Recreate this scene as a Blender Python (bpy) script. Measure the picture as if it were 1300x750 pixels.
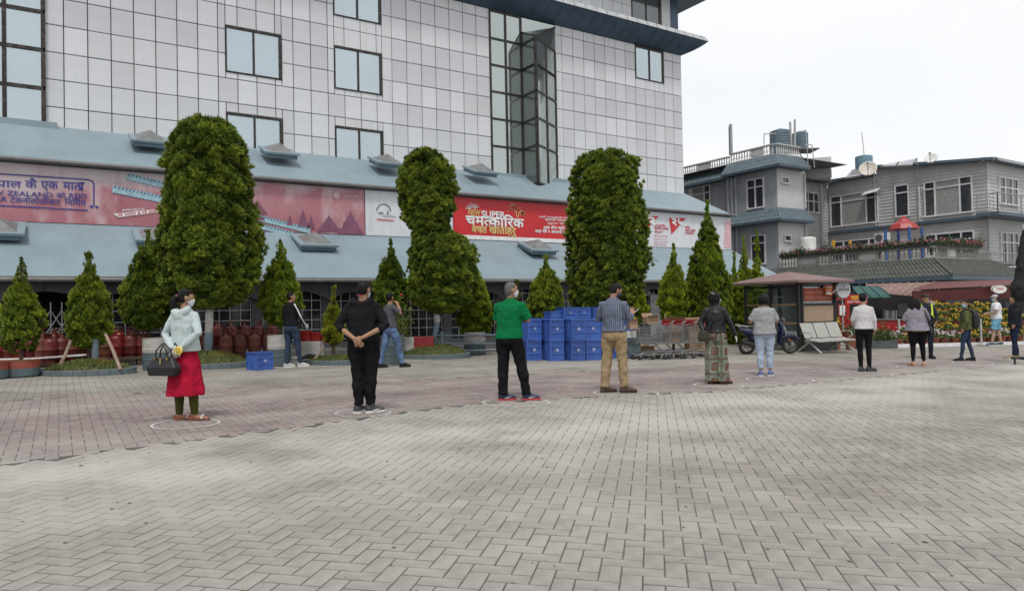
import bpy, bmesh, math, random
import numpy as np
from mathutils import Vector, Matrix
random.seed(7); rng = np.random.default_rng(11)
S = bpy.context.scene
for o in list(bpy.data.objects): bpy.data.objects.remove(o)
COL = S.collection
# ------------------------------------------------------------------ camera
# The world axes follow the big building: +X runs along its front, +Y goes into it.
F = 900.0; PITCH = math.radians(.97); ROLL = math.radians(-1.14); AZ = math.radians(32.6); CZ = 1.36; SL = .018
def c2w(v): return np.array([v[0]*math.cos(AZ)+v[1]*math.sin(AZ), -v[0]*math.sin(AZ)+v[1]*math.cos(AZ), v[2]])
_fw = np.array([0, math.cos(PITCH), math.sin(PITCH)]); _r0 = np.array([1., 0, 0]); _u0 = np.cross(_r0, _fw)
_r = _r0*math.cos(ROLL)+_u0*math.sin(ROLL); _u = -_r0*math.sin(ROLL)+_u0*math.cos(ROLL)
FW, RT, UP = c2w(_fw), c2w(_r), c2w(_u); CAM = np.array([0, 0, CZ])
cd = bpy.data.cameras.new('camera'); cam = bpy.data.objects.new('camera', cd); COL.objects.link(cam)
cam.matrix_world = Matrix(((RT[0], UP[0], -FW[0], 0), (RT[1], UP[1], -FW[1], 0), (RT[2], UP[2], -FW[2], CZ), (0, 0, 0, 1)))
cd.sensor_width = 36; cd.lens = 36*F/1300; cd.clip_start = .1; cd.clip_end = 3000
S.camera = cam
S.render.resolution_x = 1024; S.render.resolution_y = 590
# ------------------------------------------------------------------ sky and sun (bright overcast)
S.view_settings.view_transform = 'Standard'; S.view_settings.look = 'None'; S.view_settings.gamma = 1
S.view_settings.exposure = 0.42
W_ = bpy.data.worlds.new("World"); S.world = W_; W_.use_nodes = True
nt = W_.node_tree; nt.nodes.clear()
SUN_EL = math.radians(60); SUN_AZ = math.radians(215)
out = nt.nodes.new('ShaderNodeOutputWorld'); bg = nt.nodes.new('ShaderNodeBackground'); bg2 = nt.nodes.new('ShaderNodeBackground')
sky = nt.nodes.new('ShaderNodeTexSky'); sky.sky_type = 'NISHITA'; sky.sun_disc = False; sky.sun_elevation = SUN_EL; sky.sun_rotation = SUN_AZ
sky.air_density = 1.0; sky.dust_density = 2.0
bg.inputs[1].default_value = .115; nt.links.new(sky.outputs[0], bg.inputs[0])
bg2.inputs[0].default_value = (.975, .985, 1.0, 1); bg2.inputs[1].default_value = .755
tc = nt.nodes.new('ShaderNodeTexCoord'); mp = nt.nodes.new('ShaderNodeMapping'); mp.inputs['Scale'].default_value = (1.6, 1.6, 4.0); mp.inputs['Location'].default_value = (.4, .1, .3)
nz = nt.nodes.new('ShaderNodeTexNoise'); nz.inputs['Scale'].default_value = 1.3; nz.inputs['Detail'].default_value = 6; nz.inputs['Roughness'].default_value = .55
rp = nt.nodes.new('ShaderNodeValToRGB'); rp.color_ramp.elements[0].position = .30; rp.color_ramp.elements[0].color = (.9, .9, .9, 1)
rp.color_ramp.elements[1].position = .52; rp.color_ramp.elements[1].color = (1, 1, 1, 1)
mx = nt.nodes.new('ShaderNodeMixShader')
nt.links.new(tc.outputs['Generated'], mp.inputs[0]); nt.links.new(mp.outputs[0], nz.inputs[0]); nt.links.new(nz.outputs[0], rp.inputs[0])
nt.links.new(rp.outputs[0], mx.inputs[0]); nt.links.new(bg.outputs[0], mx.inputs[1]); nt.links.new(bg2.outputs[0], mx.inputs[2]); nt.links.new(mx.outputs[0], out.inputs[0])
sl = bpy.data.lights.new('sun', 'SUN'); sl.energy = 1.5; sl.angle = math.radians(10); sl.color = (1, .975, .94)
so = bpy.data.objects.new('sun', sl); COL.objects.link(so)
# sun_rotation is measured clockwise from +Y
sd = Vector((math.sin(SUN_AZ)*math.cos(SUN_EL), math.cos(SUN_AZ)*math.cos(SUN_EL), math.sin(SUN_EL)))
so.rotation_euler = sd.to_track_quat('Z', 'Y').to_euler(); so.location = (0, 0, 40)
# ------------------------------------------------------------------ measuring helpers
def ray(px, py): return FW+RT*(px-650)/F+UP*(375-py)/F
def gz(x, y): return -SL*(x*math.cos(AZ)-y*math.sin(AZ))          # the yard falls gently to the right
def G(px, py):                                                     # point of the yard seen at a pixel
    d = ray(px, py); k = -CZ/(d[2]+SL*(d[0]*math.cos(AZ)-d[1]*math.sin(AZ))); return CAM+d*k
def Wt(px, py, t): d = ray(px, py); P = CAM+d*(t/d[1]); return P[0], P[2]
def Ws(px, py, s): d = ray(px, py); P = CAM+d*(s/d[0]); return P[1], P[2]
def depth(P): return float((np.array(P)-CAM)@FW)
# ------------------------------------------------------------------ mesh helpers
class MB:
    def __init__(s): s.v = []; s.f = []; s.m = []; s.cur = 0
    def add(s, vs, fs):
        n = len(s.v); s.v += [tuple(map(float, v)) for v in vs]; s.f += [tuple(i+n for i in f) for f in fs]; s.m += [s.cur]*len(fs); return s
def box(b, x0, x1, y0, y1, z0, z1, M=None):
    vs = [(x, y, z) for z in (z0, z1) for y in (y0, y1) for x in (x0, x1)]
    if M is not None: vs = [M @ Vector(v) for v in vs]
    b.add(vs, [(0, 2, 3, 1), (4, 5, 7, 6), (0, 1, 5, 4), (2, 6, 7, 3), (0, 4, 6, 2), (1, 3, 7, 5)]); return b
def pbox(b, pl, c, a0, a1, z0, z1, d0, d1):                        # box on a wall plane; d = distance out of the wall
    if pl == 't': return box(b, a0, a1, c-d1, c-d0, z0, z1)
    return box(b, c-d1, c-d0, a0, a1, z0, z1)
def frame_of(d):
    d = Vector(d).normalized(); a = Vector((0, 0, 1)) if abs(d.z) < .9 else Vector((1, 0, 0))
    x = d.cross(a).normalized(); return x, d.cross(x).normalized()
def tube(b, pts, r, n=8, cap=True, rnd=False):
    pts = [Vector(p) for p in pts]; rs = r if isinstance(r, (list, tuple)) else [r]*len(pts)
    if rnd:
        d0 = (pts[0]-pts[1]).normalized(); d1 = (pts[-1]-pts[-2]).normalized(); a, z = rs[0], rs[-1]
        pts = [pts[0]+d0*a*.9, pts[0]+d0*a*.55]+pts+[pts[-1]+d1*z*.55, pts[-1]+d1*z*.9]; rs = [a*.35, a*.8]+list(rs)+[z*.8, z*.35]
    vs = []; x = None
    for i, p in enumerate(pts):
        d = (pts[min(i+1, len(pts)-1)]-pts[max(i-1, 0)])
        if d.length < 1e-9: d = Vector((0, 0, 1))
        d.normalize()
        if x is None: x, _ = frame_of(d)
        else:
            x = (x-d*x.dot(d)); x = x.normalized() if x.length > 1e-6 else frame_of(d)[0]
        y = d.cross(x)
        for k in range(n): a = 2*math.pi*k/n; vs.append(p+(x*math.cos(a)+y*math.sin(a))*rs[i])
    fs = [(i*n+k, i*n+(k+1) % n, (i+1)*n+(k+1) % n, (i+1)*n+k) for i in range(len(pts)-1) for k in range(n)]
    if cap: fs += [tuple(range(n))[::-1], tuple((len(pts)-1)*n+k for k in range(n))]
    b.add(vs, fs); return b
def rings(b, L, n=16, M=None):                                     # stacked ellipses: (cx, cy, z, rx, ry)
    vs = []
    for (cx, cy, z, rx, ry) in L:
        for k in range(n):
            a = 2*math.pi*k/n; v = Vector((cx+rx*math.cos(a), cy+ry*math.sin(a), z)); vs.append(M @ v if M is not None else v)
    fs = [(i*n+k, i*n+(k+1) % n, (i+1)*n+(k+1) % n, (i+1)*n+k) for i in range(len(L)-1) for k in range(n)]
    fs += [tuple(range(n))[::-1], tuple((len(L)-1)*n+k for k in range(n))]
    b.add(vs, fs); return b
def lathe(b, prof, c=(0, 0, 0), n=20, M=None, cap=True):
    L = [(c[0], c[1], c[2]+z, max(r, 1e-4), max(r, 1e-4)) for r, z in prof]
    return rings(b, L, n, M)
def ell(b, c, rx, ry, rz, n=12, M=None):
    L = [(c[0], c[1], c[2]+rz*math.sin(t), max(rx*math.cos(t), .0008), max(ry*math.cos(t), .0008)) for t in np.linspace(-math.pi/2, math.pi/2, n//2+3)]
    return rings(b, L, n, M)
def prism(b, pts, d, M=None):                                      # pts 3-D polygon, d extrusion vector
    n = len(pts); P = [Vector(p) for p in pts]; Q = [p+Vector(d) for p in P]; vs = P+Q
    if M is not None: vs = [M @ v for v in vs]
    b.add(vs, [tuple(range(n))[::-1], tuple(range(n, 2*n))]+[(i, (i+1) % n, n+(i+1) % n, n+i) for i in range(n)]); return b
ROOT = {}
def link(o): COL.objects.link(o); return o
def thing(name, label, cat, loc=(0, 0, 0), rz=0, group=None, kind=None):
    o = link(bpy.data.objects.new(name, None)); o.location = tuple(loc); o.rotation_euler = (0, 0, rz); o.empty_display_size = .2
    o['label'] = label; o['category'] = cat
    if group: o['group'] = group
    if kind: o['kind'] = kind
    ROOT[o.name] = Vector(loc); return o
def obj(name, b, m, parent=None, world=False, smooth=False, bevel=0, kind=None, label=None, loc=None):
    """one mesh object; world=True means the vertices are in world coordinates and are shifted to the parent's base"""
    me = bpy.data.meshes.new(name); vs = b.v; off = None
    if parent is not None:
        off = ROOT.get(parent.name, Vector((0, 0, 0)))
    if world and off is not None: vs = [(v[0]-off.x, v[1]-off.y, v[2]-off.z) for v in vs]
    me.from_pydata(vs, [], b.f)
    bm = bmesh.new(); bm.from_mesh(me); bmesh.ops.recalc_face_normals(bm, faces=bm.faces)
    bm.to_mesh(me); bm.free()
    ms = m if isinstance(m, (list, tuple)) else [m]
    for q in ms: me.materials.append(q)
    if len(ms) > 1: me.polygons.foreach_set('material_index', b.m)
    if smooth: me.polygons.foreach_set('use_smooth', [True]*len(me.polygons))
    o = link(bpy.data.objects.new(name, me))
    if parent is not None:
        o.parent = parent; ROOT[o.name] = off
    if loc is not None: o.location = loc
    if kind: o['kind'] = kind
    if label: o['label'] = label
    if bevel:
        md = o.modifiers.new('bevel', 'BEVEL'); md.width = bevel; md.segments = 1; md.limit_method = 'ANGLE'; md.angle_limit = .6
    return o
def single(name, b, m, label, cat, group=None, **k):               # a thing that is one mesh, origin at its base
    vs = np.array(b.v); c = vs.mean(0); c[2] = vs[:, 2].min(); b.v = [tuple(v) for v in (vs-c)]
    o = obj(name, b, m, **k); o.location = c; o['label'] = label; o['category'] = cat
    if group: o['group'] = group
    return o
def copy_thing(r, loc, rz=None, label=None, group=None):
    def rec(o, p):
        c = o.copy(); COL.objects.link(c)
        if p is not None: c.parent = p
        ROOT[c.name] = ROOT.get(o.name, Vector((0, 0, 0)))
        for ch in CH.get(o.name, []): rec(ch, c)
        return c
    CH = {}
    for o in r.children_recursive: CH.setdefault(o.parent.name, []).append(o)
    c = rec(r, None); c.location = tuple(loc)
    if rz is not None: c.rotation_euler = (0, 0, rz)
    if label: c['label'] = label
    if group: c['group'] = group
    return c
def organic(o, voxel=.01, it=5, wr=0, wscale=.09):
    md = o.modifiers.new('remesh', 'REMESH'); md.mode = 'VOXEL'; md.voxel_size = voxel; md.use_smooth_shade = True
    if wr:
        t = bpy.data.textures.get('cloth_folds%.2f' % wscale) or bpy.data.textures.new('cloth_folds%.2f' % wscale, 'CLOUDS'); t.noise_scale = wscale; t.noise_depth = 1
        dm = o.modifiers.new('folds', 'DISPLACE'); dm.texture = t; dm.strength = wr; dm.mid_level = .5; dm.texture_coords = 'LOCAL'
    sm = o.modifiers.new('smooth', 'SMOOTH'); sm.iterations = it; sm.factor = .5
    return o
# ------------------------------------------------------------------ materials
MATS = {}
def mat(name, col, rough=.6, metal=0, var=.12, vs=3.0, col2=None, bump=0, bs=60, streak=0, scol=(.1, .09, .08), ss=(5, 5, .5), rand=0, spec=.4, attr=None, coat=0, dirt=0, dcol=(.25, .22, .18), fold=0):
    if name in MATS: return MATS[name]
    m = bpy.data.materials.new(name); m.use_nodes = True; t = m.node_tree; N = t.nodes; L = t.links; N.clear()
    o = N.new('ShaderNodeOutputMaterial'); p = N.new('ShaderNodeBsdfPrincipled'); L.new(p.outputs[0], o.inputs[0])
    tc = N.new('ShaderNodeTexCoord'); n1 = N.new('ShaderNodeTexNoise'); n1.inputs['Scale'].default_value = vs; n1.inputs['Detail'].default_value = 5; n1.inputs['Roughness'].default_value = .6
    L.new(tc.outputs['Object'], n1.inputs['Vector'])
    c2 = col2 or tuple(c*(1+var) for c in col); c1 = tuple(c*(1-var) for c in col) if col2 is None else col
    r = N.new('ShaderNodeValToRGB'); r.color_ramp.elements[0].position = .35; r.color_ramp.elements[1].position = .65
    r.color_ramp.elements[0].color = (*c1, 1); r.color_ramp.elements[1].color = (*c2, 1); L.new(n1.outputs[0], r.inputs[0]); cur = r.outputs[0]
    if attr:
        a = N.new('ShaderNodeAttribute'); a.attribute_name = attr; x = N.new('ShaderNodeMix'); x.data_type = 'RGBA'; x.blend_type = 'MULTIPLY'; x.inputs[0].default_value = 1
        L.new(cur, x.inputs[6]); L.new(a.outputs['Color'], x.inputs[7]); cur = x.outputs[2]
    if rand:
        oi = N.new('ShaderNodeObjectInfo'); mr = N.new('ShaderNodeMapRange'); mr.inputs[3].default_value = 1-rand; mr.inputs[4].default_value = 1+rand
        L.new(oi.outputs['Random'], mr.inputs[0]); x = N.new('ShaderNodeMix'); x.data_type = 'RGBA'; x.blend_type = 'MULTIPLY'; x.inputs[0].default_value = 1
        L.new(cur, x.inputs[6]); L.new(mr.outputs[0], x.inputs[7]); cur = x.outputs[2]
    if streak:
        mp = N.new('ShaderNodeMapping'); mp.inputs['Scale'].default_value = ss; L.new(tc.outputs['Object'], mp.inputs[0])
        n2 = N.new('ShaderNodeTexNoise'); n2.inputs['Scale'].default_value = 1; n2.inputs['Detail'].default_value = 4; L.new(mp.outputs[0], n2.inputs['Vector'])
        q = N.new('ShaderNodeMapRange'); q.inputs[1].default_value = .5; q.inputs[2].default_value = .78; q.inputs[4].default_value = streak; L.new(n2.outputs[0], q.inputs[0])
        x = N.new('ShaderNodeMix'); x.data_type = 'RGBA'; L.new(q.outputs[0], x.inputs[0]); L.new(cur, x.inputs[6]); x.inputs[7].default_value = (*scol, 1); cur = x.outputs[2]
    if dirt:
        n3 = N.new('ShaderNodeTexNoise'); n3.inputs['Scale'].default_value = 14; n3.inputs['Detail'].default_value = 8; L.new(tc.outputs['Object'], n3.inputs['Vector'])
        q = N.new('ShaderNodeMapRange'); q.inputs[1].default_value = .48; q.inputs[2].default_value = .7; q.inputs[4].default_value = dirt; L.new(n3.outputs[0], q.inputs[0])
        x = N.new('ShaderNodeMix'); x.data_type = 'RGBA'; L.new(q.outputs[0], x.inputs[0]); L.new(cur, x.inputs[6]); x.inputs[7].default_value = (*dcol, 1); cur = x.outputs[2]
    L.new(cur, p.inputs['Base Color']); p.inputs['Metallic'].default_value = metal; p.inputs['Specular IOR Level'].default_value = spec
    rr = N.new('ShaderNodeMapRange'); rr.inputs[3].default_value = max(0, rough*.85); rr.inputs[4].default_value = min(1, rough*1.15); L.new(n1.outputs[0], rr.inputs[0]); L.new(rr.outputs[0], p.inputs['Roughness'])
    if coat: p.inputs['Coat Weight'].default_value = coat; p.inputs['Coat Roughness'].default_value = .1
    if bump:
        nb = N.new('ShaderNodeTexNoise'); nb.inputs['Scale'].default_value = bs; nb.inputs['Detail'].default_value = 4; L.new(tc.outputs['Object'], nb.inputs['Vector'])
        bn = N.new('ShaderNodeBump'); bn.inputs['Strength'].default_value = bump; bn.inputs['Distance'].default_value = .01; L.new(nb.outputs[0], bn.inputs['Height']); L.new(bn.outputs[0], p.inputs['Normal'])
        if fold:
            mf = N.new('ShaderNodeMapping'); mf.inputs['Scale'].default_value = (11, 11, 5); mf.inputs['Rotation'].default_value = (.35, .25, 0); L.new(tc.outputs['Object'], mf.inputs[0])
            nf = N.new('ShaderNodeTexNoise'); nf.inputs['Scale'].default_value = 1; nf.inputs['Detail'].default_value = 2; nf.inputs['Distortion'].default_value = 1.2; L.new(mf.outputs[0], nf.inputs['Vector'])
            bf = N.new('ShaderNodeBump'); bf.inputs['Strength'].default_value = fold; bf.inputs['Distance'].default_value = .05; L.new(nf.outputs[0], bf.inputs['Height']); L.new(bf.outputs[0], bn.inputs['Normal'])
    MATS[name] = m; return m
def glass(name, col, rough=.08, metal=.0, spec=.8): return mat(name, col, rough, metal, var=.05, vs=.35, spec=spec)
dark_metal = mat('dark brown window metal', (.025, .022, .02), .4, .3, dirt=.5, dcol=(.16, .13, .11))
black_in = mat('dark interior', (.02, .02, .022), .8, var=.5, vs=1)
white_p = mat('white paint', (.7, .7, .68), .5, dirt=.3, dcol=(.4, .37, .32))
# ------------------------------------------------------------------ lettering
_txt = {}
def text_mesh(s, bold=0, shear=0):
    k = (s, bold, shear)
    if k in _txt: return _txt[k]
    c = bpy.data.curves.new('lettering', 'FONT'); c.body = s; c.size = 1; c.offset = bold; c.shear = shear; c.resolution_u = 3
    o = link(bpy.data.objects.new('lettering', c)); bpy.context.view_layer.update()
    dg = bpy.context.evaluated_depsgraph_get(); me = o.evaluated_get(dg).to_mesh()
    v = np.array([tuple(q.co)[:2] for q in me.vertices]) if len(me.vertices) else np.zeros((1, 2)); f = [tuple(p.vertices) for p in me.polygons]
    o.evaluated_get(dg).to_mesh_clear(); bpy.data.objects.remove(o); bpy.data.curves.remove(c)
    _txt[k] = (v, f); return v, f
def compose(tokens, bold=0):
    k = ('c', tuple(tokens), bold)
    if k in _txt: return _txt[k]
    V = []; Fs = []; x = 0
    for t, clip in tokens:
        v, f = text_mesh(t, bold)
        if clip:                                                   # half form: the letter without its upright
            bm = bmesh.new(); q = [bm.verts.new((a[0], a[1], 0)) for a in v]
            for a in f:
                try: bm.faces.new([q[i] for i in a])
                except ValueError: pass
            cx = v[:, 0].min()+(v[:, 0].max()-v[:, 0].min())*clip
            bmesh.ops.bisect_plane(bm, geom=bm.verts[:]+bm.edges[:]+bm.faces[:], plane_co=(cx, 0, 0), plane_no=(1, 0, 0), clear_outer=True)
            bm.verts.index_update(); v = np.array([tuple(a.co)[:2] for a in bm.verts]); f = [tuple(a.index for a in p.verts) for p in bm.faces]; bm.free()
        n = len(V); V += [(a[0]-v[:, 0].min()+x, a[1]) for a in v]; Fs += [tuple(i+n for i in p) for p in f]; x += (v[:, 0].max()-v[:, 0].min())-.035-2*bold
    _txt[k] = (np.array(V), Fs); return _txt[k]
def put_text(b, s, p0, p1, h, bold=0, shear=0, nrm=None, lift=.004, clip=None):
    """text on a vertical plane from baseline point p0 towards p1 (width fitted), cap height h"""
    v, f = compose(s, 0) if isinstance(s, (list, tuple)) else text_mesh(s, 0, shear); v = v.copy(); p0 = Vector(p0); p1 = Vector(p1)
    x0, x1 = v[:, 0].min(), v[:, 0].max(); y1 = v[:, 1].max(); e = (p1-p0)/(x1-x0)
    n = Vector(nrm) if nrm is not None else Vector((0, -1, 0)); q = p0+n*lift; w = bold*h*1.1/max(y1, .3)
    for i, (dx, dz) in enumerate(((0, 0), (w, 0), (-w, 0), (0, w), (0, -w)) if w > 0 else ((0, 0),)):
        b.add([q+n*(.0006*i)+e.normalized()*dx+e*(a[0]-x0)+Vector((0, 0, h*a[1]/y1+dz)) for a in v], f)
# ================================================================== GROUND
m_gr = mat('far paving', (.27, .265, .25), .85, var=.12, vs=.6, dirt=.4, dcol=(.33, .32, .29))
b = MB(); q = [(-400, -300), (500, -300), (500, 500), (-400, 500)]
b.add([(x, y, gz(x, y)-.016) for x, y in q], [(0, 1, 2, 3)])
ground = obj('pavement', b, m_gr, kind='structure'); ROOT['pavement'] = Vector((0, 0, 0))
m_sand = mat('joint sand', (.09, .085, .077), .95, var=.3, vs=8)
b = MB(); q = [(-9, 1), (22, -8), (32, 6), (32, 19.4), (-9, 19.4)]
b.add([(x, y, gz(x, y)-.0034) for x, y in q], [(0, 1, 2, 3, 4)]); obj('joint_sand', b, m_sand, ground, kind='stuff')
def paver_mat(name, use_rand):
    m = mat(name, (.228, .217, .197), .8, var=.24, vs=1.1, bump=.35, bs=90, rand=.07 if use_rand else 0, attr=None if use_rand else 'tint', dirt=.35, dcol=(.31, .295, .265))
    t = m.node_tree; N = t.nodes; L = t.links; p = [n for n in N if n.type == 'BSDF_PRINCIPLED'][0]
    src = p.inputs['Base Color'].links[0].from_socket
    # pale sand film trodden over the paving: broad wandering patches plus finer scuffs, in world space
    ge = N.new('ShaderNodeNewGeometry'); mp = N.new('ShaderNodeMapping'); mp.inputs['Scale'].default_value = (.10, .42, 1); mp.inputs['Rotation'].default_value = (0, 0, .05)
    L.new(ge.outputs['Position'], mp.inputs[0]); n = N.new('ShaderNodeTexNoise'); n.inputs['Scale'].default_value = 1; n.inputs['Detail'].default_value = 7; n.inputs['Roughness'].default_value = .62
    L.new(mp.outputs[0], n.inputs['Vector']); q = N.new('ShaderNodeMapRange'); q.inputs[1].default_value = .45; q.inputs[2].default_value = .68; q.inputs[4].default_value = .5; L.new(n.outputs[0], q.inputs[0])
    # the swept sand lies thickest along the edge of the coloured band
    sx = N.new('ShaderNodeSeparateXYZ'); L.new(ge.outputs['Position'], sx.inputs[0]); a = N.new('ShaderNodeMath'); a.operation = 'SUBTRACT'; a.inputs[1].default_value = 6.6; L.new(sx.outputs[1], a.inputs[0])
    a2 = N.new('ShaderNodeMath'); a2.operation = 'ABSOLUTE'; L.new(a.outputs[0], a2.inputs[0]); a3 = N.new('ShaderNodeMapRange'); a3.inputs[1].default_value = .3; a3.inputs[2].default_value = 2.6; a3.inputs[3].default_value = .95; a3.inputs[4].default_value = 0; L.new(a2.outputs[0], a3.inputs[0])
    mu = N.new('ShaderNodeMath'); mu.operation = 'MULTIPLY'; L.new(a3.outputs[0], mu.inputs[0]); n5 = N.new('ShaderNodeTexNoise'); n5.inputs['Scale'].default_value = .9; n5.inputs['Detail'].default_value = 6; L.new(ge.outputs['Position'], n5.inputs['Vector'])
    q5 = N.new('ShaderNodeMapRange'); q5.inputs[1].default_value = .3; q5.inputs[2].default_value = .6; L.new(n5.outputs[0], q5.inputs[0]); L.new(q5.outputs[0], mu.inputs[1])
    ad = N.new('ShaderNodeMath'); ad.operation = 'MAXIMUM'; L.new(q.outputs[0], ad.inputs[0]); L.new(mu.outputs[0], ad.inputs[1])
    x = N.new('ShaderNodeMix'); x.data_type = 'RGBA'; L.new(ad.outputs[0], x.inputs[0]); L.new(src, x.inputs[6]); x.inputs[7].default_value = (.39, .375, .345, 1); L.new(x.outputs[2], p.inputs['Base Color'])
    return m
m_pav = paver_mat('concrete paver', False); m_pavs = paver_mat('concrete paver near', True); m_pave = mat('dirty paver edge', (.215, .203, .184), .9, var=.3, vs=4)
tb_s = [-6, -.4, .8, 2.5, 3.7, 4.9, 6.2, 7.5, 8.8, 16, 34]; tb_t = [7.3, 7.6, 7.9, 8.2, 8.55, 8.75, 8.55, 8.3, 7.9, 7.8, 7.8]
tf_s = [-6, 0, 2.5, 5, 9, 13, 17, 34]; tf_t = [12.9, 12.9, 12.8, 12.3, 12.0, 11.6, 10.6, 10.2]
PW = .110
def herringbone(ang, S0, ext, W=PW):
    n = int(ext/W); i = np.arange(-n, n); X, Y = np.meshgrid(i, i); d = (X-Y) % 4
    H = d == 0; V = d == 3
    cx = np.concatenate([X[H]+1., X[V]+.5])*W; cy = np.concatenate([Y[H]+.5, Y[V]+1.])*W
    o = np.concatenate([np.zeros(H.sum()), np.full(V.sum(), math.pi/2)])+ang
    c, s = math.cos(ang), math.sin(ang)
    return np.stack([S0[0]+cx*c-cy*s, S0[1]+cx*s+cy*c], 1), o
def corners(P, o, hl, hw):
    c, s = np.cos(o), np.sin(o); out = []
    for a, b_ in ((-1, -1), (1, -1), (1, 1), (-1, 1)):
        out.append(np.stack([P[:, 0]+a*hl*c-b_*hw*s, P[:, 1]+a*hl*s+b_*hw*c], 1))
    return np.stack(out, 1)
Yc = lambda P: P[..., 0]*math.sin(AZ)+P[..., 1]*math.cos(AZ)
Xc = lambda P: P[..., 0]*math.cos(AZ)-P[..., 1]*math.sin(AZ)
A = math.radians(11.2); ax = (math.sin(A)*math.cos(AZ)+math.cos(A)*math.sin(AZ), -math.sin(A)*math.sin(AZ)+math.cos(A)*math.cos(AZ))
angA = math.atan2(ax[1], ax[0])
def zone(P, o, which):
    C4 = corners(P, o, PW, PW/2); tb = np.interp(C4[..., 0], tb_s, tb_t); tf = np.interp(C4[..., 0], tf_s, tf_t)
    # drop each curve onto whole courses so the seam is stepped like laid stones
    if which == 'near': k = P[:, 1] < np.interp(P[:, 0], tb_s, tb_t)-.012
    elif which == 'red': k = (P[:, 1] > np.interp(P[:, 0], tb_s, tb_t)+.03) & (P[:, 1] < np.interp(P[:, 0], tf_s, tf_t)-.02)
    else: k = P[:, 1] > np.interp(P[:, 0], tf_s, tf_t)+.01
    y = Yc(P); x = Xc(P); k &= (y > 3.0) & (y < 27) & (np.abs(x) < .76*y+.3) & (P[:, 1] < 19.2)
    return k
allP = []; allO = []; allC = []
for which, ang in (('near', angA), ('red', 0.0), ('far', 0.0)):
    P, o = herringbone(ang, (10, 8), 34); k = zone(P, o, which); P, o = P[k], o[k]; n = len(P)
    base = np.ones((n, 3)); r = rng.normal(1, .055, (n, 1)); base = base*r; base[rng.random(n) < .04] *= .90
    if which == 'red':
        base *= np.array([.86, .70, .74]); odd = rng.random(n) < .12; base[odd] = base[odd]*np.array([1.06, 1.2, 1.15])
    elif which == 'near': base *= np.array([1.04, 1.03, 1.0]); odd = rng.random(n) < .02; base[odd] *= np.array([1.05, .97, .92])
    else: base *= np.array([.92, .88, .83])
    allP.append(P); allO.append(o); allC.append(base)
P = np.concatenate(allP); O = np.concatenate(allO); Cc = np.concatenate(allC)
order = np.argsort(Yc(P)+.15*np.abs(Xc(P))); P, O, Cc = P[order], O[order], Cc[order]
nI = 300
# individually laid pavers nearest to the viewer
def paver_mesh():
    b = MB(); hl, hw = PW-.0032, PW/2-.0032; c = .004
    vs = [(sx*hl, sy*hw, -.02) for sx, sy in ((-1, -1), (1, -1), (1, 1), (-1, 1))]+[(sx*hl, sy*hw, -.002) for sx, sy in ((-1, -1), (1, -1), (1, 1), (-1, 1))]+[(sx*(hl-c), sy*(hw-c), 0) for sx, sy in ((-1, -1), (1, -1), (1, 1), (-1, 1))]
    fs = [(i, (i+1) % 4, 4+(i+1) % 4, 4+i) for i in range(4)]+[(4+i, 4+(i+1) % 4, 8+(i+1) % 4, 8+i) for i in range(4)]+[(8, 9, 10, 11)]
    me = bpy.data.meshes.new('paver'); me.from_pydata(vs, [], fs); me.materials.append(m_pavs); me.materials.append(m_pave); me.polygons.foreach_set('material_index', [1]*8+[0]); return me
pm = paver_mesh()
nx = SL*math.cos(AZ); ny = -SL*math.sin(AZ)
Rt = Vector((0, 0, 1)).rotation_difference(Vector((nx, ny, 1)).normalized()).to_matrix().to_4x4()
vis = (Yc(P) > 3.15)
idx = np.where(vis)[0][:nI]; rest = np.ones(len(P), bool); rest[idx] = False
for i in idx:
    o = link(bpy.data.objects.new('paver', pm)); o.parent = ground
    tl = Matrix.Rotation(rng.normal(0, .004), 4, 'X') @ Matrix.Rotation(rng.normal(0, .003), 4, 'Y')
    o.matrix_local = Matrix.Translation((P[i, 0], P[i, 1], gz(*P[i])+rng.normal(0, .0004))) @ Rt @ Matrix.Rotation(O[i], 4, 'Z') @ tl
Pr, Or, Cr = P[rest], O[rest], Cc[rest]; n = len(Pr)
out4 = corners(Pr, Or, PW-.0032, PW/2-.0032); in4 = corners(Pr, Or, PW-.0075, PW/2-.0075)
zc = gz(Pr[:, 0], Pr[:, 1])+rng.normal(0, .0004, n)-.0010*((Pr[:, 1] > np.interp(Pr[:, 0], tb_s, tb_t)) & (Pr[:, 1] < np.interp(Pr[:, 0], tb_s, tb_t)+.3)); ta, tb2 = rng.normal(0, .003, n), rng.normal(0, .005, n)
def zz(c4):
    dx = c4[..., 0]-Pr[:, None, 0]; dy = c4[..., 1]-Pr[:, None, 1]
    return zc[:, None]+(-nx+ta[:, None])*dx+(-ny+tb2[:, None])*dy
V = np.concatenate([np.concatenate([out4, (zz(out4)-.02)[..., None]], 2), np.concatenate([out4, (zz(out4)-.0020)[..., None]], 2), np.concatenate([in4, zz(in4)[..., None]], 2)], 1).reshape(-1, 3)
fq = [(i, (i+1) % 4, 4+(i+1) % 4, 4+i) for i in range(4)]+[(4+i, 4+(i+1) % 4, 8+(i+1) % 4, 8+i) for i in range(4)]+[(8, 9, 10, 11)]
Fq = (np.arange(n)[:, None, None]*12+np.array(fq)[None]).reshape(-1, 4)
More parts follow.
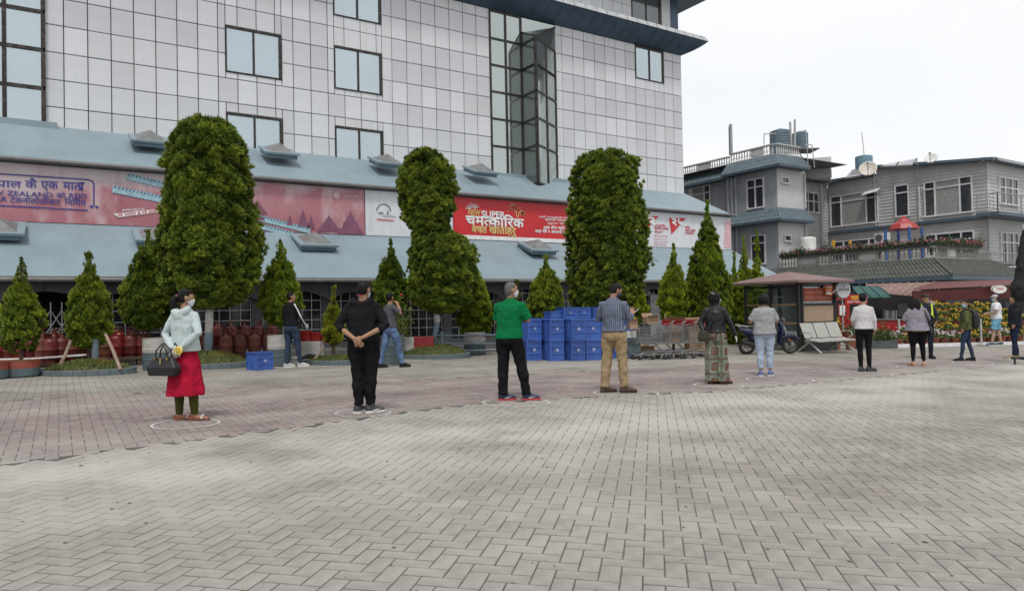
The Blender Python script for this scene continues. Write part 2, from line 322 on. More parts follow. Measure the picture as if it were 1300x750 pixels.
def np_mesh(name, V, Fa, m, tint=None, parent=None, kind=None, smooth=False):
    me = bpy.data.meshes.new(name); k = Fa.shape[1]
    me.vertices.add(len(V)); me.vertices.foreach_set('co', np.ascontiguousarray(V, dtype=np.float32).ravel())
    me.loops.add(Fa.size); me.loops.foreach_set('vertex_index', Fa.astype(np.int32).ravel())
    me.polygons.add(len(Fa)); me.polygons.foreach_set('loop_start', np.arange(0, Fa.size, k, dtype=np.int32))
    me.update(calc_edges=True); me.validate()
    for q in (m if isinstance(m, (list, tuple)) else [m]): me.materials.append(q)
    if tint is not None:
        a = me.attributes.new('tint', 'FLOAT_COLOR', 'FACE'); a.data.foreach_set('color', np.concatenate([tint, np.ones((len(tint), 1))], 1).astype(np.float32).ravel())
    me.polygons.foreach_set('use_smooth', np.full(len(Fa), smooth))
    o = link(bpy.data.objects.new(name, me))
    if parent is not None: o.parent = parent
    if kind: o['kind'] = kind
    return o
np_mesh('paver_field', V, Fq, m_pav, (Cr[:, None, :]*np.array([.7]*4+[.87]*4+[1.0])[None, :, None]).reshape(-1, 3), ground, 'stuff')
# waiting rings painted on the paving
m_ring = mat('worn white road paint', (.52, .51, .48), .7, var=.2, vs=9, dirt=.9, dcol=(.30, .26, .25))
def ring(px, py, rw):
    c = G(px, py); r = rw/F*depth(c); b = MB(); n = 72; vs = []; fs = []
    for i in range(n):
        a = 2*math.pi*i/n
        for rr in (r-.017, r+.017): x, y = c[0]+rr*math.cos(a), c[1]+rr*math.sin(a); vs.append((x, y, gz(x, y)+.0045+.0004*math.sin(a*7)))
    for i in range(n):
        if rng.random() < .04: continue
        j = (i+1) % n; fs.append((2*i, 2*i+1, 2*j+1, 2*j))
    b.add(vs, fs); obj('painted_ring', b, m_ring, ground)
for a in ((236, 538, 39), (461, 524, 34), (655, 511, 42), (795, 499, 40), (912, 489, 30), (990, 482, 40), (1100, 474, 30), (1165, 466, 24), (1235, 461, 22), (1291, 455, 18)): ring(*a)

# ================================================================== BIG BUILDING WITH TILED FRONT
TF = 27.0
bld = thing('tiled_building', 'large pale grey tiled building with dark framed windows and a curved blue cornice', 'building', (14, TF, -.2))
m_tile = mat('pale grey wall tile', (.565, .575, .595), .32, var=.05, vs=.7, streak=.55, scol=(.40, .385, .36), ss=(4.2, 4.2, .18), rand=.09, spec=.5)
m_tile2 = mat('weathered bluish wall tile', (.515, .525, .55), .36, var=.06, vs=.7, streak=.45, scol=(.33, .32, .31), ss=(4.2, 4.2, .18), rand=.07, spec=.5)
m_joint = mat('dark tile joint', (.06, .06, .065), .8)
m_glass = glass('sky blue mirror glass', (.47, .545, .575), .05, .85)
m_glass2 = glass('curtain wall glass', (.42, .47, .46), .07, .8)
m_glassd = glass('smoked bay glass', (.16, .18, .18), .08, .6)
wins = [(s0, s1, z0, z1) for s0, s1 in ((5.16, 7.16), (9.19, 11.19)) for z0, z1 in ((13.22, 15.1), (10.1, 11.8), (6.9, 8.63))]
wins = [(5.16, 7.16, 13.2, 14.6), (9.19, 11.19, 13.0, 14.6)]+[w for w in wins if w[2] < 13]+[(25.07, 27.08, 13.02, 14.72)]
holes = wins+[(16.32, 19.98, 6.9, 14.74)]
b = MB(); box(b, -.32, 28.40, TF+.06, TF+12, 0, 14.75); box(b, -6, -.33, TF+.08, TF+12, 0, 14.74); obj('wall', b, m_joint, bld, world=True)
# tiles: grid .672 x .885, cut round the openings
gs = .672; gh = .8875; s_edges = [-.32, .2+.0]+[.2+gs*i for i in range(1, 42)]; s_edges = [s for s in s_edges if s < 28.1]+[28.40]
z_edges = [8.98-gh*i for i in range(3, -1, -1)]+[8.98+gh*i for i in range(1, 7)]; z_edges = [6.95]+[z for z in z_edges if z > 7.0]+[14.75]
cells = []
for i in range(len(s_edges)-1):
    for j in range(len(z_edges)-1):
        rs = [(s_edges[i], s_edges[i+1], z_edges[j], z_edges[j+1])]
        for h in holes:
            nr = []
            for a in rs:
                if a[1] <= h[0]+.01 or a[0] >= h[1]-.01 or a[3] <= h[2]+.01 or a[2] >= h[3]-.01: nr.append(a); continue
                if a[0] < h[0]: nr.append((a[0], h[0], a[2], a[3]))
                if a[1] > h[1]: nr.append((h[1], a[1], a[2], a[3]))
                l, r_ = max(a[0], h[0]), min(a[1], h[1])
                if a[2] < h[2]: nr.append((l, r_, a[2], h[2]))
                if a[3] > h[3]: nr.append((l, r_, h[3], a[3]))
            rs = nr
        cells += [c for c in rs if c[1]-c[0] > .05 and c[3]-c[2] > .05]
cells.sort(key=lambda c: (not (c[1]-c[0] > .6 and c[3]-c[2] > .8), c[0]))
tm = {}
rest_b = MB()
for k, c in enumerate(cells):
    w, h = c[1]-c[0]-.028, c[3]-c[2]-.028; cx, cz = (c[0]+c[1])/2, (c[2]+c[3])/2
    if k < 296:
        mt_ = m_tile2 if (10.7 < cz < 12.5) or cz > 14.3 else m_tile; key = (round(w, 3), round(h, 3), mt_.name)
        if key not in tm:
            bb = MB(); c_ = .012
            vs = [(x*w/2, .06, z*h/2) for x, z in ((-1, -1), (1, -1), (1, 1), (-1, 1))]+[(x*w/2, .008, z*h/2) for x, z in ((-1, -1), (1, -1), (1, 1), (-1, 1))]+[(x*(w/2-c_), 0, z*(h/2-c_)) for x, z in ((-1, -1), (1, -1), (1, 1), (-1, 1))]
            me = bpy.data.meshes.new('tile'); me.from_pydata(vs, [], [(4+i, i, (i+1) % 4, 4+(i+1) % 4) for i in range(4)]+[(8+i, 4+i, 4+(i+1) % 4, 8+(i+1) % 4) for i in range(4)]+[(8, 9, 10, 11)]); me.materials.append(mt_); me.validate(); tm[key] = me
        o = link(bpy.data.objects.new('tile', tm[key])); o.parent = bld
        o.location = (cx-14, rng.normal(0, .0025), cz+.2); o.rotation_euler = (rng.normal(0, .0022), 0, rng.normal(0, .0022))
    else: box(rest_b, cx-w/2, cx+w/2, TF, TF+.059, cz-h/2, cz+h/2)
if rest_b.v: obj('small_tiles', rest_b, m_tile, bld, world=True, kind='stuff')
def big_window(s0, s1, z0, z1, n=2):
    f = MB(); t0 = TF-.035; w = .07
    box(f, s0, s1, t0, TF+.05, z1-.09, z1); box(f, s0, s1, t0, TF+.05, z0, z0+.04)
    box(f, s0, s0+w*.6, t0, TF+.05, z0+.04, z1-.09); box(f, s1-w*1.6, s1, t0, TF+.05, z0+.04, z1-.09)
    o = obj('window', f, dark_metal, bld, world=True)
    mid = (s0+s1)/2-.02; g = MB(); box(g, mid-.035, mid+.035, t0+.003, TF+.05, z0+.04, z1-.09); obj('mullion', g, dark_metal, o, world=True)
    for a, c in ((s0+w*.6, mid-.035), (mid+.035, s1-w*1.6)):
        g = MB(); box(g, a, c, TF+.012, TF+.045, z0+.04, z1-.09); p = obj('pane', g, m_glass, o, world=True); p.rotation_euler = (0, 0, 0)
for w in wins: big_window(*w)
# tall bay of glazing with a projecting three-sided oriel
def glazed(parent, A0, A1, zs, ncol, gm, name, zt0=None, zt1=None, bw=.045):
    """glazed screen between plan points A0, A1; zs = transom heights"""
    A0 = Vector((*A0, 0)); A1 = Vector((*A1, 0)); d = A1-A0; L_ = d.length; e = d/L_; nrm = Vector((e.y, -e.x, 0))
    M = Matrix(((e.x, nrm.x, 0, A0.x), (e.y, nrm.y, 0, A0.y), (0, 0, 1, 0), (0, 0, 0, 1)))
    fr = MB()
    for z in zs: box(fr, 0, L_, -.04, .045, z-bw, z+bw, M)
    for i in range(ncol+1): x = L_*i/ncol; box(fr, x-bw, x+bw, -.04, .05, zs[0]+bw, zs[-1]-bw, M) if 0 else [box(fr, x-bw, x+bw, -.043, .05, zs[j]+bw, zs[j+1]-bw, M) for j in range(len(zs)-1)]
    o = obj(name, fr, dark_metal, parent, world=True)
    for j in range(len(zs)-1):
        for i in range(ncol):
            g = MB(); box(g, L_*i/ncol+bw, L_*(i+1)/ncol-bw, -.02, .005, zs[j]+bw, zs[j+1]-bw, M); obj('pane', g, gm, o, world=True)
    return o
zrows = [6.9, 8.6, 9.83, 11.05, 12.25, 13.45, 14.70]
glazed(bld, (16.36, TF+.02), (18.02, TF+.02), zrows, 2, m_glass2, 'curtain_wall')
glazed(bld, (18.05, TF+.02), (18.09, 25.95), zrows[:5]+[12.25, 13.42], 1, m_glassd, 'oriel_side')
glazed(bld, (18.12, 25.93), (19.94, TF-.01), zrows[:5]+[12.25, 13.45], 2, m_glass2, 'oriel_front')
g = MB(); A_, B_, C_, D_ = (18.05, TF, 14.05), (18.12, 25.95, 13.5), (19.94, TF, 14.62), (19.94, 26.97, 13.5)
g.add([(18.12, 25.94, 13.50), (19.94, 26.96, 13.5), (19.94, 26.96, 14.6)], [(0, 1, 2)]); g.add([(18.12, 25.94, 13.50), (18.05, 26.98, 14.0), (19.94, 26.97, 14.6)], [(0, 1, 2)])
g.add([(18.12, 25.94, 13.5), (18.05, 26.98, 13.5), (18.05, 26.98, 14.0)], [(0, 1, 2)]); obj('oriel_hood', g, m_glassd, bld, world=True)
g = MB(); tube(g, [(18.05, 26.97, 14.0), (18.12, 25.93, 13.5), (19.94, 26.95, 14.6)], .045, 6); obj('oriel_rim', g, dark_metal, bld, world=True)
g = MB(); box(g, 18.09, 19.96, TF-.005, TF+.03, 13.9, 14.70); obj('pane', g, m_glass2, bld, world=True)
# left glazed tower of the front
zl = [Wt(40, y, TF-.1)[1] for y in (160, 110.5, 61.5, 13)]; dz = zl[3]-zl[2]
glazed(bld, (-3.4, TF-.06), (-.36, TF-.06), [zl[0]-.4]+zl[1:]+[zl[3]+dz, zl[3]+2*dz], 3, m_glass, 'glass_screen', bw=.06)
# curved blue cornice with seams
m_corn = mat('slate blue sheet metal', (.065, .095, .14), .45, .2, var=.15, vs=1.5)
m_cap = mat('grey cornice capping', (.42, .44, .45), .5, dirt=.4, dcol=(.25, .25, .25))
prof = [(0, 14.76), (.10, 14.80), (.28, 14.87), (.5, 14.98), (.72, 15.12), (.90, 15.26), (1.0, 15.36)]
g = MB(); s0, s1 = -6, 28.40
vs = []
for e, z in prof: vs += [(s0, TF-e, z), (s1+e, TF-e, z), (s1+e, TF+12, z)]
g.add(vs, [(3*i+k, 3*i+k+1, 3*i+k+4, 3*i+k+3) for i in range(len(prof)-1) for k in range(2)]); obj('cornice', g, m_corn, bld, world=True)
g = MB(); e = 1.0
for i in range(54):
    s = -4+.66*i
    if s > 28.9: break
    tube(g, [(s, TF-e_-.004, z-.004) for e_, z in prof if s < s1+e_+.01], .011, 4) if s < 28.3 else None
obj('cornice_seams', g, m_joint, bld, world=True, kind='stuff')
g = MB(); zc0 = 15.37
g.add([(s0, TF-1.04, zc0), (s1+1.04, TF-1.04, zc0), (s1+.92, TF-.92, zc0+.26), (s0, TF-.92, zc0+.26), (s1+.1, TF+.3, zc0+.72), (s0, TF+.3, zc0+.72), (s1+1.04, TF+12, zc0), (s1+.92, TF+12, zc0+.26), (s1+.1, TF+12, zc0+.72)],
      [(0, 1, 2, 3), (3, 2, 4, 5), (1, 6, 7, 2), (2, 7, 8, 4)]); obj('cornice_cap', g, m_cap, bld, world=True)
g = MB()
for i in range(60):
    s = -4+.66*i
    if s > 29: break
    g.add([(s-.012, TF-1.048, zc0), (s+.012, TF-1.048, zc0), (s+.012, TF-.93, zc0+.265), (s-.012, TF-.93, zc0+.265)], [(0, 1, 2, 3)])
    g.add([(s-.012, TF-.93, zc0+.268), (s+.012, TF-.93, zc0+.268), (s+.012, TF+.29, zc0+.728), (s-.012, TF+.29, zc0+.728)], [(0, 1, 2, 3)]) if s < 28.3 else None
obj('cap_seams', g, m_joint, bld, world=True, kind='stuff')
g = MB(); box(g, s0, 28.55, TF+.30, TF+11, 15.2, 19.5); obj('attic_wall', g, m_joint, bld, world=True)
for i in range(13):
    for j in range(3):
        a = 27.2-.672*(i+1) if i < 12 else None
        if a is None: continue
        if a+.65 > 25.2 and j < 1 and a > 25.1: continue
        g = MB(); z = 15.95+.89*j
        if a > 25.0 and z < 17.3: continue
        box(g, a+.01, a+.66, TF+.24, TF+.3, z+.01, z+.88); obj('attic_tile', g, m_tile, bld, world=True)
g = MB(); box(g, 27.93, 28.50, TF+.25, TF+.3, 15.95, 19.4); obj('corner_panel', g, m_corn, bld, world=True)
g = MB(); box(g, 27.27, 27.90, TF+.24, TF+.3, 15.95, 17.9); obj('attic_tile', g, m_tile, bld, world=True)
f = MB(); box(f, 25.1, 27.2, TF+.22, TF+.3, 16.0, 16.08); box(f, 25.1, 25.18, TF+.22, TF+.3, 16.08, 18); box(f, 27.05, 27.2, TF+.22, TF+.3, 16.08, 18); box(f, 26.1, 26.18, TF+.22, TF+.3, 16.08, 18)
w = obj('window', f, dark_metal, bld, world=True); g = MB(); box(g, 25.18, 26.1, TF+.25, TF+.29, 16.08, 18); obj('pane', g, m_glassd, w, world=True); g = MB(); box(g, 26.18, 27.05, TF+.25, TF+.29, 16.08, 18); obj('pane', g, m_glassd, w, world=True)
g = MB(); g.add([(s0, TF-1.1, 17.9), (29.9, TF-1.1, 17.9), (29.9, TF+11, 17.9), (s0, TF+11, 17.9), (s0, TF-1.1, 18.2), (29.9, TF-1.1, 18.2), (29.9, TF+11, 18.2), (s0, TF+11, 18.2)], [(0, 1, 2, 3), (4, 5, 6, 7), (0, 1, 5, 4), (1, 2, 6, 5), (2, 3, 7, 6)]); obj('top_roof', g, m_corn, bld, world=True)

# ------------------------------------------------------------------ low wing with the blue sloping roofs
TE, TB, ZE, ZB0, ZB1 = 21.0, 24.0, 2.33, 4.03, 5.68
ext = thing('low_wing', 'low wing with pale blue sloping metal roofs, arched grey fascia and barred openings', 'building', (12, TE+.6, -.1))
m_roof = mat('pale blue painted roof sheet', (.205, .270, .305), .5, var=.07, vs=.9, streak=.25, scol=(.15, .19, .205), ss=(2.5, .5, .5), dirt=.12, dcol=(.33, .4, .42))
m_fas = mat('grey painted fascia', (.085, .095, .105), .6, var=.1, streak=.3, scol=(.06, .06, .06))  # grey set darker so the shade below the eave is in the colour
m_gut = mat('weathered grey gutter', (.17, .165, .16), .6, .2, dirt=.5, dcol=(.09, .08, .07))
SL0, SR = -6.0, 28.5
g = MB(); g.add([(SL0, TE, ZE+.02), (28.95, TE, ZE+.02), (SR, TB+.02, ZB0), (SL0, TB+.02, ZB0)], [(0, 1, 2, 3)])
g.add([(28.95, TE, ZE+.02), (31.5, TB+2, ZE+.1), (SR, TB+.02, ZB0)], [(0, 1, 2)]); obj('lower_roof', g, m_roof, ext, world=True)
g = MB(); g.add([(SL0, TB-.12, ZB1+.09), (SR+.05, TB-.12, ZB1+.09), (SR-.03, TF+.03, 7.30), (SL0, TF+.03, 7.52)], [(0, 1, 2, 3)]); g.add([(SR+.05, TB-.12, ZB1+.09), (SR-.03, TF+.03, 7.3), (SR-.03, TF+.03, 5.4)], [(0, 1, 2)]); obj('upper_roof', g, m_roof, ext, world=True)
g = MB(); box(g, SL0, SR+.06, TB-.19, TB-.125, ZB1+.0, ZB1+.13); tube(g, [(SL0, TB-.22, ZB1+.06), (SR+.08, TB-.22, ZB1+.06)], .06, 8); obj('upper_gutter', g, m_gut, ext, world=True)
g = MB(); box(g, SL0, 28.93, TE-.06, TE-.003, ZE-.10, ZE+.035); tube(g, [(SL0, TE-.09, ZE-.06), (28.93, TE-.09, ZE-.03)], .06, 8); obj('lower_gutter', g, m_gut, ext, world=True)
g = MB(); box(g, SL0, SR, TB, TB+.4, ZB0-.05, ZB1+.11); obj('banner_wall', g, m_gut, ext, world=True)
# flashing steps where the roof meets the tall front
for s0_, s1_, z0_ in ((-6, .0, 7.45), (16.2, 21.0, 7.28)):
    g = MB(); box(g, s0_, s1_, TF-.22, TF-.02, z0_-.2, z0_+.10); obj('roof_flashing', g, m_roof, ext, world=True)
# skylights
m_sky1 = mat('skylight cap', (.17, .17, .17), .4, var=.2); m_curb = mat('skylight curb', (.11, .17, .21), .5)
def skylight(px, py, t, k=1.0, tilt=0):
    s, z = Wt(px, py, t)
    h = .62*k; g = MB(); M = Matrix.Translation((s, t, z)) @ Matrix.Rotation(math.radians(21), 4, 'X')
    box(g, -h, h, -h, h, -.14, .0, M); o = obj('skylight', g, m_curb, ext, world=True)
    g = MB(); box(g, -h*1.12, h*1.12, -h*1.12, h*1.12, .0, .07, M); obj('rim', g, m_roof, o, world=True)
    g = MB(); vs = [M @ Vector(v) for v in ((-h*.8, -h*.8, .072), (h*.8, -h*.8, .072), (h*.8, h*.8, .072), (-h*.8, h*.8, .072), (0, 0, .33))]
    g.add(vs, [(0, 1, 4), (1, 2, 4), (2, 3, 4), (3, 0, 4)]); obj('cap', g, m_sky1, o, world=True)
for a in ((190, 178, 25.7), (354, 193, 25.7), (491, 206, 25.7), (610, 217, 25.7)): skylight(*a, k=.85)
for a in ((-4, 291, 23.1), (200, 301, 23.1), (399, 307, 23.1), (682, 314, 23.0)): skylight(*a, k=.9)
# cable trailing over the lower roof
g = MB(); tube(g, [(*(lambda q: (q[0], 22.6, q[1]+.12))(Wt(x, y, 22.6)),) for x, y in ((822, 328), (835, 335), (850, 345))], .012, 5); obj('cable', g, black_in, ext, world=True)
# walls, piers and arched fascia panels under the eave
TWL = 21.75
m_wall = mat('grey rendered wall', (.085, .09, .095), .8, var=.15, dirt=.4, dcol=(.1, .1, .1))  # wall colour darkened to deepen the shade under the eave
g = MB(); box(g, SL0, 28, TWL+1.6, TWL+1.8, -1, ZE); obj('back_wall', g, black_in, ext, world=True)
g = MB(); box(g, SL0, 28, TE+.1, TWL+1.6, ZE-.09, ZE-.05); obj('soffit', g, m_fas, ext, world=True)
piers = [.75+2.1*i for i in range(-3, 14)]
m_grl = mat('pale grey steel bars', (.48, .50, .51), .5, .2, dirt=.4, dcol=(.2, .18, .16))
for i, p in enumerate(piers):
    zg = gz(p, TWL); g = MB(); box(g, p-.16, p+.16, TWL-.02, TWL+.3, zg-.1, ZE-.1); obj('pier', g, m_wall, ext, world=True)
    if i == len(piers)-1: break
    q = piers[i+1]; a, c = p, q
    for k in range(2):                                             # two panels per bay form the flat arch
        x0 = a+(c-a)*k/2; x1 = a+(c-a)*(k+1)/2; pts = []
        for j in range(7):
            x = x0+(x1-x0)*j/6; u = (x-(a+c)/2)/((c-a)/2); pts.append((x+(.008 if j == 0 else -.008 if j == 6 else 0), TWL-.25, ZE-.33-.30*u*u))
        pts += [(x1-.008, TWL-.25, ZE-.1), (x0+.008, TWL-.25, ZE-.1)]
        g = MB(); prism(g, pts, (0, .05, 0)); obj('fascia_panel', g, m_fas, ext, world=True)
    zb = zg+.02; zt = ZE-.45
    if i == 2:                                                     # folding lattice gate
        g = MB(); L_ = c-a-.4; n = 7
        for k in range(n+1): x = a+.2+L_*k/n; box(g, x-.012, x+.012, TWL+.02, TWL+.045, zb, zt-.15)
        for k in range(n):
            x0 = a+.2+L_*k/n; x1 = a+.2+L_*(k+1)/n; z = zb
            while z+.42 < zt-.1: tube(g, [(x0, TWL, z), (x1, TWL, z+.42)], .016, 4); tube(g, [(x1, TWL+.012, z), (x0, TWL+.012, z+.42)], .016, 4); z += .42
        obj('lattice_gate', g, m_grl, ext, world=True)
    else:
        g = MB(); n = 6
        for k in range(n+1): x = a+.18+(c-a-.36)*k/n; box(g, x-.011, x+.011, TWL+.05, TWL+.07, zb+.3, zt+.1)
        for k in range(6): z = zb+.35+.30*k; box(g, a+.17, c-.17, TWL+.07, TWL+.09, z-.011, z+.011)
        o = obj('window_grille', g, m_grl, ext, world=True)
        g = MB(); box(g, a+.17, c-.17, TWL+.12, TWL+.14, zb+.3, zt+.25); obj('pane', g, glass('dark shop glass', (.02, .024, .028), .12, 0, .5), o, world=True)
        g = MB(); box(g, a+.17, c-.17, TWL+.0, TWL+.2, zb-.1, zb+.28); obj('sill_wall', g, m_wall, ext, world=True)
# pale door leaves and security lattice in the right-hand bays
m_door = mat('pale grey steel door', (.32, .34, .35), .5, var=.1, dirt=.4, dcol=(.18, .18, .18))
for px in (838, 893):
    s, z = Wt(px, 395, TWL-.05); zg = gz(s, TWL)
    g = MB(); box(g, s-.55, s+.55, TWL-.06, TWL-.02, zg, 1.75); d = obj('door', g, m_door, ext, world=True)
    g = MB()
    for k in range(7): tube(g, [(s-.5+k*.166, TWL-.1, zg+.1), (s-.5+k*.166, TWL-.1, 1.7)], .012, 4)
    for k in range(4): tube(g, [(s-.5, TWL-.1, zg+.3+k*.45), (s+.5, TWL-.1, zg+.3+k*.45)], .012, 4)
    obj('door_bars', g, m_grl, d, world=True)
g = MB(); box(g, SL0, 28, TWL-1.4, TWL+.3, -1.2, .0)
vs = [(v[0], v[1], gz(v[0], v[1])+(-.6 if v[2] < -.5 else .12)) for v in g.v]; g.v = vs; obj('plinth', g, mat('old grey concrete', (.11, .105, .1), .9, var=.2, dirt=.5, dcol=(.12, .11, .1)), ext, world=True)

# ================================================================== BANNERS
def Bp(px, py, t=TB-.03): s, z = Wt(px, py, t); return (s, t, z)
m_pink = mat('faded pink vinyl', (.34, .11, .14), .45, col2=(.42, .19, .22), vs=.55, streak=.75, scol=(.62, .53, .53), ss=(1.6, 1, .8))
# grime runs and a bleached top edge on the old pink banner
t_ = m_pink.node_tree; N_ = t_.nodes; L_ = t_.links; p_ = [n for n in N_ if n.type == 'BSDF_PRINCIPLED'][0]; src = p_.inputs['Base Color'].links[0].from_socket
tc_ = N_.new('ShaderNodeTexCoord'); sp_ = N_.new('ShaderNodeSeparateXYZ'); L_.new(tc_.outputs['Generated'], sp_.inputs[0])
nn = N_.new('ShaderNodeTexNoise'); nn.inputs['Scale'].default_value = .8; nn.inputs['Detail'].default_value = 4; L_.new(tc_.outputs['Object'], nn.inputs['Vector'])
ma = N_.new('ShaderNodeMath'); ma.operation = 'MULTIPLY_ADD'; ma.inputs[1].default_value = 1.1; L_.new(nn.outputs[0], ma.inputs[0]); L_.new(sp_.outputs[2], ma.inputs[2])
mb_ = N_.new('ShaderNodeMath'); mb_.operation = 'MULTIPLY_ADD'; mb_.inputs[1].default_value = -.72; L_.new(sp_.outputs[0], mb_.inputs[0]); L_.new(ma.outputs[0], mb_.inputs[2])
q_ = N_.new('ShaderNodeMapRange'); q_.inputs[1].default_value = .78; q_.inputs[2].default_value = 1.06; q_.inputs[4].default_value = .85; L_.new(mb_.outputs[0], q_.inputs[0])
x_ = N_.new('ShaderNodeMix'); x_.data_type = 'RGBA'; L_.new(q_.outputs[0], x_.inputs[0]); L_.new(src, x_.inputs[6]); x_.inputs[7].default_value = (.50, .44, .46, 1)
mp_ = N_.new('ShaderNodeMapping'); mp_.inputs['Scale'].default_value = (9, 1, .35); L_.new(tc_.outputs['Object'], mp_.inputs[0]); n2_ = N_.new('ShaderNodeTexNoise'); n2_.inputs['Scale'].default_value = 1; n2_.inputs['Detail'].default_value = 3; L_.new(mp_.outputs[0], n2_.inputs['Vector'])
q2_ = N_.new('ShaderNodeMapRange'); q2_.inputs[1].default_value = .55; q2_.inputs[2].default_value = .8; q2_.inputs[4].default_value = .5; L_.new(n2_.outputs[0], q2_.inputs[0])
x2_ = N_.new('ShaderNodeMix'); x2_.data_type = 'RGBA'; L_.new(q2_.outputs[0], x2_.inputs[0]); L_.new(x_.outputs[2], x2_.inputs[6]); x2_.inputs[7].default_value = (.26, .17, .17, 1); L_.new(x2_.outputs[2], p_.inputs['Base Color'])
m_vw = mat('white banner vinyl', (.62, .63, .66), .4, var=.06, streak=.35, scol=(.45, .44, .44), ss=(6, 1, .4))
m_vr = mat('bright red banner vinyl', (.52, .018, .025), .35, var=.08, vs=1)
m_blue = mat('navy print', (.05, .05, .24), .5); m_wpr = mat('white print', (.72, .72, .72), .5); m_gold = mat('gold print', (.62, .42, .16), .5); m_redp = mat('red print', (.5, .03, .04), .5)
m_temple = mat('mauve print', (.20, .075, .13), .5, var=.15); m_bar1 = mat('pale steel print', (.30, .45, .52), .5, var=.2, vs=6); m_bar2 = mat('dark steel print', (.10, .20, .26), .5)
def sheet(parent_name, label, x0, x1, m, ztop=ZB1-.03, zbot=ZB0):
    s0 = Wt(x0, 240, TB-.03)[0] if x0 is not None else -4.0; s1 = Wt(x1, 290, TB-.03)[0]
    r = thing('banner', label, 'banner', ((s0+s1)/2, TB-.03, zbot))
    g = MB(); n = max(4, int((s1-s0)/.6)); vs = []
    for i in range(n+1):
        s = s0+(s1-s0)*i/n
        for z in (zbot, zbot+.5, ztop-.4, ztop): vs.append((s, TB-.028-.006*math.sin(i*2.1+z), z))
    g.add(vs, [(4*i+k, 4*i+4+k, 4*i+5+k, 4*i+1+k) for i in range(n) for k in range(3)]); s_ = obj('sheet', g, m, r, world=True)
    g = MB(); vs2 = [(v[0], v[1]+.02, v[2]) for v in vs]; g.add(vs2, [(4*i+k, 4*i+4+k, 4*i+5+k, 4*i+1+k) for i in range(n) for k in range(3)]); obj('backing', g, m_gut, r, world=True)
    return r
TP = TB-.046
def Q(px, py): s, z = Wt(px, py, TP); return Vector((s, TP, z))
def ptext(b, s, a, c, hpx, bold=0, shear=0):
    p0, p1 = Q(*a), Q(*c); k = depth(tuple((p0+p1)/2))/F; put_text(b, s, p0, p1, hpx*k, bold, shear, lift=0)
def poly(b, pts, lift=0): b.add([Q(*p)-Vector((0, lift, 0)) for p in pts], [tuple(range(len(pts)))])
def stroke(b, pts, w):
    P_ = [Q(*p) for p in pts]
    for i in range(len(P_)-1):
        d = (P_[i+1]-P_[i]); 
        if d.length < 1e-6: continue
        d.normalize(); n = Vector((-d.z, 0, d.x))*w/2; e = d*w*.3; b.add([P_[i]-n-e, P_[i+1]-n+e, P_[i+1]+n+e, P_[i]+n-e], [(0, 1, 2, 3)])
pk = sheet('b', 'faded stain-streaked pink banner with blue lettering, steel bars and temple outlines', None, 463, m_pink)
g = MB(); ptext(g, 'नेपाल', (-16, 236.4), (27, 238.4), 11.5, .012)
ptext(g, 'कै', (32, 238.4), (47, 239.2), 13, .012); ptext(g, 'एक', (52, 239.3), (74, 240.1), 9.5, .012); ptext(g, 'मात', (80, 240.5), (103, 241.5), 9.5, .012)
stroke(g, [(99, 235.5), (103, 240)], .05); stroke(g, [(104, 232), (104, 241.5)], .05); stroke(g, [(99, 232.2), (107, 232.6)], .04)
ptext(g, 'NEW ZEALAND', (-26, 246), (67, 250.6), 5.8, .012); ptext(g, 'को', (72, 251), (83, 251.6), 7.8, .012); ptext(g, 'REID', (88, 251.6), (110, 252.6), 6.4, .012)
ptext(g, 'BAR', (-14, 254.8), (9, 256), 6.4, .012); ptext(g, 'टेकनोलोजीबाट', (13, 257.2), (77, 260), 9.2, .012); ptext(g, 'िनिमॆत', (82, 260), (109, 261.3), 9.5, .012)
stroke(g, [(-10, 220), (60, 224.6), (112, 228.2), (117.5, 230), (119, 234), (119, 262)], .035); stroke(g, [(-10, 260.5), (50, 263.5), (111, 267)], .035)
ptext(g, '”', (114, 269), (125, 269.6), 8, .03); obj('lettering', g, m_blue, pk, world=True)
def rebar(x0, y0, x1, y1, w):
    p = Q(x0, y0); q = Q(x1, y1); d = (q-p).normalized(); n = Vector((-d.z, 0, d.x)); L_ = (q-p).length
    g = MB(); g.add([p-n*w/2, q-n*w/2, q+n*w/2, p+n*w/2], [(0, 1, 2, 3)]); o = obj('bar_print', g, m_bar1, pk, world=True)
    g = MB(); k = int(L_/.10)
    for i in range(k):
        a = p+d*(i*.10+.02)-Vector((0, .002, 0)); g.add([a+n*w*.12, a+d*.055+n*w*.12, a+d*.075+n*w*.5, a+d*.02+n*w*.5], [(0, 1, 2, 3)]); g.add([a-n*w*.5, a+d*.05-n*w*.5, a+d*.04-n*w*.40, a+d*.01-n*w*.40], [(0, 1, 2, 3)])
    obj('bar_ribs', g, m_bar2, o, world=True)
rebar(161, 224, 232, 241, .20); rebar(143, 240, 235, 259, .22); rebar(326, 276, 394, 293, .2); rebar(323, 285, 372, 298, .18)
g = MB(); ptext(g, 'AVAILABLE IN', (155, 268.5), (183, 267), 3.2, .01); obj('lettering', g, m_wpr, pk, world=True)
g = MB(); poly(g, [(144, 271.5), (196, 265.8), (202, 269.5), (150, 276)]); obj('label_strip', g, m_wpr, pk, world=True)
g = MB(); ptext(g, 'FE 500D & FE 600', (150, 275), (198, 269.4), 3.4, .01); g.v = [(v[0], v[1]-.004, v[2]) for v in g.v]; obj('lettering', g, m_redp, pk, world=True)
g = MB(); poly(g, [(320, 272), (320, 262), (327, 254), (332, 262), (340, 272)])
obj('temple_print', g, m_temple, pk, world=True)
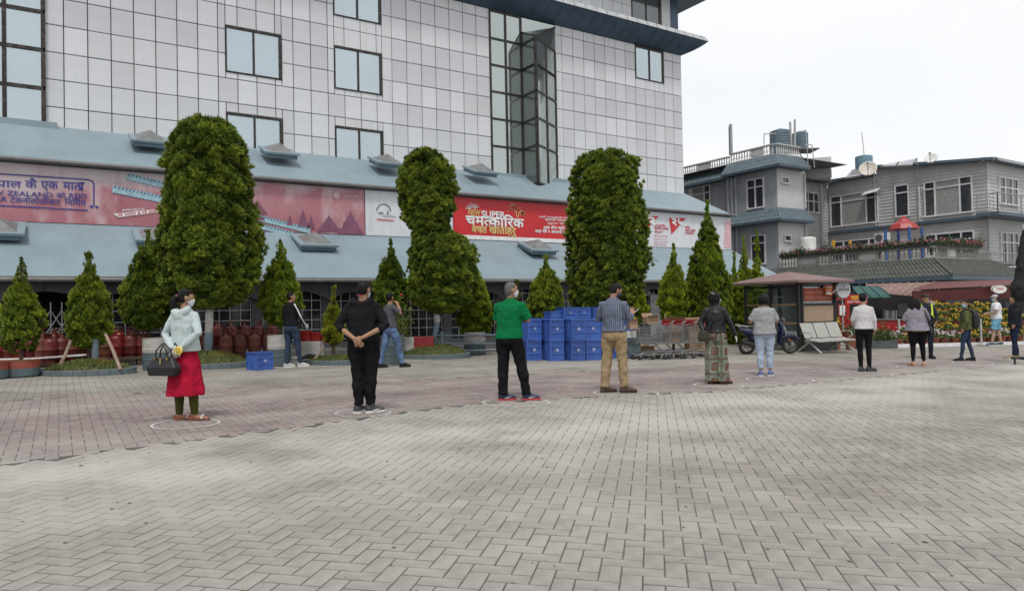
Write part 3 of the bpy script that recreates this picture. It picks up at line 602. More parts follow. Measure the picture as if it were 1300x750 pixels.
def temple(cx, yb, w, h):
    g = MB()
    P_ = [(-1, 0), (-.75, .25), (-.6, .28), (-.55, .45), (-.3, .6), (-.22, .75), (-.1, .82), (0, 1), (.1, .82), (.22, .75), (.3, .6), (.55, .45), (.6, .28), (.75, .25), (1, 0)]
    poly(g, [(cx+a*w, yb-c*h) for a, c in P_], .001+.0007*(int(cx) % 5)); obj('temple_print', g, m_temple, pk, world=True)
temple(368, 286, 4, 14); temple(385, 289, 8, 24); temple(395, 290, 5, 18); temple(418, 294, 16, 22); temple(445, 297, 17, 30); temple(330, 280, 6, 20)
g = MB(); ptext(g, 'नेपाल रोलिङ', (425, 243.5), (448, 245), 1.6); ptext(g, 'स्टील उद्योग', (436, 251), (455, 252), 4.5); 
for k in range(12): a0 = k*math.pi/6; poly(g, [(427.5, 248), (427.5+4*math.cos(a0), 248+4*math.sin(a0)), (427.5+4*math.cos(a0+.4), 248+4*math.sin(a0+.4))], .001)
obj('emblem', g, mat('pale pink print', (.62, .45, .48), .5), pk, world=True)
wb = sheet('b', 'dull white banner with a small round town emblem between the pink and red banners', 463.5, 575, m_vw)
g = MB()
for k in range(16):
    a0 = math.pi+k*math.pi/16*1.0; a1 = a0+math.pi/16; cx, cy, r1, r2 = 487, 268, 8, 9.5
    poly(g, [(cx+r1*math.cos(a0), cy+r1*math.sin(a0)), (cx+r2*math.cos(a0), cy+r2*math.sin(a0)), (cx+r2*math.cos(a1), cy+r2*math.sin(a1)), (cx+r1*math.cos(a1), cy+r1*math.sin(a1))])
poly(g, [(480, 270), (486, 269), (487, 271), (481, 272)]); poly(g, [(491, 272), (492.5, 266), (494, 272)]); ptext(g, 'स्थानीय', (485, 275), (503, 277), 3); obj('emblem', g, mat('grey blue print', (.14, .2, .24), .5), wb, world=True)
g = MB(); stroke(g, [(479, 278), (500, 280)], .03); stroke(g, [(479, 279.5), (496, 281.5)], .01); obj('lettering', g, m_redp, wb, world=True)
rd = sheet('b', 'bright red banner with white and gold lettering above a white strip', 575, 736, m_vr)
g = MB(); s0 = Wt(575, 240, TP)[0]; s1 = Wt(736, 290, TP)[0]; g.add([(s0, TP, ZB0), (s1, TP, ZB0), (s1, TP, ZB0+.16), (s0, TP, ZB0+.16)], [(0, 1, 2, 3)]); obj('white_strip', g, m_wpr, rd, world=True)
g = MB(); ptext(g, 'SUPER', (611.5, 275.5), (641, 277), 8, .03)
ptext(g, [('चम', 0), ('त', .72), ('कािरक', 0)], (591.5, 284.8), (665, 289), 15, .03)
for a0 in np.linspace(-2.9, -.5, 7): stroke(g, [(600+3*math.cos(a0), 266+3*math.sin(a0)), (600+9*math.cos(a0), 266+8*math.sin(a0))], .03)
for k, (x0, x1, y, h) in enumerate(((684, 733, 276.3, 2.6), (692, 733, 280.2, 2.6), (695, 733, 284.2, 2.6))): ptext(g, ['जहाँ पाउनुहुन्छ सबै बचत', 'खातामा उच्चतम ब्याज', 'तुरुन्त खोलनुहोस'][k], (x0, y), (x1, y+1.8), h, .01)
ptext(g, 'अब तीन बढी NIC', (690, 290.5), (728, 292), 4.6, .03); ptext(g, 'अझ धेरै र आफनो जीवन', (679, 295), (726, 297), 4.6, .03); obj('lettering', g, m_wpr, rd, world=True)
g = MB(); ptext(g, 'NEW', (594.5, 272.8), (610, 274.2), 7.5, .02, .15); ptext(g, 'बचत', (599, 295), (618, 296), 8, .035); ptext(g, 'खाताहरु', (621, 296), (655, 297.8), 8.3, .035)
def spiral(cx, cy, r, t0, dirn):
    stroke(g, [(cx+r*(1-k/26)*math.cos(t0+dirn*k*.42), cy+r*(1-k/26)*math.sin(t0+dirn*k*.42)) for k in range(24)], .035)
spiral(651, 263.5, 6, 1.2, -1); spiral(664, 271, 4.2, 2.4, 1); stroke(g, [(656, 276), (655.5, 268), (656, 262)], .035); stroke(g, [(658, 276), (658.5, 270), (662, 267)], .035)
for x, y in ((645, 268), (660, 264), (655, 268)): poly(g, [(x-1, y), (x, y-1), (x+1, y), (x, y+1)], .001)
obj('gold_lettering', g, m_gold, rd, world=True)
wr = sheet('b', 'white banner with two red triangles and red lettering at the right end', 736.5, 928, m_vw)
g = MB(); poly(g, [(808, 274), (836.5, 274.5), (816, 297)]); poly(g, [(849.5, 277), (871, 276.8), (852.5, 297.5)])
ptext(g, 'वार्षिक', (831, 287), (845, 288), 3, .02); ptext(g, 'ब्याज दरमा', (831, 291), (849, 292.2), 3, .02); ptext(g, 'वृद्धि', (831, 295), (843, 296), 3, .02)
ptext(g, 'थप', (870, 290), (876, 290.4), 3, .02); ptext(g, 'नगद रकम', (870, 293.5), (883, 294.5), 2.8, .02); ptext(g, 'उपहार', (870, 297), (881, 297.8), 2.8, .02)
for k in range(4): ptext(g, ['साधारण बचत', 'मुद्दती खाता', 'ऋण सुविधा', 'सम्पर्क कार्यालय'][k], (830, 300+3.6*k), (848-2*(k % 2), 301.2+3.6*k), 1.6)
obj('lettering', g, m_redp, wr, world=True)
g = MB(); ptext(g, '२', (821, 285), (832, 285.5), 9.5, .05); ptext(g, '२५', (853.5, 286), (867, 286.5), 8.5, .05); g.v = [(v[0], v[1]-.004, v[2]) for v in g.v]; obj('numerals', g, m_wpr, wr, world=True)
g = MB(); poly(g, [(921, 281), (928, 281.5), (927.5, 315), (919, 314.5)]); obj('pink_edge', g, mat('pink wash print', (.62, .38, .4), .5, var=.1), wr, world=True)
# ================================================================== TREES AND PLANTING
m_leaf = mat('conifer foliage', (.090, .138, .022), .6, col2=(.128, .180, .030), vs=1.2, attr='tint', spec=.12)
m_bark = mat('rough brown bark', (.10, .07, .05), .9, var=.3, vs=9, bump=.6, bs=30)
m_lime = mat('flaking white limewash', (.46, .45, .43), .8, dirt=.6, dcol=(.22, .19, .16)); m_bluew = mat('flaking grey blue paint', (.13, .19, .23), .75, dirt=.35, dcol=(.3, .3, .28))
def leaf_clump(seed, m):
    r = np.random.default_rng(seed); V = []
    for i in range(m):
        d = r.normal(0, 1, 3); d[2] = abs(d[2])*.9+.15; d[1] = abs(d[1])*.8+.1; d /= np.linalg.norm(d)     # +y is outwards
        w = np.cross(d, r.normal(0, 1, 3)); w /= np.linalg.norm(w)
        p = d*r.uniform(.0, .35); L = r.uniform(.35, .85); wd = r.uniform(.05, .10)
        V += [p-w*wd*.35, p+d*L*.55-w*wd, p+d*L, p+d*L*.55+w*wd]
    return np.array(V)
CL = [leaf_clump(i, 56) for i in range(6)]; CLs = [leaf_clump(20+i, 40) for i in range(6)]
def crown_mesh(name, parent, prof, n, size, seed, lump=.12, sparse=None, tintc=(1, 1, 1), jag=.25, tmpl=None, tilt=.0):
    """prof: list of (z, r, cx, cy) in the tree's frame, bottom to top"""
    r = np.random.default_rng(seed); pr = np.array(prof); zs = pr[:, 0]
    zf = np.linspace(zs[0], zs[-1], 200); w = np.interp(zf, zs, pr[:, 1])+.05; cdf = np.cumsum(w); cdf /= cdf[-1]
    z = np.interp(r.random(n), cdf, zf); a = r.random(n)*2*math.pi
    rad = np.interp(z, zs, pr[:, 1]); ph = r.random(6)*6.28
    bumpy = 1+lump*(np.sin(a*3+ph[0]+z*2.3)*.5+np.sin(a*5+ph[1]-z*4.1)*.35+np.sin(a*2+z*6.3+ph[2])*.4+np.sin(a*9+z*9+ph[3])*.3)
    # shoots come in little tufts: pull clump centres towards tuft centres
    inner = r.random(n) < .18; k = np.where(inner, r.uniform(.35, .8, n), r.uniform(.84, 1.02, n)+np.abs(r.normal(0, jag*.14, n)))
    R = rad*bumpy*k; cx = np.interp(z, zs, pr[:, 2]); cy = np.interp(z, zs, pr[:, 3])
    C = np.stack([cx+R*np.cos(a), cy+R*np.sin(a), z], 1)
    from mathutils import noise as mn
    fq_ = 1.35/size; nz_ = np.array([mn.noise(Vector((p[0]*fq_*.55, p[1]*fq_*.55, p[2]*fq_*.42+seed*9))) for p in C]); nz2 = np.array([mn.noise(Vector((p[0]*1.6, p[1]*1.6, p[2]*1.2+seed*5))) for p in C])
    dR = nz_*size*1.35; C[:, 0] += dR*np.cos(a); C[:, 1] += dR*np.sin(a)
    if sparse is not None: keep = r.random(n) < np.interp(z, *sparse); C, a, z, nz_, nz2 = C[keep], a[keep], z[keep], nz_[keep], nz2[keep]; rad = rad[keep]; n = len(C); inner = inner[keep]
    T = tmpl or CL; ti = r.integers(0, len(T), n); m4 = len(T[0]); V = np.empty((n, m4, 3)); sc = size*r.uniform(.7, 1.25, n)*np.clip(.35+rad/(size*3.2), .24, 1)
    yaw = a-math.pi/2+r.normal(0, .3, n); c, s = np.cos(yaw), np.sin(yaw); up = 1+.35*r.random(n)+tilt
    # fine-grained placing so that neighbours share a tuft
    for i, t in enumerate(T):
        q = np.where(ti == i)[0]; 
        if not len(q): continue
        P = t[None]*sc[q, None, None]; P = P*np.stack([np.ones(len(q)), np.ones(len(q)), up[q]], 1)[:, None, :]
        x = P[..., 0]*c[q, None]-P[..., 1]*s[q, None]; y = P[..., 0]*s[q, None]+P[..., 1]*c[q, None]
        V[q] = np.stack([x, y, P[..., 2]], 2)+C[q, None, :]
    V = V.reshape(-1, 3); nf = len(V)//4; Fa = np.arange(nf*4).reshape(-1, 4)
    tuft = r.normal(0, 1, n); hue = r.normal(0, 1, n); br = np.clip(.92+.10*tuft+1.0*nz_+.5*nz2, .25, 2.0); hue = hue*.6+nz_*2.2
    t3 = np.stack([br*(1.02+.13*hue), br*(1.0+.03*hue), br*(.9-.10*hue)], 1)*np.array(tintc)
    tint = np.repeat(t3, m4//4, 0)*r.uniform(.75, 1.25, (nf, 1))
    # core of older foliage, same leaf colour
    L = [(p[2], p[3], p[0], max(p[1]*.72, .01), max(p[1]*.72, .01)) for p in prof]
    if sparse is None:
        b = MB(); rings(b, L, 18); Vc = np.array(b.v); fq = np.array([f for f in b.f if len(f) == 4])
        # crumple it
        Vc += r.normal(0, .02, Vc.shape); Fa = np.concatenate([Fa, fq+len(V)]); V = np.concatenate([V, Vc]); tint = np.concatenate([tint, np.full((len(fq), 3), .8)*np.array(tintc)])
    return np_mesh(name, V, Fa, m_leaf, np.clip(tint, 0, 3), parent)
def tree(label, base, prof_px, n, size, seed, trunk=(.06, .04), ztr=None, paint=None, group='clipped conifers in front of the low wing', lift=0, **k):
    """prof_px: (y, halfwidth, x) in photo pixels at the trunk's own distance, turned into metres"""
    d = depth(base); mp = d/F; x0, y0 = None, None; r = thing('conifer_tree', label, 'tree', base, 0, group)
    P_ = []
    u = np.array([math.cos(AZ), -math.sin(AZ)])                    # sideways as seen from the yard
    for y, hw, x in sorted(prof_px, key=lambda q: -q[0]):
        q = CAM+ray(x, y)*(d/float(ray(x, y)@FW)); off = (q-np.array(base)); P_.append((off[2], max(.03, hw*mp-size*(.5 if size > .12 else 1.05)), off[0], off[1]))
    zt_ = P_[-1]; P_[-1] = (zt_[0]-size*.5, *zt_[1:])
    crown_mesh('crown', r, P_, n, size, seed, **k)
    zb = P_[0][0]; zm = P_[len(P_)//2][0]; zt = P_[-1][0]; b = MB(); R0, R1 = trunk; cx, cy = P_[0][2], P_[0][3]
    pts = [(0, 0, -.15), (cx*.2+.01, cy*.2, zb*.4), (cx*.6, cy*.6-.01, zb*.85), (P_[len(P_)//2][2], P_[len(P_)//2][3], zm), (P_[-2][2], P_[-2][3], zt*.93)]
    tube(b, pts, [R0, R0*.92, R0*.85, R1, .012], 10)
    rr = random.Random(seed)
    for i in range(9):                                             # main limbs inside the crown
        z = zb+(zt-zb)*rr.uniform(-.02, .75); a = rr.uniform(0, 6.28); kx = np.interp(z, [p[0] for p in P_], [p[2] for p in P_]); ky = np.interp(z, [p[0] for p in P_], [p[3] for p in P_]); w = np.interp(z, [p[0] for p in P_], [p[1] for p in P_])*.7
        tube(b, [(kx, ky, z-.1), (kx+w*.5*math.cos(a), ky+w*.5*math.sin(a), z+.12), (kx+w*math.cos(a), ky+w*math.sin(a), z+.38)], [R1*.6, R1*.4, .006], 5)
    t = obj('trunk', b, m_bark, r, smooth=True)
    if paint:
        for (z0, z1, m) in paint:
            b = MB(); n_ = 7
            def cen(z): return (np.interp(z, [p[2] for p in pts], [p[0] for p in pts]), np.interp(z, [p[2] for p in pts], [p[1] for p in pts]))
            tube(b, [(*cen(z), z) for z in np.linspace(z0, z1, n_)], [R0*1.09+rr.uniform(-.004, .006) for _ in range(n_)], 12); obj('painted_band', b, m, t, smooth=True)
    return r
m_kerb = mat('grey blue painted kerb', (.095, .125, .135), .75, dirt=.45, dcol=(.17, .17, .155)); m_soil = mat('mossy soil', (.085, .085, .04), .95, var=.3, vs=5)
m_grass = mat('short lawn grass', (.085, .125, .035), .8, col2=(.12, .15, .05), vs=2, attr='tint', spec=.2)
def mound(label, px, py, rx, ry, h, ng=5200, grass=1.0):
    c = G(px, py); r = thing('planter_mound', label, 'planter', c, AZ*-1, 'kerbed planting mounds')
    b = MB(); n = 26
    for i in range(n):                                             # curved kerb in separate castings
        a0 = 2*math.pi*i/n+.004; a1 = 2*math.pi*(i+1)/n-.004; vs = []
        for a in (a0, a1):
            for q, z in ((1, -.05), (1, .105), (.985, .115), (.90, .115), (.90, -.05)): vs.append((rx*q*math.cos(a), ry*q*math.sin(a), z))
        b = MB(); b.add(vs, [(k, k+1, k+6, k+5) for k in range(4)]+[(4, 3, 2, 1, 0), (5, 6, 7, 8, 9)]); obj('kerb_stone', b, m_kerb, r)
    b = MB(); L = [(0, 0, .06+h*math.cos(t)**1.6*1.0, rx*.92*math.sin(t)+.001, ry*.92*math.sin(t)+.001) for t in np.linspace(math.pi/2, 0, 8)]; rings(b, L, 28); obj('soil', b, m_soil, r, smooth=True)
    rg = np.random.default_rng(int(px)); k = rg.random(ng)**.5*.9; a = rg.random(ng)*6.283; t = np.arcsin(np.clip(k/.92, 0, 1)); z = .06+h*np.cos(t)**1.6
    C = np.stack([rx*k*np.cos(a), ry*k*np.sin(a), z-.005], 1); yaw = rg.random(ng)*3.14; hh = rg.uniform(.02, .05, ng); w = .012; lean = rg.normal(0, .018, (ng, 2))
    dx = np.stack([np.cos(yaw)*w, np.sin(yaw)*w, np.zeros(ng)], 1); top = C+np.stack([lean[:, 0], lean[:, 1], hh], 1)
    V = np.stack([C-dx, C+dx, top+dx*.2, top-dx*.2], 1).reshape(-1, 3); tn = rg.uniform(.6, 1.3, (ng, 1))*np.array([1.1, 1, .9])
    dry = (np.sin(C[:, 0]*5)+np.sin(C[:, 1]*7+2) > (1.45*grass)); tn[dry] *= np.array([1.5, 1.1, .9])
    np_mesh('grass', V, np.arange(ng*4).reshape(-1, 4), m_grass, tn, r, 'stuff'); return c
cA = mound('blue kerbed grass mound round the trunk of the largest clipped tree', 263, 465.5, 1.02, .75, .30, grass=.6)
c1 = mound('blue kerbed grass mound with two timber tree props', 112, 474, .95, .7, .22)
cY = mound('blue kerbed mound round the small yellowish conifer', 433, 461, .95, .7, .12, grass=.5)
cB = mound('blue kerbed grass mound round the two-tiered tree left of the man in green', 549, 453.5, 1.05, .8, .30)
def onm(c, h): return (c[0], c[1], c[2]+h)
BIG = 'big clipped trees in front of the banners'
tree('largest clipped conifer, bell-shaped crown over a white and blue painted trunk', onm(cA, .0), [(392, 22, 268), (382, 42, 268), (362, 55, 267), (330, 62, 268), (300, 60, 267), (278, 55, 266), (258, 50, 265), (240, 49, 265), (215, 48, 264), (190, 45, 264), (172, 37, 263), (158, 23, 262), (150, 7, 262)], 5600, .14, 1, trunk=(.085, .07), paint=((.25, .78, m_bluew), (.78, 1.35, m_lime)), group=BIG, lump=.05)
tree('two-tiered clipped conifer with an egg-shaped top and a rounder lower crown', onm(cB, .0), [(398, 12, 560), (388, 34, 560), (370, 42, 561), (345, 43, 562), (322, 41, 562), (305, 33, 558), (296, 24, 548), (285, 27, 544), (265, 33, 543), (240, 36, 542), (220, 33, 541), (202, 24, 540), (192, 12, 539), (187, 4, 539)], 4800, .13, 2, trunk=(.07, .055), paint=((.2, .95, m_bluew), (.95, 1.3, m_lime)), group=BIG, lump=.06)
cC = G(770, 447)
tree('tall flat-topped clipped conifer behind the man in the checked shirt', cC, [(402, 18, 770), (394, 38, 770), (375, 45, 770), (350, 49, 771), (325, 51, 771), (295, 50, 771), (270, 47, 771), (250, 44, 770), (230, 42, 769), (215, 40, 768), (203, 34, 768), (195, 20, 767), (192, 8, 767)], 5400, .135, 3, trunk=(.08, .07), group=BIG, lump=.05)
def small(label, px, py, top, bot, hw, seed, n=650, lift=0, cx=None, size=.098, wb=.74, **k):
    b = G(px, py); b = (b[0], b[1], b[2]+lift); cx = cx or px; H = bot-top
    pr = [(bot, hw*wb*.5, cx), (bot-.05*H, hw*wb, cx), (bot-.22*H, hw, cx), (bot-.4*H, hw*.9, cx), (bot-.58*H, hw*.68, cx), (bot-.75*H, hw*.40, cx+.5), (bot-.88*H, hw*.22, cx), (bot-.95*H, hw*.09, cx), (top, .8, cx-.5)]
    return tree(label, b, pr, int(n*1.6), size, seed, trunk=(.045, .03), lump=.07, jag=.45, tilt=.45, **k)
G_ = lambda px, py: G(px, py)
small('young conifer thinning at the foot in the red and blue pot at the left edge', 27, 476, 325, 452, 27, 11, 620, sparse=([.5, .9, 1.3, 3], [.25, .5, .95, 1]), tintc=(1.1, 1.05, .9))
small('young conifer held by two timber props on the grass mound', 113, 472, 318, 443, 29, 12, 850, lift=.1, tintc=(1.15, 1.08, .9))
small('dark dense conifer left of the largest clipped tree', 190, 462, 290, 418, 33, 13, 1100, wb=.8, cx=188)
small('dense conifer behind the man in the striped black jacket', 356, 461, 303, 414, 27, 14, 950, wb=.8, tintc=(1.1, 1.1, .8))
small('small sparse yellowish conifer on its own mound', 423, 461, 362, 440, 16, 15, 380, lift=.1, size=.09, tintc=(1.75, 1.35, .9), sparse=([0, .3, .8, 3], [.6, .8, 1, 1]))
small('dark conifer behind the hooded man in black', 496, 453, 302, 402, 23, 16, 800, tintc=(.85, .9, .8))
small('bright conifer in the drum right of the two-tiered tree', 602, 449, 323, 430, 24, 17, 850, wb=.8, tintc=(1.25, 1.2, .8))
small('thin dry-looking conifer beside the man in green', 656, 447, 354, 436, 14, 18, 420, size=.09, tintc=(1.0, .85, .8))
small('dense conifer rising behind the stacked blue crates', 693, 449, 322, 412, 24, 19, 850, wb=.8, tintc=(1.15, 1.1, .8))
small('bright narrow conifer tucked behind the tall flat-topped tree', 808, 448, 345, 412, 15, 20, 500, wb=.85, tintc=(1.4, 1.35, .8))
small('slim conifer behind the shopping carts', 855, 449, 308, 412, 20, 21, 850, wb=.8, tintc=(1.3, 1.25, .8))
small('tall wide-skirted conifer behind the woman in the leather jacket', 898, 446, 252, 428, 30, 22, 1500, wb=.85, tintc=(1.1, 1.1, .8))
small('leftmost of the three slim conifers behind the kiosk', 932, 437, 318, 438, 15, 23, 500, wb=.9, tintc=(1.2, 1.2, .8))
small('middle one of the three slim conifers behind the kiosk', 944, 437, 298, 438, 17, 24, 600, wb=.9, tintc=(1.5, 1.4, .8))
small('rightmost of the three slim conifers behind the kiosk', 961, 437, 290, 436, 14, 25, 560, wb=.9, tintc=(1.4, 1.35, .8))
# straggly rose bush with a few red blooms behind the hooded man
bb = G(505, 455); r = thing('rose_bush', 'straggly rose bush with a few red blooms behind the hooded man', 'plant', bb)
bt = MB(); rr = random.Random(5); Lf = []
for i in range(14):
    a = rr.uniform(0, 6.28); h = rr.uniform(.9, 1.75); e = (rr.uniform(.2, .5)*math.cos(a), rr.uniform(.2, .5)*math.sin(a), h); tube(bt, [(0, 0, 0), (e[0]*.4, e[1]*.4, h*.6), e], [.012, .009, .004], 5); Lf.append(e)
obj('stem', bt, m_bark, r, kind='stuff'); V = []
for i in range(900):
    e = rr.choice(Lf); k = rr.uniform(.45, 1.05); p = np.array([e[0]*k, e[1]*k, e[2]*k])+np.array([rr.gauss(0, .09) for _ in range(3)]); d = np.array([rr.gauss(0, 1) for _ in range(3)]); d /= np.linalg.norm(d); w = np.cross(d, [rr.gauss(0, 1) for _ in range(3)]); w /= np.linalg.norm(w)+1e-6
    V += [p, p+d*.03-w*.018, p+d*.06, p+d*.03+w*.018]
np_mesh('leaves', np.array(V), np.arange(len(V)).reshape(-1, 4), m_leaf, rng.uniform(.6, 1.4, (len(V)//4, 1))*np.array([1, .9, .8]), r, 'stuff')
m_rose = mat('red petals', (.5, .04, .06), .6)
for i in range(4):
    e = Lf[i]; g = MB()
    for k in range(5): a = k*1.26; ell(g, (e[0]+.02*math.cos(a), e[1]+.02*math.sin(a), e[2]+.02), .022, .022, .02, 6)
    obj('bloom', g, m_rose, r)
# timber props
m_wood = mat('weathered timber', (.26, .19, .14), .8, var=.25, vs=6, dirt=.3, dcol=(.15, .12, .1))
def prop(a, c, label, rad=.035):
    b = MB(); tube(b, [a, tuple((np.array(a)+np.array(c))/2+np.array([.01, 0, 0])), c], [rad, rad*.95, rad*.85], 7); single('timber_prop', b, m_wood, label, 'post', 'timber props of the young trees')
def P3(px, py, d): q = ray(px, py); return tuple(CAM+q*(d/float(q@FW)))
d1 = depth(c1); prop(P3(73, 471, d1-.3), P3(90, 432, d1), 'timber prop leaning right under the young conifer on the grass mound'); prop(P3(153, 469, d1-.35), P3(134, 424, d1), 'timber prop leaning left against the young conifer on the grass mound')
dY = depth(cY); prop(P3(398, 458, dY-.2), P3(411, 440, dY), 'short timber prop of the small yellowish conifer')
# ------------------------------------------------------------------ pots and drums
m_terr = mat('faded red paint', (.24, .055, .035), .7, dirt=.3, dcol=(.2, .1, .07)); m_dr = mat('dull grey blue drum paint', (.085, .12, .13), .6, dirt=.5, dcol=(.07, .08, .08)); m_drw = mat('chipped white drum paint', (.40, .39, .36), .7, dirt=.5, dcol=(.25, .23, .2))
def drum(label, px, py, R=.29, H=.74, split=.55, loc=None, cols=None):
    c = G(px, py) if loc is None else loc; r = thing('drum_planter', label, 'planter', c, 0, 'old drums used as planters'); b = MB()
    lathe(b, [(R*.97, 0), (R, .015), (R, H*.30), (R*1.03, H*.32), (R*1.03, H*.34), (R, H*.36), (R, H*split)], n=28, cap=True); obj('drum_wall', b, m_dr if not cols else cols[0], r, smooth=False)
    b = MB(); lathe(b, [(R*1.004, H*split), (R*1.03, H*.65), (R*1.03, H*.67), (R, H*.69), (R, H-.02), (R*1.025, H), (R*.95, H), (R*.94, H-.05), (.01, H-.06)], n=28); obj('painted_band', b, m_drw if not cols else cols[1], r)
    b = MB(); ell(b, (0, 0, H-.06), R*.9, R*.9, .05, 10); obj('soil', b, m_soil, r); return r
drum('grey drum with a chipped white band left of the woman in the mint jacket', 199, 469, .28, .70)
drum('grey drum with a dirty white band behind the man in the striped jacket', 355, 464, .27, .72)
drum('grey drum with a torn white band under the bright conifer', 603, 450, .31, .66)
drum('pale grey drum with dull red patches behind the legs of the man in jeans', 499, 462, .27, .70, cols=(m_dr, m_dr))
def potb(label, px, py, R, H):
    c = G(px, py); r = thing('wide_pot', label, 'planter', c, 0, 'wide painted tree pots'); b = MB(); lathe(b, [(R*.88, 0), (R*.97, .03), (R, H*.55)], n=26); obj('pot_wall', b, m_dr, r)
    b = MB(); lathe(b, [(R*1.005, H*.55), (R*1.01, H-.03), (R*1.03, H), (R*.93, H), (R*.92, H-.05), (.01, H-.05)], n=26); obj('painted_band', b, m_terr, r); b = MB(); ell(b, (0, 0, H-.04), R*.88, R*.88, .04, 10); obj('soil', b, m_soil, r)
potb('wide low pot, red above and grey below, at the left edge', 27, 478, .32, .33)
potb('wide low pot cut off by the left edge', -14, 481, .32, .33)
# ------------------------------------------------------------------ gas cylinders
m_cyl = mat('dull red gas cylinder paint', (.125, .016, .014), .42, var=.3, vs=2.2, rand=.25, dirt=.45, dcol=(.10, .035, .03), streak=.3, scol=(.20, .09, .07), ss=(8, 8, 1.5)); m_cylb = mat('bright red cylinder paint', (.17, .014, .013), .38, rand=.15)
m_cylr = mat('rusty orange red cylinder paint', (.17, .055, .038), .7, var=.35, vs=3, rand=.2, dirt=.5, dcol=(.12, .06, .045))
def cyl_proto(m, label, group):
    r = thing('gas_cylinder', label, 'gas cylinder', (0, 0, -50), 0, group); b = MB(); R = .158
    lathe(b, [(.06, .05), (.11, .055), (.145, .09), (R, .15), (R, .285), (R+.004, .29), (R+.004, .305), (R, .31), (R, .43), (.148, .49), (.12, .535), (.07, .56), (.03, .565)], n=22); obj('body', b, m, r, smooth=True)
    b = MB(); vs = [(.125, 0), (.13, .0), (.13, .07), (.125, .07)]; L = [(0, 0, z, q, q) for q, z in ((.12, .0), (.132, 0), (.132, .075), (.12, .075))]; rings(b, L, 20); obj('foot_ring', b, m, r)
    b = MB(); tor = [(.115*math.cos(a), .115*math.sin(a), .665) for a in np.linspace(0, 2*math.pi, 19)]; tube(b, tor, .011, 6, cap=False)
    for a in (.4, 2.5, 4.6): prism(b, [(.10*math.cos(a-.28), .10*math.sin(a-.28), .535), (.10*math.cos(a+.28), .10*math.sin(a+.28), .535), (.112*math.cos(a+.2), .112*math.sin(a+.2), .66), (.112*math.cos(a-.2), .112*math.sin(a-.2), .66)], (.006*math.cos(a), .006*math.sin(a), 0))
    obj('collar', b, m, r); b = MB(); tube(b, [(0, 0, .55), (0, 0, .60)], .022, 8); tube(b, [(0, 0, .60), (0, 0, .625)], .014, 6); tube(b, [(0, 0, .585), (.045, 0, .585)], .01, 6); obj('valve', b, mat('dull brass', (.35, .25, .1), .4, .8), r); return r
GC = 'red gas cylinders stored along the low wing'
protos = [cyl_proto(m_cyl, 'x', GC), cyl_proto(m_cylr, 'x', GC), cyl_proto(m_cylb, 'x', GC)]; used = [False]*3
def put_cyl(k, s, t, z, label, tilt=0):
    if not used[k]: o = protos[k]; o.location = (s, t, z); used[k] = True
    else: o = copy_thing(protos[k], (s, t, z))
    o.rotation_euler = (tilt, 0, rng.uniform(0, 6.28)); o['label'] = label; return o
rowsets = [
 # (x photo from, to, t, z above ground, count, kind, label)
 (-4, 92, 18.9, .14, 8, 0, 'red gas cylinder behind the pale pipe rail'),
 (100, 182, 19.3, .16, 6, 0, 'red gas cylinder behind the propped young conifer'),
 (14, 170, 19.9, .22, 9, 0, 'red gas cylinder in the raised back row at left'),
 (226, 262, 19.3, .12, 3, 0, 'red gas cylinder beside the painted trunk of the largest tree'),
 (287, 342, 19.2, .10, 4, 1, 'rusty gas cylinder between the painted trunk and the drum'),
 (276, 346, 19.95, .34, 5, 0, 'gas cylinder in the back row right of the painted trunk')]
for x0, x1, t, dz, n, k, lab in rowsets:
    for i in range(n):
        om = ['leftmost', 'second from the left', 'third from the left', 'fourth from the left', 'fifth from the left', 'sixth from the left', 'seventh from the left', 'eighth from the left', 'rightmost']; lab_ = (om[i] if i < n-1 else 'rightmost')+' '+lab
        px = x0+(x1-x0)*i/max(1, n-1); s = Wt(px, 440, t)[0]+rng.uniform(-.02, .02); kk = k if rng.random() < .75 else int(rng.integers(0, 3)); tt = t+rng.uniform(-.05, .05)
        put_cyl(kk, s, tt, gz(s, tt)+dz, lab_)
# timber plank under the raised cylinders
for x0, x1, t, dz, lb in ((-10, 100, 18.9, .14, 'behind the pale pipe rail'), (92, 185, 19.3, .2, 'behind the propped conifer'), (0, 185, 19.9, .22, 'of the raised back row at left'), (226, 268, 19.3, .12, 'beside the painted trunk'), (275, 350, 19.2, .10, 'of the rusty cylinders'), (268, 352, 19.95, .34, 'of the back row by the grey drum')):
    s0 = Wt(x0, 440, t)[0]; s1 = Wt(x1, 440, t)[0]; b = MB(); z0 = gz((s0+s1)/2, t); box(b, s0, s1, t-.22, t+.22, z0+dz-.06, z0+dz-.008)
    for k in range(4): s = s0+.15+(s1-s0-.3)*k/3; box(b, s-.05, s+.05, t-.2, t+.2, z0-.1, z0+dz-.061)
    single('timber_stand', b, mat('dark damp timber', (.07, .05, .04), .9, var=.3), 'low dark timber stand under the gas cylinders '+lb, 'stand', 'timber stands under the gas cylinders')
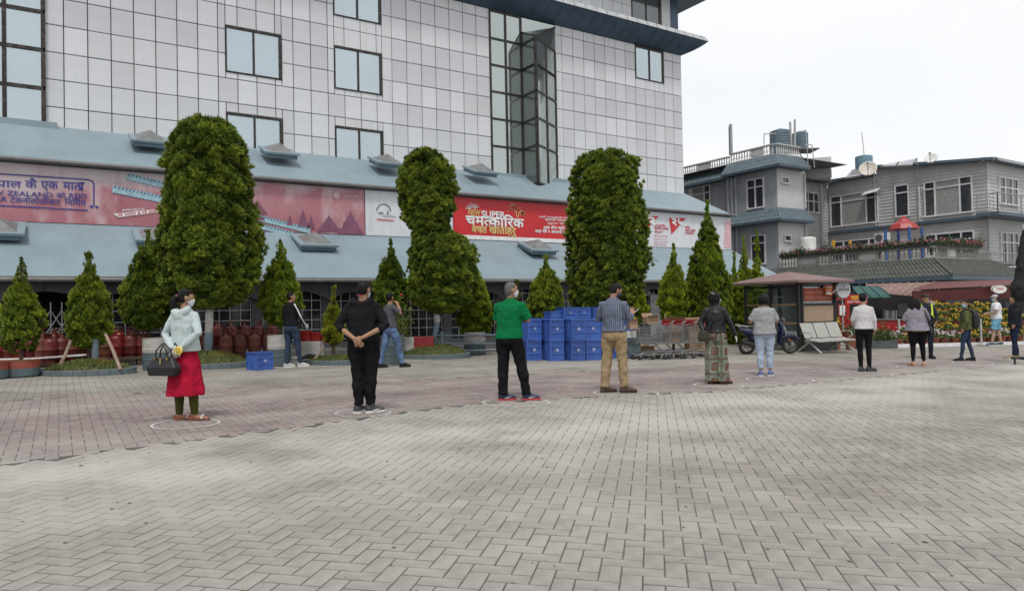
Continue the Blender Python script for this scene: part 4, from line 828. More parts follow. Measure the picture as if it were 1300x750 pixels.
# pipe rails
m_pipe = mat('scuffed pale steel pipe', (.45, .45, .44), .45, .5, dirt=.4, dcol=(.2, .17, .15)); m_pipeb = mat('blue grey painted rail', (.12, .17, .2), .5, .1, dirt=.35, dcol=(.25, .25, .24))
b = MB(); tube(b, [P3(-30, 457, 15.0), P3(40, 455.5, 15.4), P3(110, 450.5, 15.8)], .028, 8); o = single('pipe_rail', b, m_pipe, 'pale steel pipe rail running behind the young trees at the left', 'rail')
b = MB(); tube(b, [P3(-30, 466, 15.2), P3(90, 462, 15.8)], .02, 8); single('pipe_rail', b, m_pipeb, 'lower blue grey pipe rail at the left edge', 'rail')
b = MB(); tube(b, [P3(121, 462, 15.0), P3(121, 430, 15.0)], .07, 10); single('bollard', b, m_pipeb, 'short thick blue grey post behind the propped young conifer', 'bollard')
r = thing('guard_rail', 'blue grey pipe guard rail behind the drum with the torn white band', 'rail', P3(562, 447, 19.5))
for k, (y0, y1) in enumerate(((426, 425), (436, 436), (445, 444.5))):
    b = MB(); tube(b, [P3(556, y0, 19.3), P3(645, y1, 20.6)], .03, 8); obj('rail_pipe', b, m_pipeb, r, world=True)
for x, d in ((561, 19.35), (642, 20.55)):
    b = MB(); tube(b, [P3(x, 448, d), P3(x, 421, d)], .05, 8); obj('post', b, m_pipeb, r, world=True)
# ------------------------------------------------------------------ blue crates
m_cr = mat('blue crate plastic', (.045, .105, .36), .42, var=.18, vs=2, rand=.22, dirt=.25, dcol=(.07, .11, .26), attr=None)
m_crl = mat('crate label', (.22, .26, .42), .6, rand=.2)
def crate_mesh():
    r = thing('blue_crate', 'x', 'crate', (0, 0, -60), 0, 'stacked blue plastic crates'); W, D, H = .40, .56, .56
    b = MB(); t = .018
    box(b, -W/2+t, W/2-t, -D/2+t, D/2-t, 0, H-.03); o = obj('shell', b, m_cr, r)
    b = MB()
    for sy in (-1, 1):
        y0, y1 = (-D/2, -D/2+t-.001) if sy < 0 else (D/2-t+.001, D/2)
        for k in range(6): x = -W/2+.02+(W-.06)*k/5; box(b, x, x+.02, y0, y1, .05, H-.05)
        for z in (.0, .18, .36, H-.05): box(b, -W/2+.001, W/2-.001, y0-.003*(sy < 0), y1+.003*(sy > 0), z, z+.045)
    for sx in (-1, 1):
        x0, x1 = (-W/2, -W/2+t-.001) if sx < 0 else (W/2-t+.001, W/2)
        for k in range(3): y = -D/2+.0+(D-.03)*k/2; box(b, x0, x1, y+.001, y+.029, .05, H-.05)
        for z in (.0, H-.05): box(b, x0-.002*(sx < 0), x1+.002*(sx > 0), -D/2+.03, D/2-.03, z, z+.045)
    obj('ribs', b, m_cr, r); b = MB(); box(b, -W/2-.006, W/2+.006, -D/2-.006, D/2+.006, H-.035, H); obj('rim', b, m_cr, r)
    b = MB(); box(b, -.035, .045, -D/2-.009, -D/2-.004, .25, .33); obj('label', b, m_crl, r); return r
CP = crate_mesh(); first = True
def crate(s, t, z, rz, label):
    global first
    if first: o = CP; first = False; o.location = (s, t, z); o.rotation_euler = (0, 0, rz)
    else: o = copy_thing(CP, (s, t, z), rz)
    o['label'] = label; o.scale = (1, 1, .955 if 'third tier' not in label else .52); return o
cs, ct = 10.95, 14.85; gzc = gz(cs, ct)
# columns of the block: photo x of each column's front, distance row, number of tiers
cols = [(680, 15.35, 2, .0), (697, 15.0, 2, .1), (718, 14.8, 2, -.05), (733, 15.0, 2, .5), (752, 15.1, 2, .0), (765, 15.3, 2, .4), (799, 15.9, 2, .05)]
pos = ['far left', 'second from the left', 'third from the left', 'middle', 'right of the middle', 'right-hand', 'small separate right-hand']
H_ = .56
lay = [  # (s offset, t offset, rot, tiers)
 ('left end', -.55, .75, .05, 2), ('left end of the front', -.15, .30, -.08, 2), ('front left', .33, .02, .04, 2), ('front middle', .86, .0, -.32, 2), ('front right', 1.34, .12, .10, 2), ('right end', 1.82, .32, -.06, 2),
 ('back left', .25, .95, .02, 2), ('back middle', .80, .95, .05, 3), ('back right', 1.30, 1.0, -.03, 3), ('far back right', 1.85, 1.05, .04, 3), ('separate right', 2.6, .75, .1, 2)]
tn = ['bottom', 'second', 'third', 'top']
for nm, ds, dt, rz, k in lay:
    for j in range(k):
        s, t = cs+ds-.1, ct+dt-.3; hh = .55 if nm.startswith('front') else .55
        crate(s+rng.uniform(-.02, .02), t+rng.uniform(-.02, .02), gz(s, t)+j*.535, rz+rng.normal(0, .07)-.15, 'blue plastic crate, %s tier of the %s column' % (tn[j], nm))
b = MB(); Mx = Matrix.Translation((11.4, 15.6, gz(10.5, 15.6)+1.072)) @ Matrix.Rotation(-.12, 4, 'Z'); box(b, -.28, .28, -.2, .2, 0, .16, Mx); box(b, -.29, .29, -.21, .21, .13, .17, Mx); single('shallow_blue_tray', b, m_cr, 'shallow blue tray lying on top of the left half of the crate stack', 'tray')
q = G(330, 469); crate(q[0], q[1], q[2], .35-math.pi*.0, 'single blue plastic crate standing alone by the grey drum'); bpy.data.objects
sc_ = [o for o in bpy.data.objects if o.get('label', '').startswith('single blue')][0]; sc_.scale = (1.05, .7, .70)
# ------------------------------------------------------------------ odds and ends behind: red tubs, white boxes, planks
m_red = mat('glossy red plastic', (.26, .015, .014), .35); m_wbox = mat('dirty white board', (.42, .41, .39), .7, dirt=.4, dcol=(.25, .22, .2))
def sbox(label, name, cat, x0, x1, y0, y1, d, dep, m, rz=0, grp=None, bev=.01):
    a = np.array(P3(x0, y1, d)); c = np.array(P3(x1, y1, d)); w = np.linalg.norm(c[:2]-a[:2]); h = (y1-y0)/F*d; b = MB(); mid = (a+c)/2
    box(b, -w/2, w/2, -dep/2, dep/2, 0, h, Matrix.Translation(Vector(mid)) @ Matrix.Rotation(-AZ+rz, 4, 'Z')); o = single(name, b, m, label, cat, grp); 
    md = o.modifiers.new('bevel', 'BEVEL'); md.width = bev; return o
sbox('left white board box below the red tubs', 'board_box', 'box', 385, 396, 433, 453, 18.6, .4, m_wbox); sbox('right white board box below the red tubs', 'board_box', 'box', 397, 409, 433, 453, 18.7, .4, m_wbox)
def tub(label, px, py, d, R, H):
    q = P3(px, py, d); b = MB(); lathe(b, [(R*.75, 0), (R*.98, H*.9), (R*1.05, H*.9), (R*1.06, H), (R*.93, H), (R*.7, .03)], q, 20); single('red_tub', b, m_red, label, 'tub', 'red plastic tubs')
tub('left red tub on the white board boxes', 388, 432.5, 18.6, .17, .26); tub('right red tub on the white board boxes', 400, 432.5, 18.7, .18, .22); tub('red tub half hidden by the yellowish conifer', 410, 434, 18.9, .16, .24)
sbox('dark red chest left of the blue painted trunk', 'chest', 'chest', 527, 552, 427, 441, 19.4, .6, mat('dark red lacquer', (.2, .02, .02), .4)); sbox('white board behind the legs of the man in jeans', 'board_box', 'box', 502, 512, 428, 441, 18.8, .3, m_wbox)
sbox('pale concrete bench block left of the dark red chest', 'concrete_bench', 'bench', 512, 529, 428, 446, 19.3, .4, mat('pale concrete', (.35, .34, .33), .8, dirt=.4, dcol=(.2, .2, .19)))
b = MB(); tube(b, [P3(384, 455, 18.0), P3(392, 452, 18.1), P3(408, 454, 18.2), P3(415, 452, 18.3)], [.05, .07, .06, .04], 8); single('sacking_roll', b, mat('black sacking', (.02, .02, .02), .9), 'roll of black sacking below the white board boxes', 'sack')
# grass strip and shrubs behind
# ------------------------------------------------------------------ shopping carts
m_chr = mat('galvanised cart wire', (.20, .205, .21), .4, .5, dirt=.3, dcol=(.25, .24, .23)); m_rub = mat('black rubber', (.02, .02, .02), .6); m_card = mat('brown cardboard', (.30, .20, .125), .8, var=.12, vs=2, rand=.15)
def cart(label, s, t, rz):
    r = thing('shopping_cart', label, 'shopping cart', (s, t, gz(s, t)), rz, 'nested shopping carts'); W0, W1, L_ = .22, .27, .85   # front at -x, handle at +x
    b = MB()
    for sy in (-1, 1):
        tube(b, [(-.45, sy*.17, .14), (.42, sy*.25, .14), (.50, sy*.25, .20), (.30, sy*.25, .40), (.28, sy*.26, .46)], .013, 6); tube(b, [(.42, sy*.27, .46), (.50, sy*.27, .95), (.58, sy*.27, 1.0)], .013, 6)
        tube(b, [(-.42, sy*.18, .42), (.30, sy*.26, .42)], .013, 6); tube(b, [(-.45, sy*.17, .14), (-.35, sy*.2, .20), (.38, sy*.25, .22)], .010, 6)
    for x, w in ((-.45, .17), (.42, .25)): tube(b, [(x, -w, .14), (x, w, .14)], .013, 6)
    obj('chassis', b, m_chr, r); b = MB(); zt = lambda u: .80+.13*u; zb = lambda u: .46-.02*u
    def cor(u, sy, v): x = -.48+.06*(1-v)+(.98-.06*(1-v))*u; w = (.19+.08*u)*(.88+.12*v); return (x, sy*w, zb(u)+(zt(u)-zb(u))*v)
    for v in np.linspace(0, 1, 7):
        rad = .007 if v > .99 or v < .01 else .0042
        tube(b, [cor(1, -1, v), cor(0, -1, v), cor(0, 1, v), cor(1, 1, v)], rad, 4)
    for u in np.linspace(0, 1, 12):
        tube(b, [cor(u, -1, 1), cor(u, -1, 0), cor(u, 1, 0), cor(u, 1, 1)], .0036, 4)
    for w in np.linspace(-1, 1, 7): tube(b, [cor(0, w, 1), cor(0, w, 0), cor(1, w, 0)], .0036, 4)
    obj('basket', b, m_chr, r, kind='stuff'); b = MB(); tube(b, [(.58, -.27, 1.0), (.58, .27, 1.0)], .019, 8); obj('handle', b, m_red, r)
    b = MB(); box(b, .49, .52, -.18, .18, .86, .98); obj('badge_board', b, m_red, r)
    for x, y in ((-.42, -.17), (-.42, .17), (.42, -.25), (.42, .25)):
        b = MB(); tube(b, [(x, y-.014, .062), (x, y+.014, .062)], .062, 14); w = obj('wheel', b, m_rub, r); b = MB(); box(b, x-.012, x+.012, y-.022, y-.017, .06, .135); box(b, x-.012, x+.012, y+.017, y+.022, .06, .135); obj('fork', b, m_chr, w)
    return r
q0 = G(824, 456); rzc = .42
for i, lab in enumerate(('leftmost shopping cart of the nested row', 'second shopping cart of the nested row', 'third shopping cart of the nested row', 'rightmost shopping cart with a clear red handle')):
    e = (.36 if i < 3 else .44)*i; cart(lab, q0[0]+e*math.cos(-.18)+.05, q0[1]+e*math.sin(-.18)-.02*i, -.18)
def cbox(label, x0, x1, y0, y1, d, dep, rz=0, flap=True):
    a = np.array(P3(x0, y1, d)); c = np.array(P3(x1, y1, d)); w = float(np.linalg.norm(c-a)); h = (y1-y0)/F*d; r = thing('cardboard_box', label, 'box', tuple((a+c)/2), -AZ+rz, 'cardboard boxes round the carts')
    b = MB(); t = .012; box(b, -w/2, w/2, -dep/2, -dep/2+t, 0, h); box(b, -w/2, w/2, dep/2-t, dep/2, 0, h); box(b, -w/2, -w/2+t, -dep/2+t, dep/2-t, 0, h); box(b, w/2-t, w/2, -dep/2+t, dep/2-t, 0, h); box(b, -w/2+t, w/2-t, -dep/2+t, dep/2-t, 0, t); obj('carton', b, m_card, r)
    if flap:
        b = MB(); prism(b, [(-w/2, -dep/2, h), (w/2, -dep/2, h), (w/2, -dep/2-dep*.3, h+.03), (-w/2, -dep/2-dep*.3, h+.03)], (0, 0, .006)); obj('flap', b, m_card, r); b = MB(); prism(b, [(-w/2, dep/2, h), (w/2, dep/2, h), (w/2, dep/2+.04, h+dep*.3), (-w/2, dep/2+.04, h+dep*.3)], (0, 0, .006)); obj('flap', b, m_card, r)
    return r
cbox('open cardboard box perched on the carts', 818, 833, 402, 411, 19.2, .3, .3); cbox('tall cardboard box behind the carts', 846, 866, 404, 420, 20.2, .4); cbox('large cardboard box behind the rightmost cart', 872, 897, 410, 444, 20.2, .5, .05)
cbox('small cardboard box on the ground beside the cart wheels', 888, 905, 428, 445, 19.6, .35, -.3); cbox('flattened open box under the carts', 808, 828, 440, 448, 19.3, .4, .2); cbox('cardboard box inside the third cart', 843, 862, 423, 436, 19.0, .3, .1)
cbox('cardboard box with bright packets beside the checked shirt man', 798, 808, 406, 418, 19.0, .3, .1)
for i, (x, y, c) in enumerate(((799, 405, (.6, .3, .03)), (803, 402, (.5, .05, .03)), (806, 406, (.55, .4, .05)))):
    q = P3(x, y, 19.0); b = MB(); ell(b, q, .05, .04, .06, 8); single('snack_packet', b, mat('packet colour %d' % i, c, .4), ['orange packet on the cardboard box by the carts', 'red packet on the cardboard box by the carts', 'yellow packet on the cardboard box by the carts'][i], 'packet')
sbox('white boxes sheet hanging at the left end of the carts', 'hanging_sheet', 'board', 795, 808, 420, 429, 18.6, .05, m_wbox); sbox('blue grey bin at the left end of the carts', 'storage_bin', 'bin', 796, 812, 431, 449, 18.9, .4, m_dr)
# ================================================================== BUILDINGS AT THE RIGHT
m_gw = mat('blue grey rendered wall', (.33, .345, .37), .8, var=.06, vs=1, streak=.3, scol=(.15, .15, .16), ss=(2, 2, .3))
m_pw = mat('pale grey rendered wall', (.50, .50, .50), .8, var=.06, vs=1, streak=.35, scol=(.25, .25, .25), ss=(2, 2, .3))
m_sid = mat('grey lap boards', (.42, .41, .40), .75, var=.08, vs=1.5, streak=.2, scol=(.18, .18, .17), ss=(1.5, 1.5, .3))
m_slate = mat('slate blue tile sheet', (.13, .175, .20), .5, .1, var=.15, dirt=.3, dcol=(.2, .21, .2)); m_moss = mat('mossy grey tile sheet', (.105, .112, .098), .6, .1, var=.2, dirt=.4, dcol=(.09, .1, .08))
m_trim = mat('slate blue trim', (.07, .10, .13), .5); m_frame = mat('white window frame', (.62, .61, .63), .5, dirt=.15, dcol=(.4, .4, .4))
m_wing = mat('dark room glass', (.035, .04, .045), .07, 0, var=.3, spec=.9); m_curt = mat('grey curtain', (.26, .26, .25), .85, var=.3, vs=14)
m_stone = mat('weathered cast stone', (.36, .35, .32), .85, var=.15, dirt=.6, dcol=(.16, .15, .13))
def window(parent, pl, c, a0, a1, z0, z1, cols, trans=None, cur=()):
    """framed window on plane pl=c; cols = relative widths; trans = height of the transom"""
    f = MB(); w = .07; pbox(f, pl, c, a0, a1, z1-w, z1, .0, .08); pbox(f, pl, c, a0, a1, z0-.02, z0+w, .0, .10); pbox(f, pl, c, a0, a0+w, z0+w, z1-w, .0, .08); pbox(f, pl, c, a1-w, a1, z0+w, z1-w, .0, .08)
    o = obj('window', f, m_frame, parent, world=True); tot = sum(cols); x = a0; g = MB(); xs = [a0]
    for i, q in enumerate(cols): x += (a1-a0)*q/tot; xs.append(x)
    for x in xs[1:-1]: pbox(g, pl, c, x-.04, x+.04, z0+w, z1-w, .0, .075)
    if trans:
        for i in range(len(cols)): pbox(g, pl, c, xs[i]+(w if i == 0 else .04), xs[i+1]-(w if i == len(cols)-1 else .04), trans-.035, trans+.035, .0, .075)
    if g.v: obj('glazing_bar', g, m_frame, o, world=True, kind=None)
    for i in range(len(cols)):
        e0 = xs[i]+(w if i == 0 else .04); e1 = xs[i+1]-(w if i == len(cols)-1 else .04)
        for (q0, q1) in (((z0+w, trans-.035), (trans+.035, z1-w)) if trans else ((z0+w, z1-w),)):
            p = MB(); pbox(p, pl, c, e0, e1, q0, q1, .012, .02); obj('pane', p, m_curt if (i in cur) else m_wing, o, world=True)
    return o
def boards(parent, pl, c, a0, a1, z0, z1, m, n=None, step=.2):
    b = MB(); z = z0
    while z < z1-.02:
        h = min(step, z1-z)
        if pl == 't': b.add([(a0, c-.035, z), (a1, c-.035, z), (a1, c-.005, z+h), (a0, c-.005, z+h), (a0, c, z), (a1, c, z)], [(0, 1, 2, 3), (0, 1, 5, 4)])
        else: b.add([(c-.035, a0, z), (c-.035, a1, z), (c-.005, a1, z+h), (c-.005, a0, z+h), (c, a0, z), (c, a1, z)], [(0, 1, 2, 3), (0, 1, 5, 4)])
        z += step
    return obj('lap_boards', b, m, parent, world=True, kind='stuff')
def tiled_slope(parent, quad, m, pitch=.2, name='tiled_roof'):
    """quad = outer-left, outer-right, inner-right, inner-left (world); raised ribs run up the slope with stepped courses"""
    A_, B_, C_, D_ = [Vector(q) for q in quad]; b = MB(); b.add([A_, B_, C_, D_], [(0, 1, 2, 3)]); o = obj(name, b, m, parent, world=True)
    nrm = (B_-A_).cross(D_-A_).normalized(); nrm = nrm if nrm.z > 0 else -nrm; n = max(2, int((B_-A_).length/pitch)); k = MB()
    for i in range(n+1):
        u = i/n; p = A_.lerp(B_, u); q = D_.lerp(C_, u); tube(k, [p+nrm*.02, q+nrm*.02], .028, 5)
    m_ = max(2, int((D_-A_).length/.28))
    for j in range(m_): v = j/m_; p = A_.lerp(D_, v)+nrm*.012; q = B_.lerp(C_, v)+nrm*.012; tube(k, [p, q], .014, 4)
    obj('tile_ribs', k, m, o, world=True, kind='stuff'); return o
def balustrade(parent, pl, c, a0, a1, zb, zt, m=m_stone, step=.19, blank=()):
    b = MB(); pbox(b, pl, c, a0, a1, zt-.07, zt, -.1, .1); obj('balustrade_rail', b, m, parent, world=True); b = MB(); pbox(b, pl, c, a0, a1, zb, zb+.05, -.1, .1); obj('balustrade_base', b, m, parent, world=True)
    n = int((a1-a0)/step)
    for i in range(n):
        a = a0+(i+.5)*(a1-a0)/n; P_ = (a, c, 0) if pl == 't' else (c, a, 0)
        if any(x0 <= a <= x1 for x0, x1 in blank): continue
        h = zt-zb-.12; b = MB(); lathe(b, [(.05, 0), (.05, .06*h), (.025, .12*h), (.062, .35*h), (.035, .62*h), (.024, .85*h), (.05, .9*h), (.05, h)], (P_[0], P_[1], zb+.05), 8); obj('baluster', b, m, parent, world=True, smooth=True)
    for x0, x1 in blank:
        b = MB(); pbox(b, pl, c, x0, x1, zb+.05, zt-.07, -.04, .04); p = obj('balustrade_panel', b, m, parent, world=True); b = MB(); w = (x1-x0)/2; h = (zt-zb-.2)/2; cx = (x0+x1)/2; cz = (zb+zt)/2-.02
        pts = []
        for k in range(20):
            a = 2*math.pi*k/20; u = math.cos(a)*w*.85; v = math.sin(a)*h*.8; u = max(-w*.8, min(w*.8, u*1.2)); pts.append((cx+u, c-.06, cz+v) if pl == 't' else (c-.06, cx+u, cz+v))
        prism(b, pts, (0, .02, 0) if pl == 't' else (.02, 0, 0)); obj('oval_plaque', b, m_pw, p, world=True)
# ---- tower house
tw = thing('grey_tower_house', 'blue grey three-storey house with balustraded roof between the tiled building and lap board house', 'building', (36, 28, -.6))
b = MB(); box(b, 35, 37.6, 26.1, 29.6, -1, 9.45); box(b, 35.5, 42, 29.6, 44, -1, 9.45); obj('wall', b, m_gw, tw, world=True)
b = MB(); box(b, 35.02, 37.6, 26.085, 26.099, -1, 9.1); obj('side_wall', b, m_pw, tw, world=True)
def mansard(s_, t_, send, tend, z0, z1, out, m, parent):
    tiled_slope(parent, [(s_-out, tend, z0), (s_-out, t_-out, z0), (s_-.0, t_-.0, z1), (s_, tend, z1)], m)
    tiled_slope(parent, [(s_-out, t_-out, z0), (send, t_-out, z0), (send, t_, z1), (s_, t_, z1)], m)
    b = MB(); box(b, s_-out-.02, s_+.05, t_-out-.02, tend, z0-.12, z0-.004); box(b, s_+.051, send, t_-out-.02, t_+.05, z0-.12, z0-.004); obj('eaves_trim', b, m_trim, parent, world=True)
mansard(35.0, 26.1, 37.3, 29.6, 9.22, 9.93, .62, m_slate, tw)
b = MB(); tiled_slope(tw, [(34.95, 44, 9.22), (34.95, 29.35, 9.22), (35.55, 29.6, 9.93), (35.55, 44, 9.93)], m_slate); box(b, 34.92, 35.6, 29.0, 44, 9.08, 9.216); obj('eaves_trim', b, m_trim, tw, world=True)
mansard(35.0, 26.1, 37.6, 29.7, 6.1, 6.85, .62, m_slate, tw)
b = MB(); box(b, 35.0, 42, 26.1, 44, 9.93, 9.95); obj('roof_deck', b, m_gut, tw, world=True)
b = MB(); box(b, 35.05, 37.5, 26.12, 29.6, 9.46, 9.93); box(b, 35.5, 42, 29.6, 44, 9.46, 9.92); obj('parapet', b, m_gw, tw, world=True)
balustrade(tw, 's', 35.1, 26.3, 29.5, 9.95, 10.58, m_pw, blank=((27.1, 27.9),)); balustrade(tw, 's', 35.6, 29.9, 36.5, 9.95, 10.58, m_pw, blank=((31.5, 32.6),)); balustrade(tw, 't', 26.2, 35.1, 37.3, 9.95, 10.58, m_pw)
t0, zt_ = Ws(948, 229, 35); t1, zb_ = Ws(971, 263, 35); window(tw, 's', 35, t1, t0, zb_, zt_, (1, 1), zt_-.52)
t0, zt_ = Ws(872, 240, 35.5); t1, zb_ = Ws(903, 275, 35.5); window(tw, 's', 35.5, t1, t0, zb_, zt_, (1, 2, 1), zt_-.5, cur=(1,))
t0, zt_ = Ws(955, 299, 35); t1, zb_ = Ws(973, 335, 35); window(tw, 's', 35, t1, t0+.1, zb_, zt_, (1,), zt_-.5)
for (x0, y0, x1, y1) in ((991, 224, 1001, 234), (995, 298, 1004, 307)):
    s0, z1_ = Wt(x0, y0, 26.08); s1, z0_ = Wt(x1, y1, 26.08); window(tw, 't', 26.08, s0, s1, z0_, z1_, (1,))
b = MB()
for x in (925, 930, 935): t0, _ = Ws(x, 250, 35); tube(b, [(34.93, t0, -.5), (34.93, t0, 9.05)], .06, 8)
obj('downpipe', b, m_gw, tw, world=True, kind='stuff'); b = MB(); q = Wt(1011, 250, 26); tube(b, [(37.45, 25.98, -.5), (37.45, 25.98, 5.9)], .06, 8); tube(b, [(37.5, 26.0, 6.9), (37.5, 26.0, 9.0)], .05, 8); obj('downpipe', b, m_pw, tw, world=True, kind='stuff')
b = MB(); tube(b, [P3(928.5, 196, 41.5), P3(927.5, 158, 41.5)], .09, 8); tube(b, [P3(926.5, 196, 41.6), P3(925.8, 161, 41.6)], .05, 6); single('antenna_mast', b, m_gw, 'tall blue grey mast rising from the balustraded roof', 'mast')
# tanks
m_tank = mat('grey blue plastic tank', (.13, .18, .22), .5, dirt=.5, dcol=(.06, .07, .08)); m_tank2 = mat('sky blue water tank', (.17, .28, .36), .5, dirt=.3, dcol=(.3, .33, .35))
def tank(label, px, y0, y1, hw, d, m, rib=True):
    c = P3(px, y1, d); R = hw/F*d; H = (y1-y0)/F*d; r = thing('water_tank', label, 'water tank', c, 0, 'rooftop water tanks'); b = MB(); pr = [(R*.95, 0)]
    for k in range(8): z = H*.86*k/8; pr += [(R, z+.01), (R, z+H*.08), (R*.965, z+H*.09), (R*.965, z+H*.10)]
    pr += [(R, H*.88), (R*.8, H*.93), (R*.3, H*.97)]; lathe(b, pr, n=28); obj('shell', b, m, r); b = MB(); lathe(b, [(R*.28, H*.97), (R*.28, H), (.01, H+.02)], n=16); obj('lid', b, m, r)
tank('left dark rooftop water tank with a mottled side', 991, 164, 195, 12.8, 43.0, m_tank); tank('right rooftop water tank on the steel platform', 1016, 167, 191, 9.8, 44.0, m_tank); tank('sky blue water tank on the lap board house roof', 1097, 197, 215, 10.2, 43.0, m_tank2)
r = thing('tank_platform', 'thin steel frame platform carrying the rooftop tanks', 'platform', P3(1010, 212, 44)); m_rod = mat('pale steel rod', (.4, .4, .4), .5, .3)
b = MB(); box(b, -.95, 1.1, -.7, .7, 0, .06, Matrix.Translation(Vector(P3(1012, 192.5, 44))) @ Matrix.Rotation(-AZ, 4, 'Z')); obj('deck', b, m_gut, r, world=True)
for x0, y0, x1, y1 in ((970, 170, 970, 184), (970, 170, 985, 170), (1023, 165, 1026, 215), (1031, 184, 1034, 213), (1031, 184, 1022, 184), (1003, 155, 1005, 190), (1009, 152, 1009, 190), (1010, 188, 1025, 209), (1024, 166, 1019, 166)):
    b = MB(); tube(b, [P3(x0, y0, 42.6), P3(x1, y1, 42.6)], .03 if x0 not in (1003, 1009) else .07, 6); obj('rod', b, m_rod if x0 != 1010 else m_gut, r, world=True)
# ---- lap board house
lb = thing('lap_board_house', 'grey lap boarded house with white windows and a slate blue floor band', 'building', (46, 22, -.7))
b = MB(); box(b, 44, 56, 19.05, 34, -1, 9.0); obj('wall', b, m_sid, lb, world=True); b = MB(); box(b, 37, 43.95, 28.8, 36, -1, 9.3); obj('recessed_wall', b, m_sid, lb, world=True)
boards(lb, 's', 44, 19.06, 28.8, 6.05, 9.3, m_sid); boards(lb, 's', 44, 19.06, 28.8, 2.8, 5.85, m_sid); boards(lb, 't', 19.05, 44, 56, 6.05, 9.0, m_pw); boards(lb, 't', 19.05, 44, 56, 1, 5.85, m_pw); boards(lb, 't', 28.8, 37.6, 43.9, 3.2, 9.2, m_sid)
b = MB(); box(b, 43.75, 44.0, 18.8, 28.7, 5.86, 6.04); box(b, 44.0, 56, 18.8, 19.05, 5.86, 6.04); obj('floor_band', b, m_trim, lb, world=True)
# roofs
b = MB(); prism(b, [(43.5, 18.5, 8.98), (43.5, 25.5, 9.76), (57, 25.5, 9.76), (57, 18.5, 8.98)], (0, 0, .16)); obj('main_roof', b, m_trim, lb, world=True)
b = MB(); prism(b, [(44.01, 19.05, 8.9), (44.01, 25.4, 8.9), (44.01, 25.4, 9.75), (44.01, 19.05, 9.04)], (12, 0, 0)); obj('gable_wall', b, m_sid, lb, world=True)
b = MB(); prism(b, [(44, 18.45, 8.98), (56.5, 18.45, 8.98), (56.5, 18.45, 9.13), (44, 18.45, 9.13)], (0, -.04, 0)); obj('verge_board', b, m_gw, lb, world=True)
b = MB(); prism(b, [(43.5, 25.5, 9.32), (43.5, 29.4, 9.38), (56, 29.4, 9.38), (56, 25.5, 9.32)], (0, 0, .12)); prism(b, [(37.4, 28.2, 9.2), (43.5, 28.2, 9.3), (43.5, 36, 9.3), (37.4, 36, 9.2)], (0, 0, .12)); obj('rear_roof', b, m_trim, lb, world=True)
b = MB(); tube(b, [(43.9, 25.45, 6.1), (43.9, 25.45, 9.7)], .05, 6); tube(b, [(43.9, 22.75, 6.1), (43.9, 22.75, 9.35)], .04, 6); obj('downpipe', b, m_sid, lb, world=True, kind='stuff')
z_ = lambda x, y: Ws(x, y, 43.97)
def wpx(pl, c, x0, y0, x1, y1, cols, tr, cur=()):
    f = Ws if pl == 's' else Wt; a0, za = f(x0, y0, c); a1, zb = f(x1, y1, c); return window(lb, pl, c, min(a0, a1), max(a0, a1), min(za, zb), max(za, zb), cols, max(za, zb)-tr, cur)
wpx('s', 43.96, 1054, 250, 1116, 282, (1, 2.2, 1), .45, (1,)); wpx('s', 43.96, 1136, 236, 1155, 274, (1,), .5); wpx('s', 43.96, 1173, 232, 1236, 269, (1.1, 2.2, 1), .45, (1,))
wpx('s', 43.96, 1175, 298, 1238, 322, (1.1, 2.2, 1), .45); wpx('s', 43.96, 1056, 307, 1121, 330, (1, 2, 1), .4)
# an open casement standing off the big window
b = MB(); t0, z0_ = Ws(1173, 240, 43.9); pbox(b, 't', t0+.05, 43.4, 43.88, 6.3, 6.36, 0, .04); pbox(b, 't', t0+.05, 43.4, 43.88, 8.0, 8.06, 0, .04); pbox(b, 't', t0+.05, 43.4, 43.46, 6.36, 8.0, 0, .04); obj('open_casement', b, m_frame, lb, world=True)
b = MB(); t0, z0_ = Ws(1099, 247, 43.9); prism(b, [(43.87, t0, z0_+.15), (43.87, t0-1.0, z0_+.25), (43.4, t0-1.0, z0_+.0), (43.4, t0, z0_-.1)], (0, 0, .04)); obj('open_vent_window', b, m_frame, lb, world=True)
wpx('t', 19.02, 1267, 224, 1292, 262, (1, 1.2, 1), .6); wpx('t', 19.02, 1269, 294, 1293, 340, (1, 1.2, 1), .6)
s0, za = Wt(1018, 243, 28.77); s1, zb = Wt(1039, 271, 28.77); window(lb, 't', 28.77, s0, s1, zb, za, (1, 1, 1), za-.6)
b = MB(); tube(b, [(43.0, 28.6, 4.6), (43.0, 28.6, 9.1)], .05, 6); tube(b, [(37.7, 28.6, 5), (37.7, 28.6, 9.1)], .06, 6); obj('downpipe', b, m_pw, lb, world=True, kind='stuff')
# balconies
m_rail = mat('grey steel railing', (.28, .28, .28), .5, .3)
def railing(parent, P0, P1, zb, h, n, up=None):
    b = MB(); P0 = Vector(P0); P1 = Vector(P1); Z = Vector((0, 0, 1)); tube(b, [P0+Z*(zb+h), P1+Z*(zb+h)], .035, 6); tube(b, [P0+Z*(zb+.1), P1+Z*(zb+.1)], .02, 6); obj('top_rail', b, m_rail, parent, world=True)
    for i in range(n+1): p = P0.lerp(P1, i/n); b = MB(); tube(b, [p+Z*(zb+(.0 if i % 5 == 0 else .1)), p+Z*(zb+h)], .035 if i % 5 == 0 else .013, 6); obj('railing_bar', b, m_rail, parent, world=True)
s0, z0_ = Wt(1266, 277, 18.0); b = MB(); box(b, s0, 54, 17.9, 19.04, 5.84, 6.03); obj('balcony_slab', b, m_trim, lb, world=True); railing(lb, (s0+.1, 18.0, 0), (54, 18.0, 0), 6.04, 1.0, 20); railing(lb, (s0+.1, 18.0, 0), (s0+.1, 19.0, 0), 6.04, 1.0, 5)
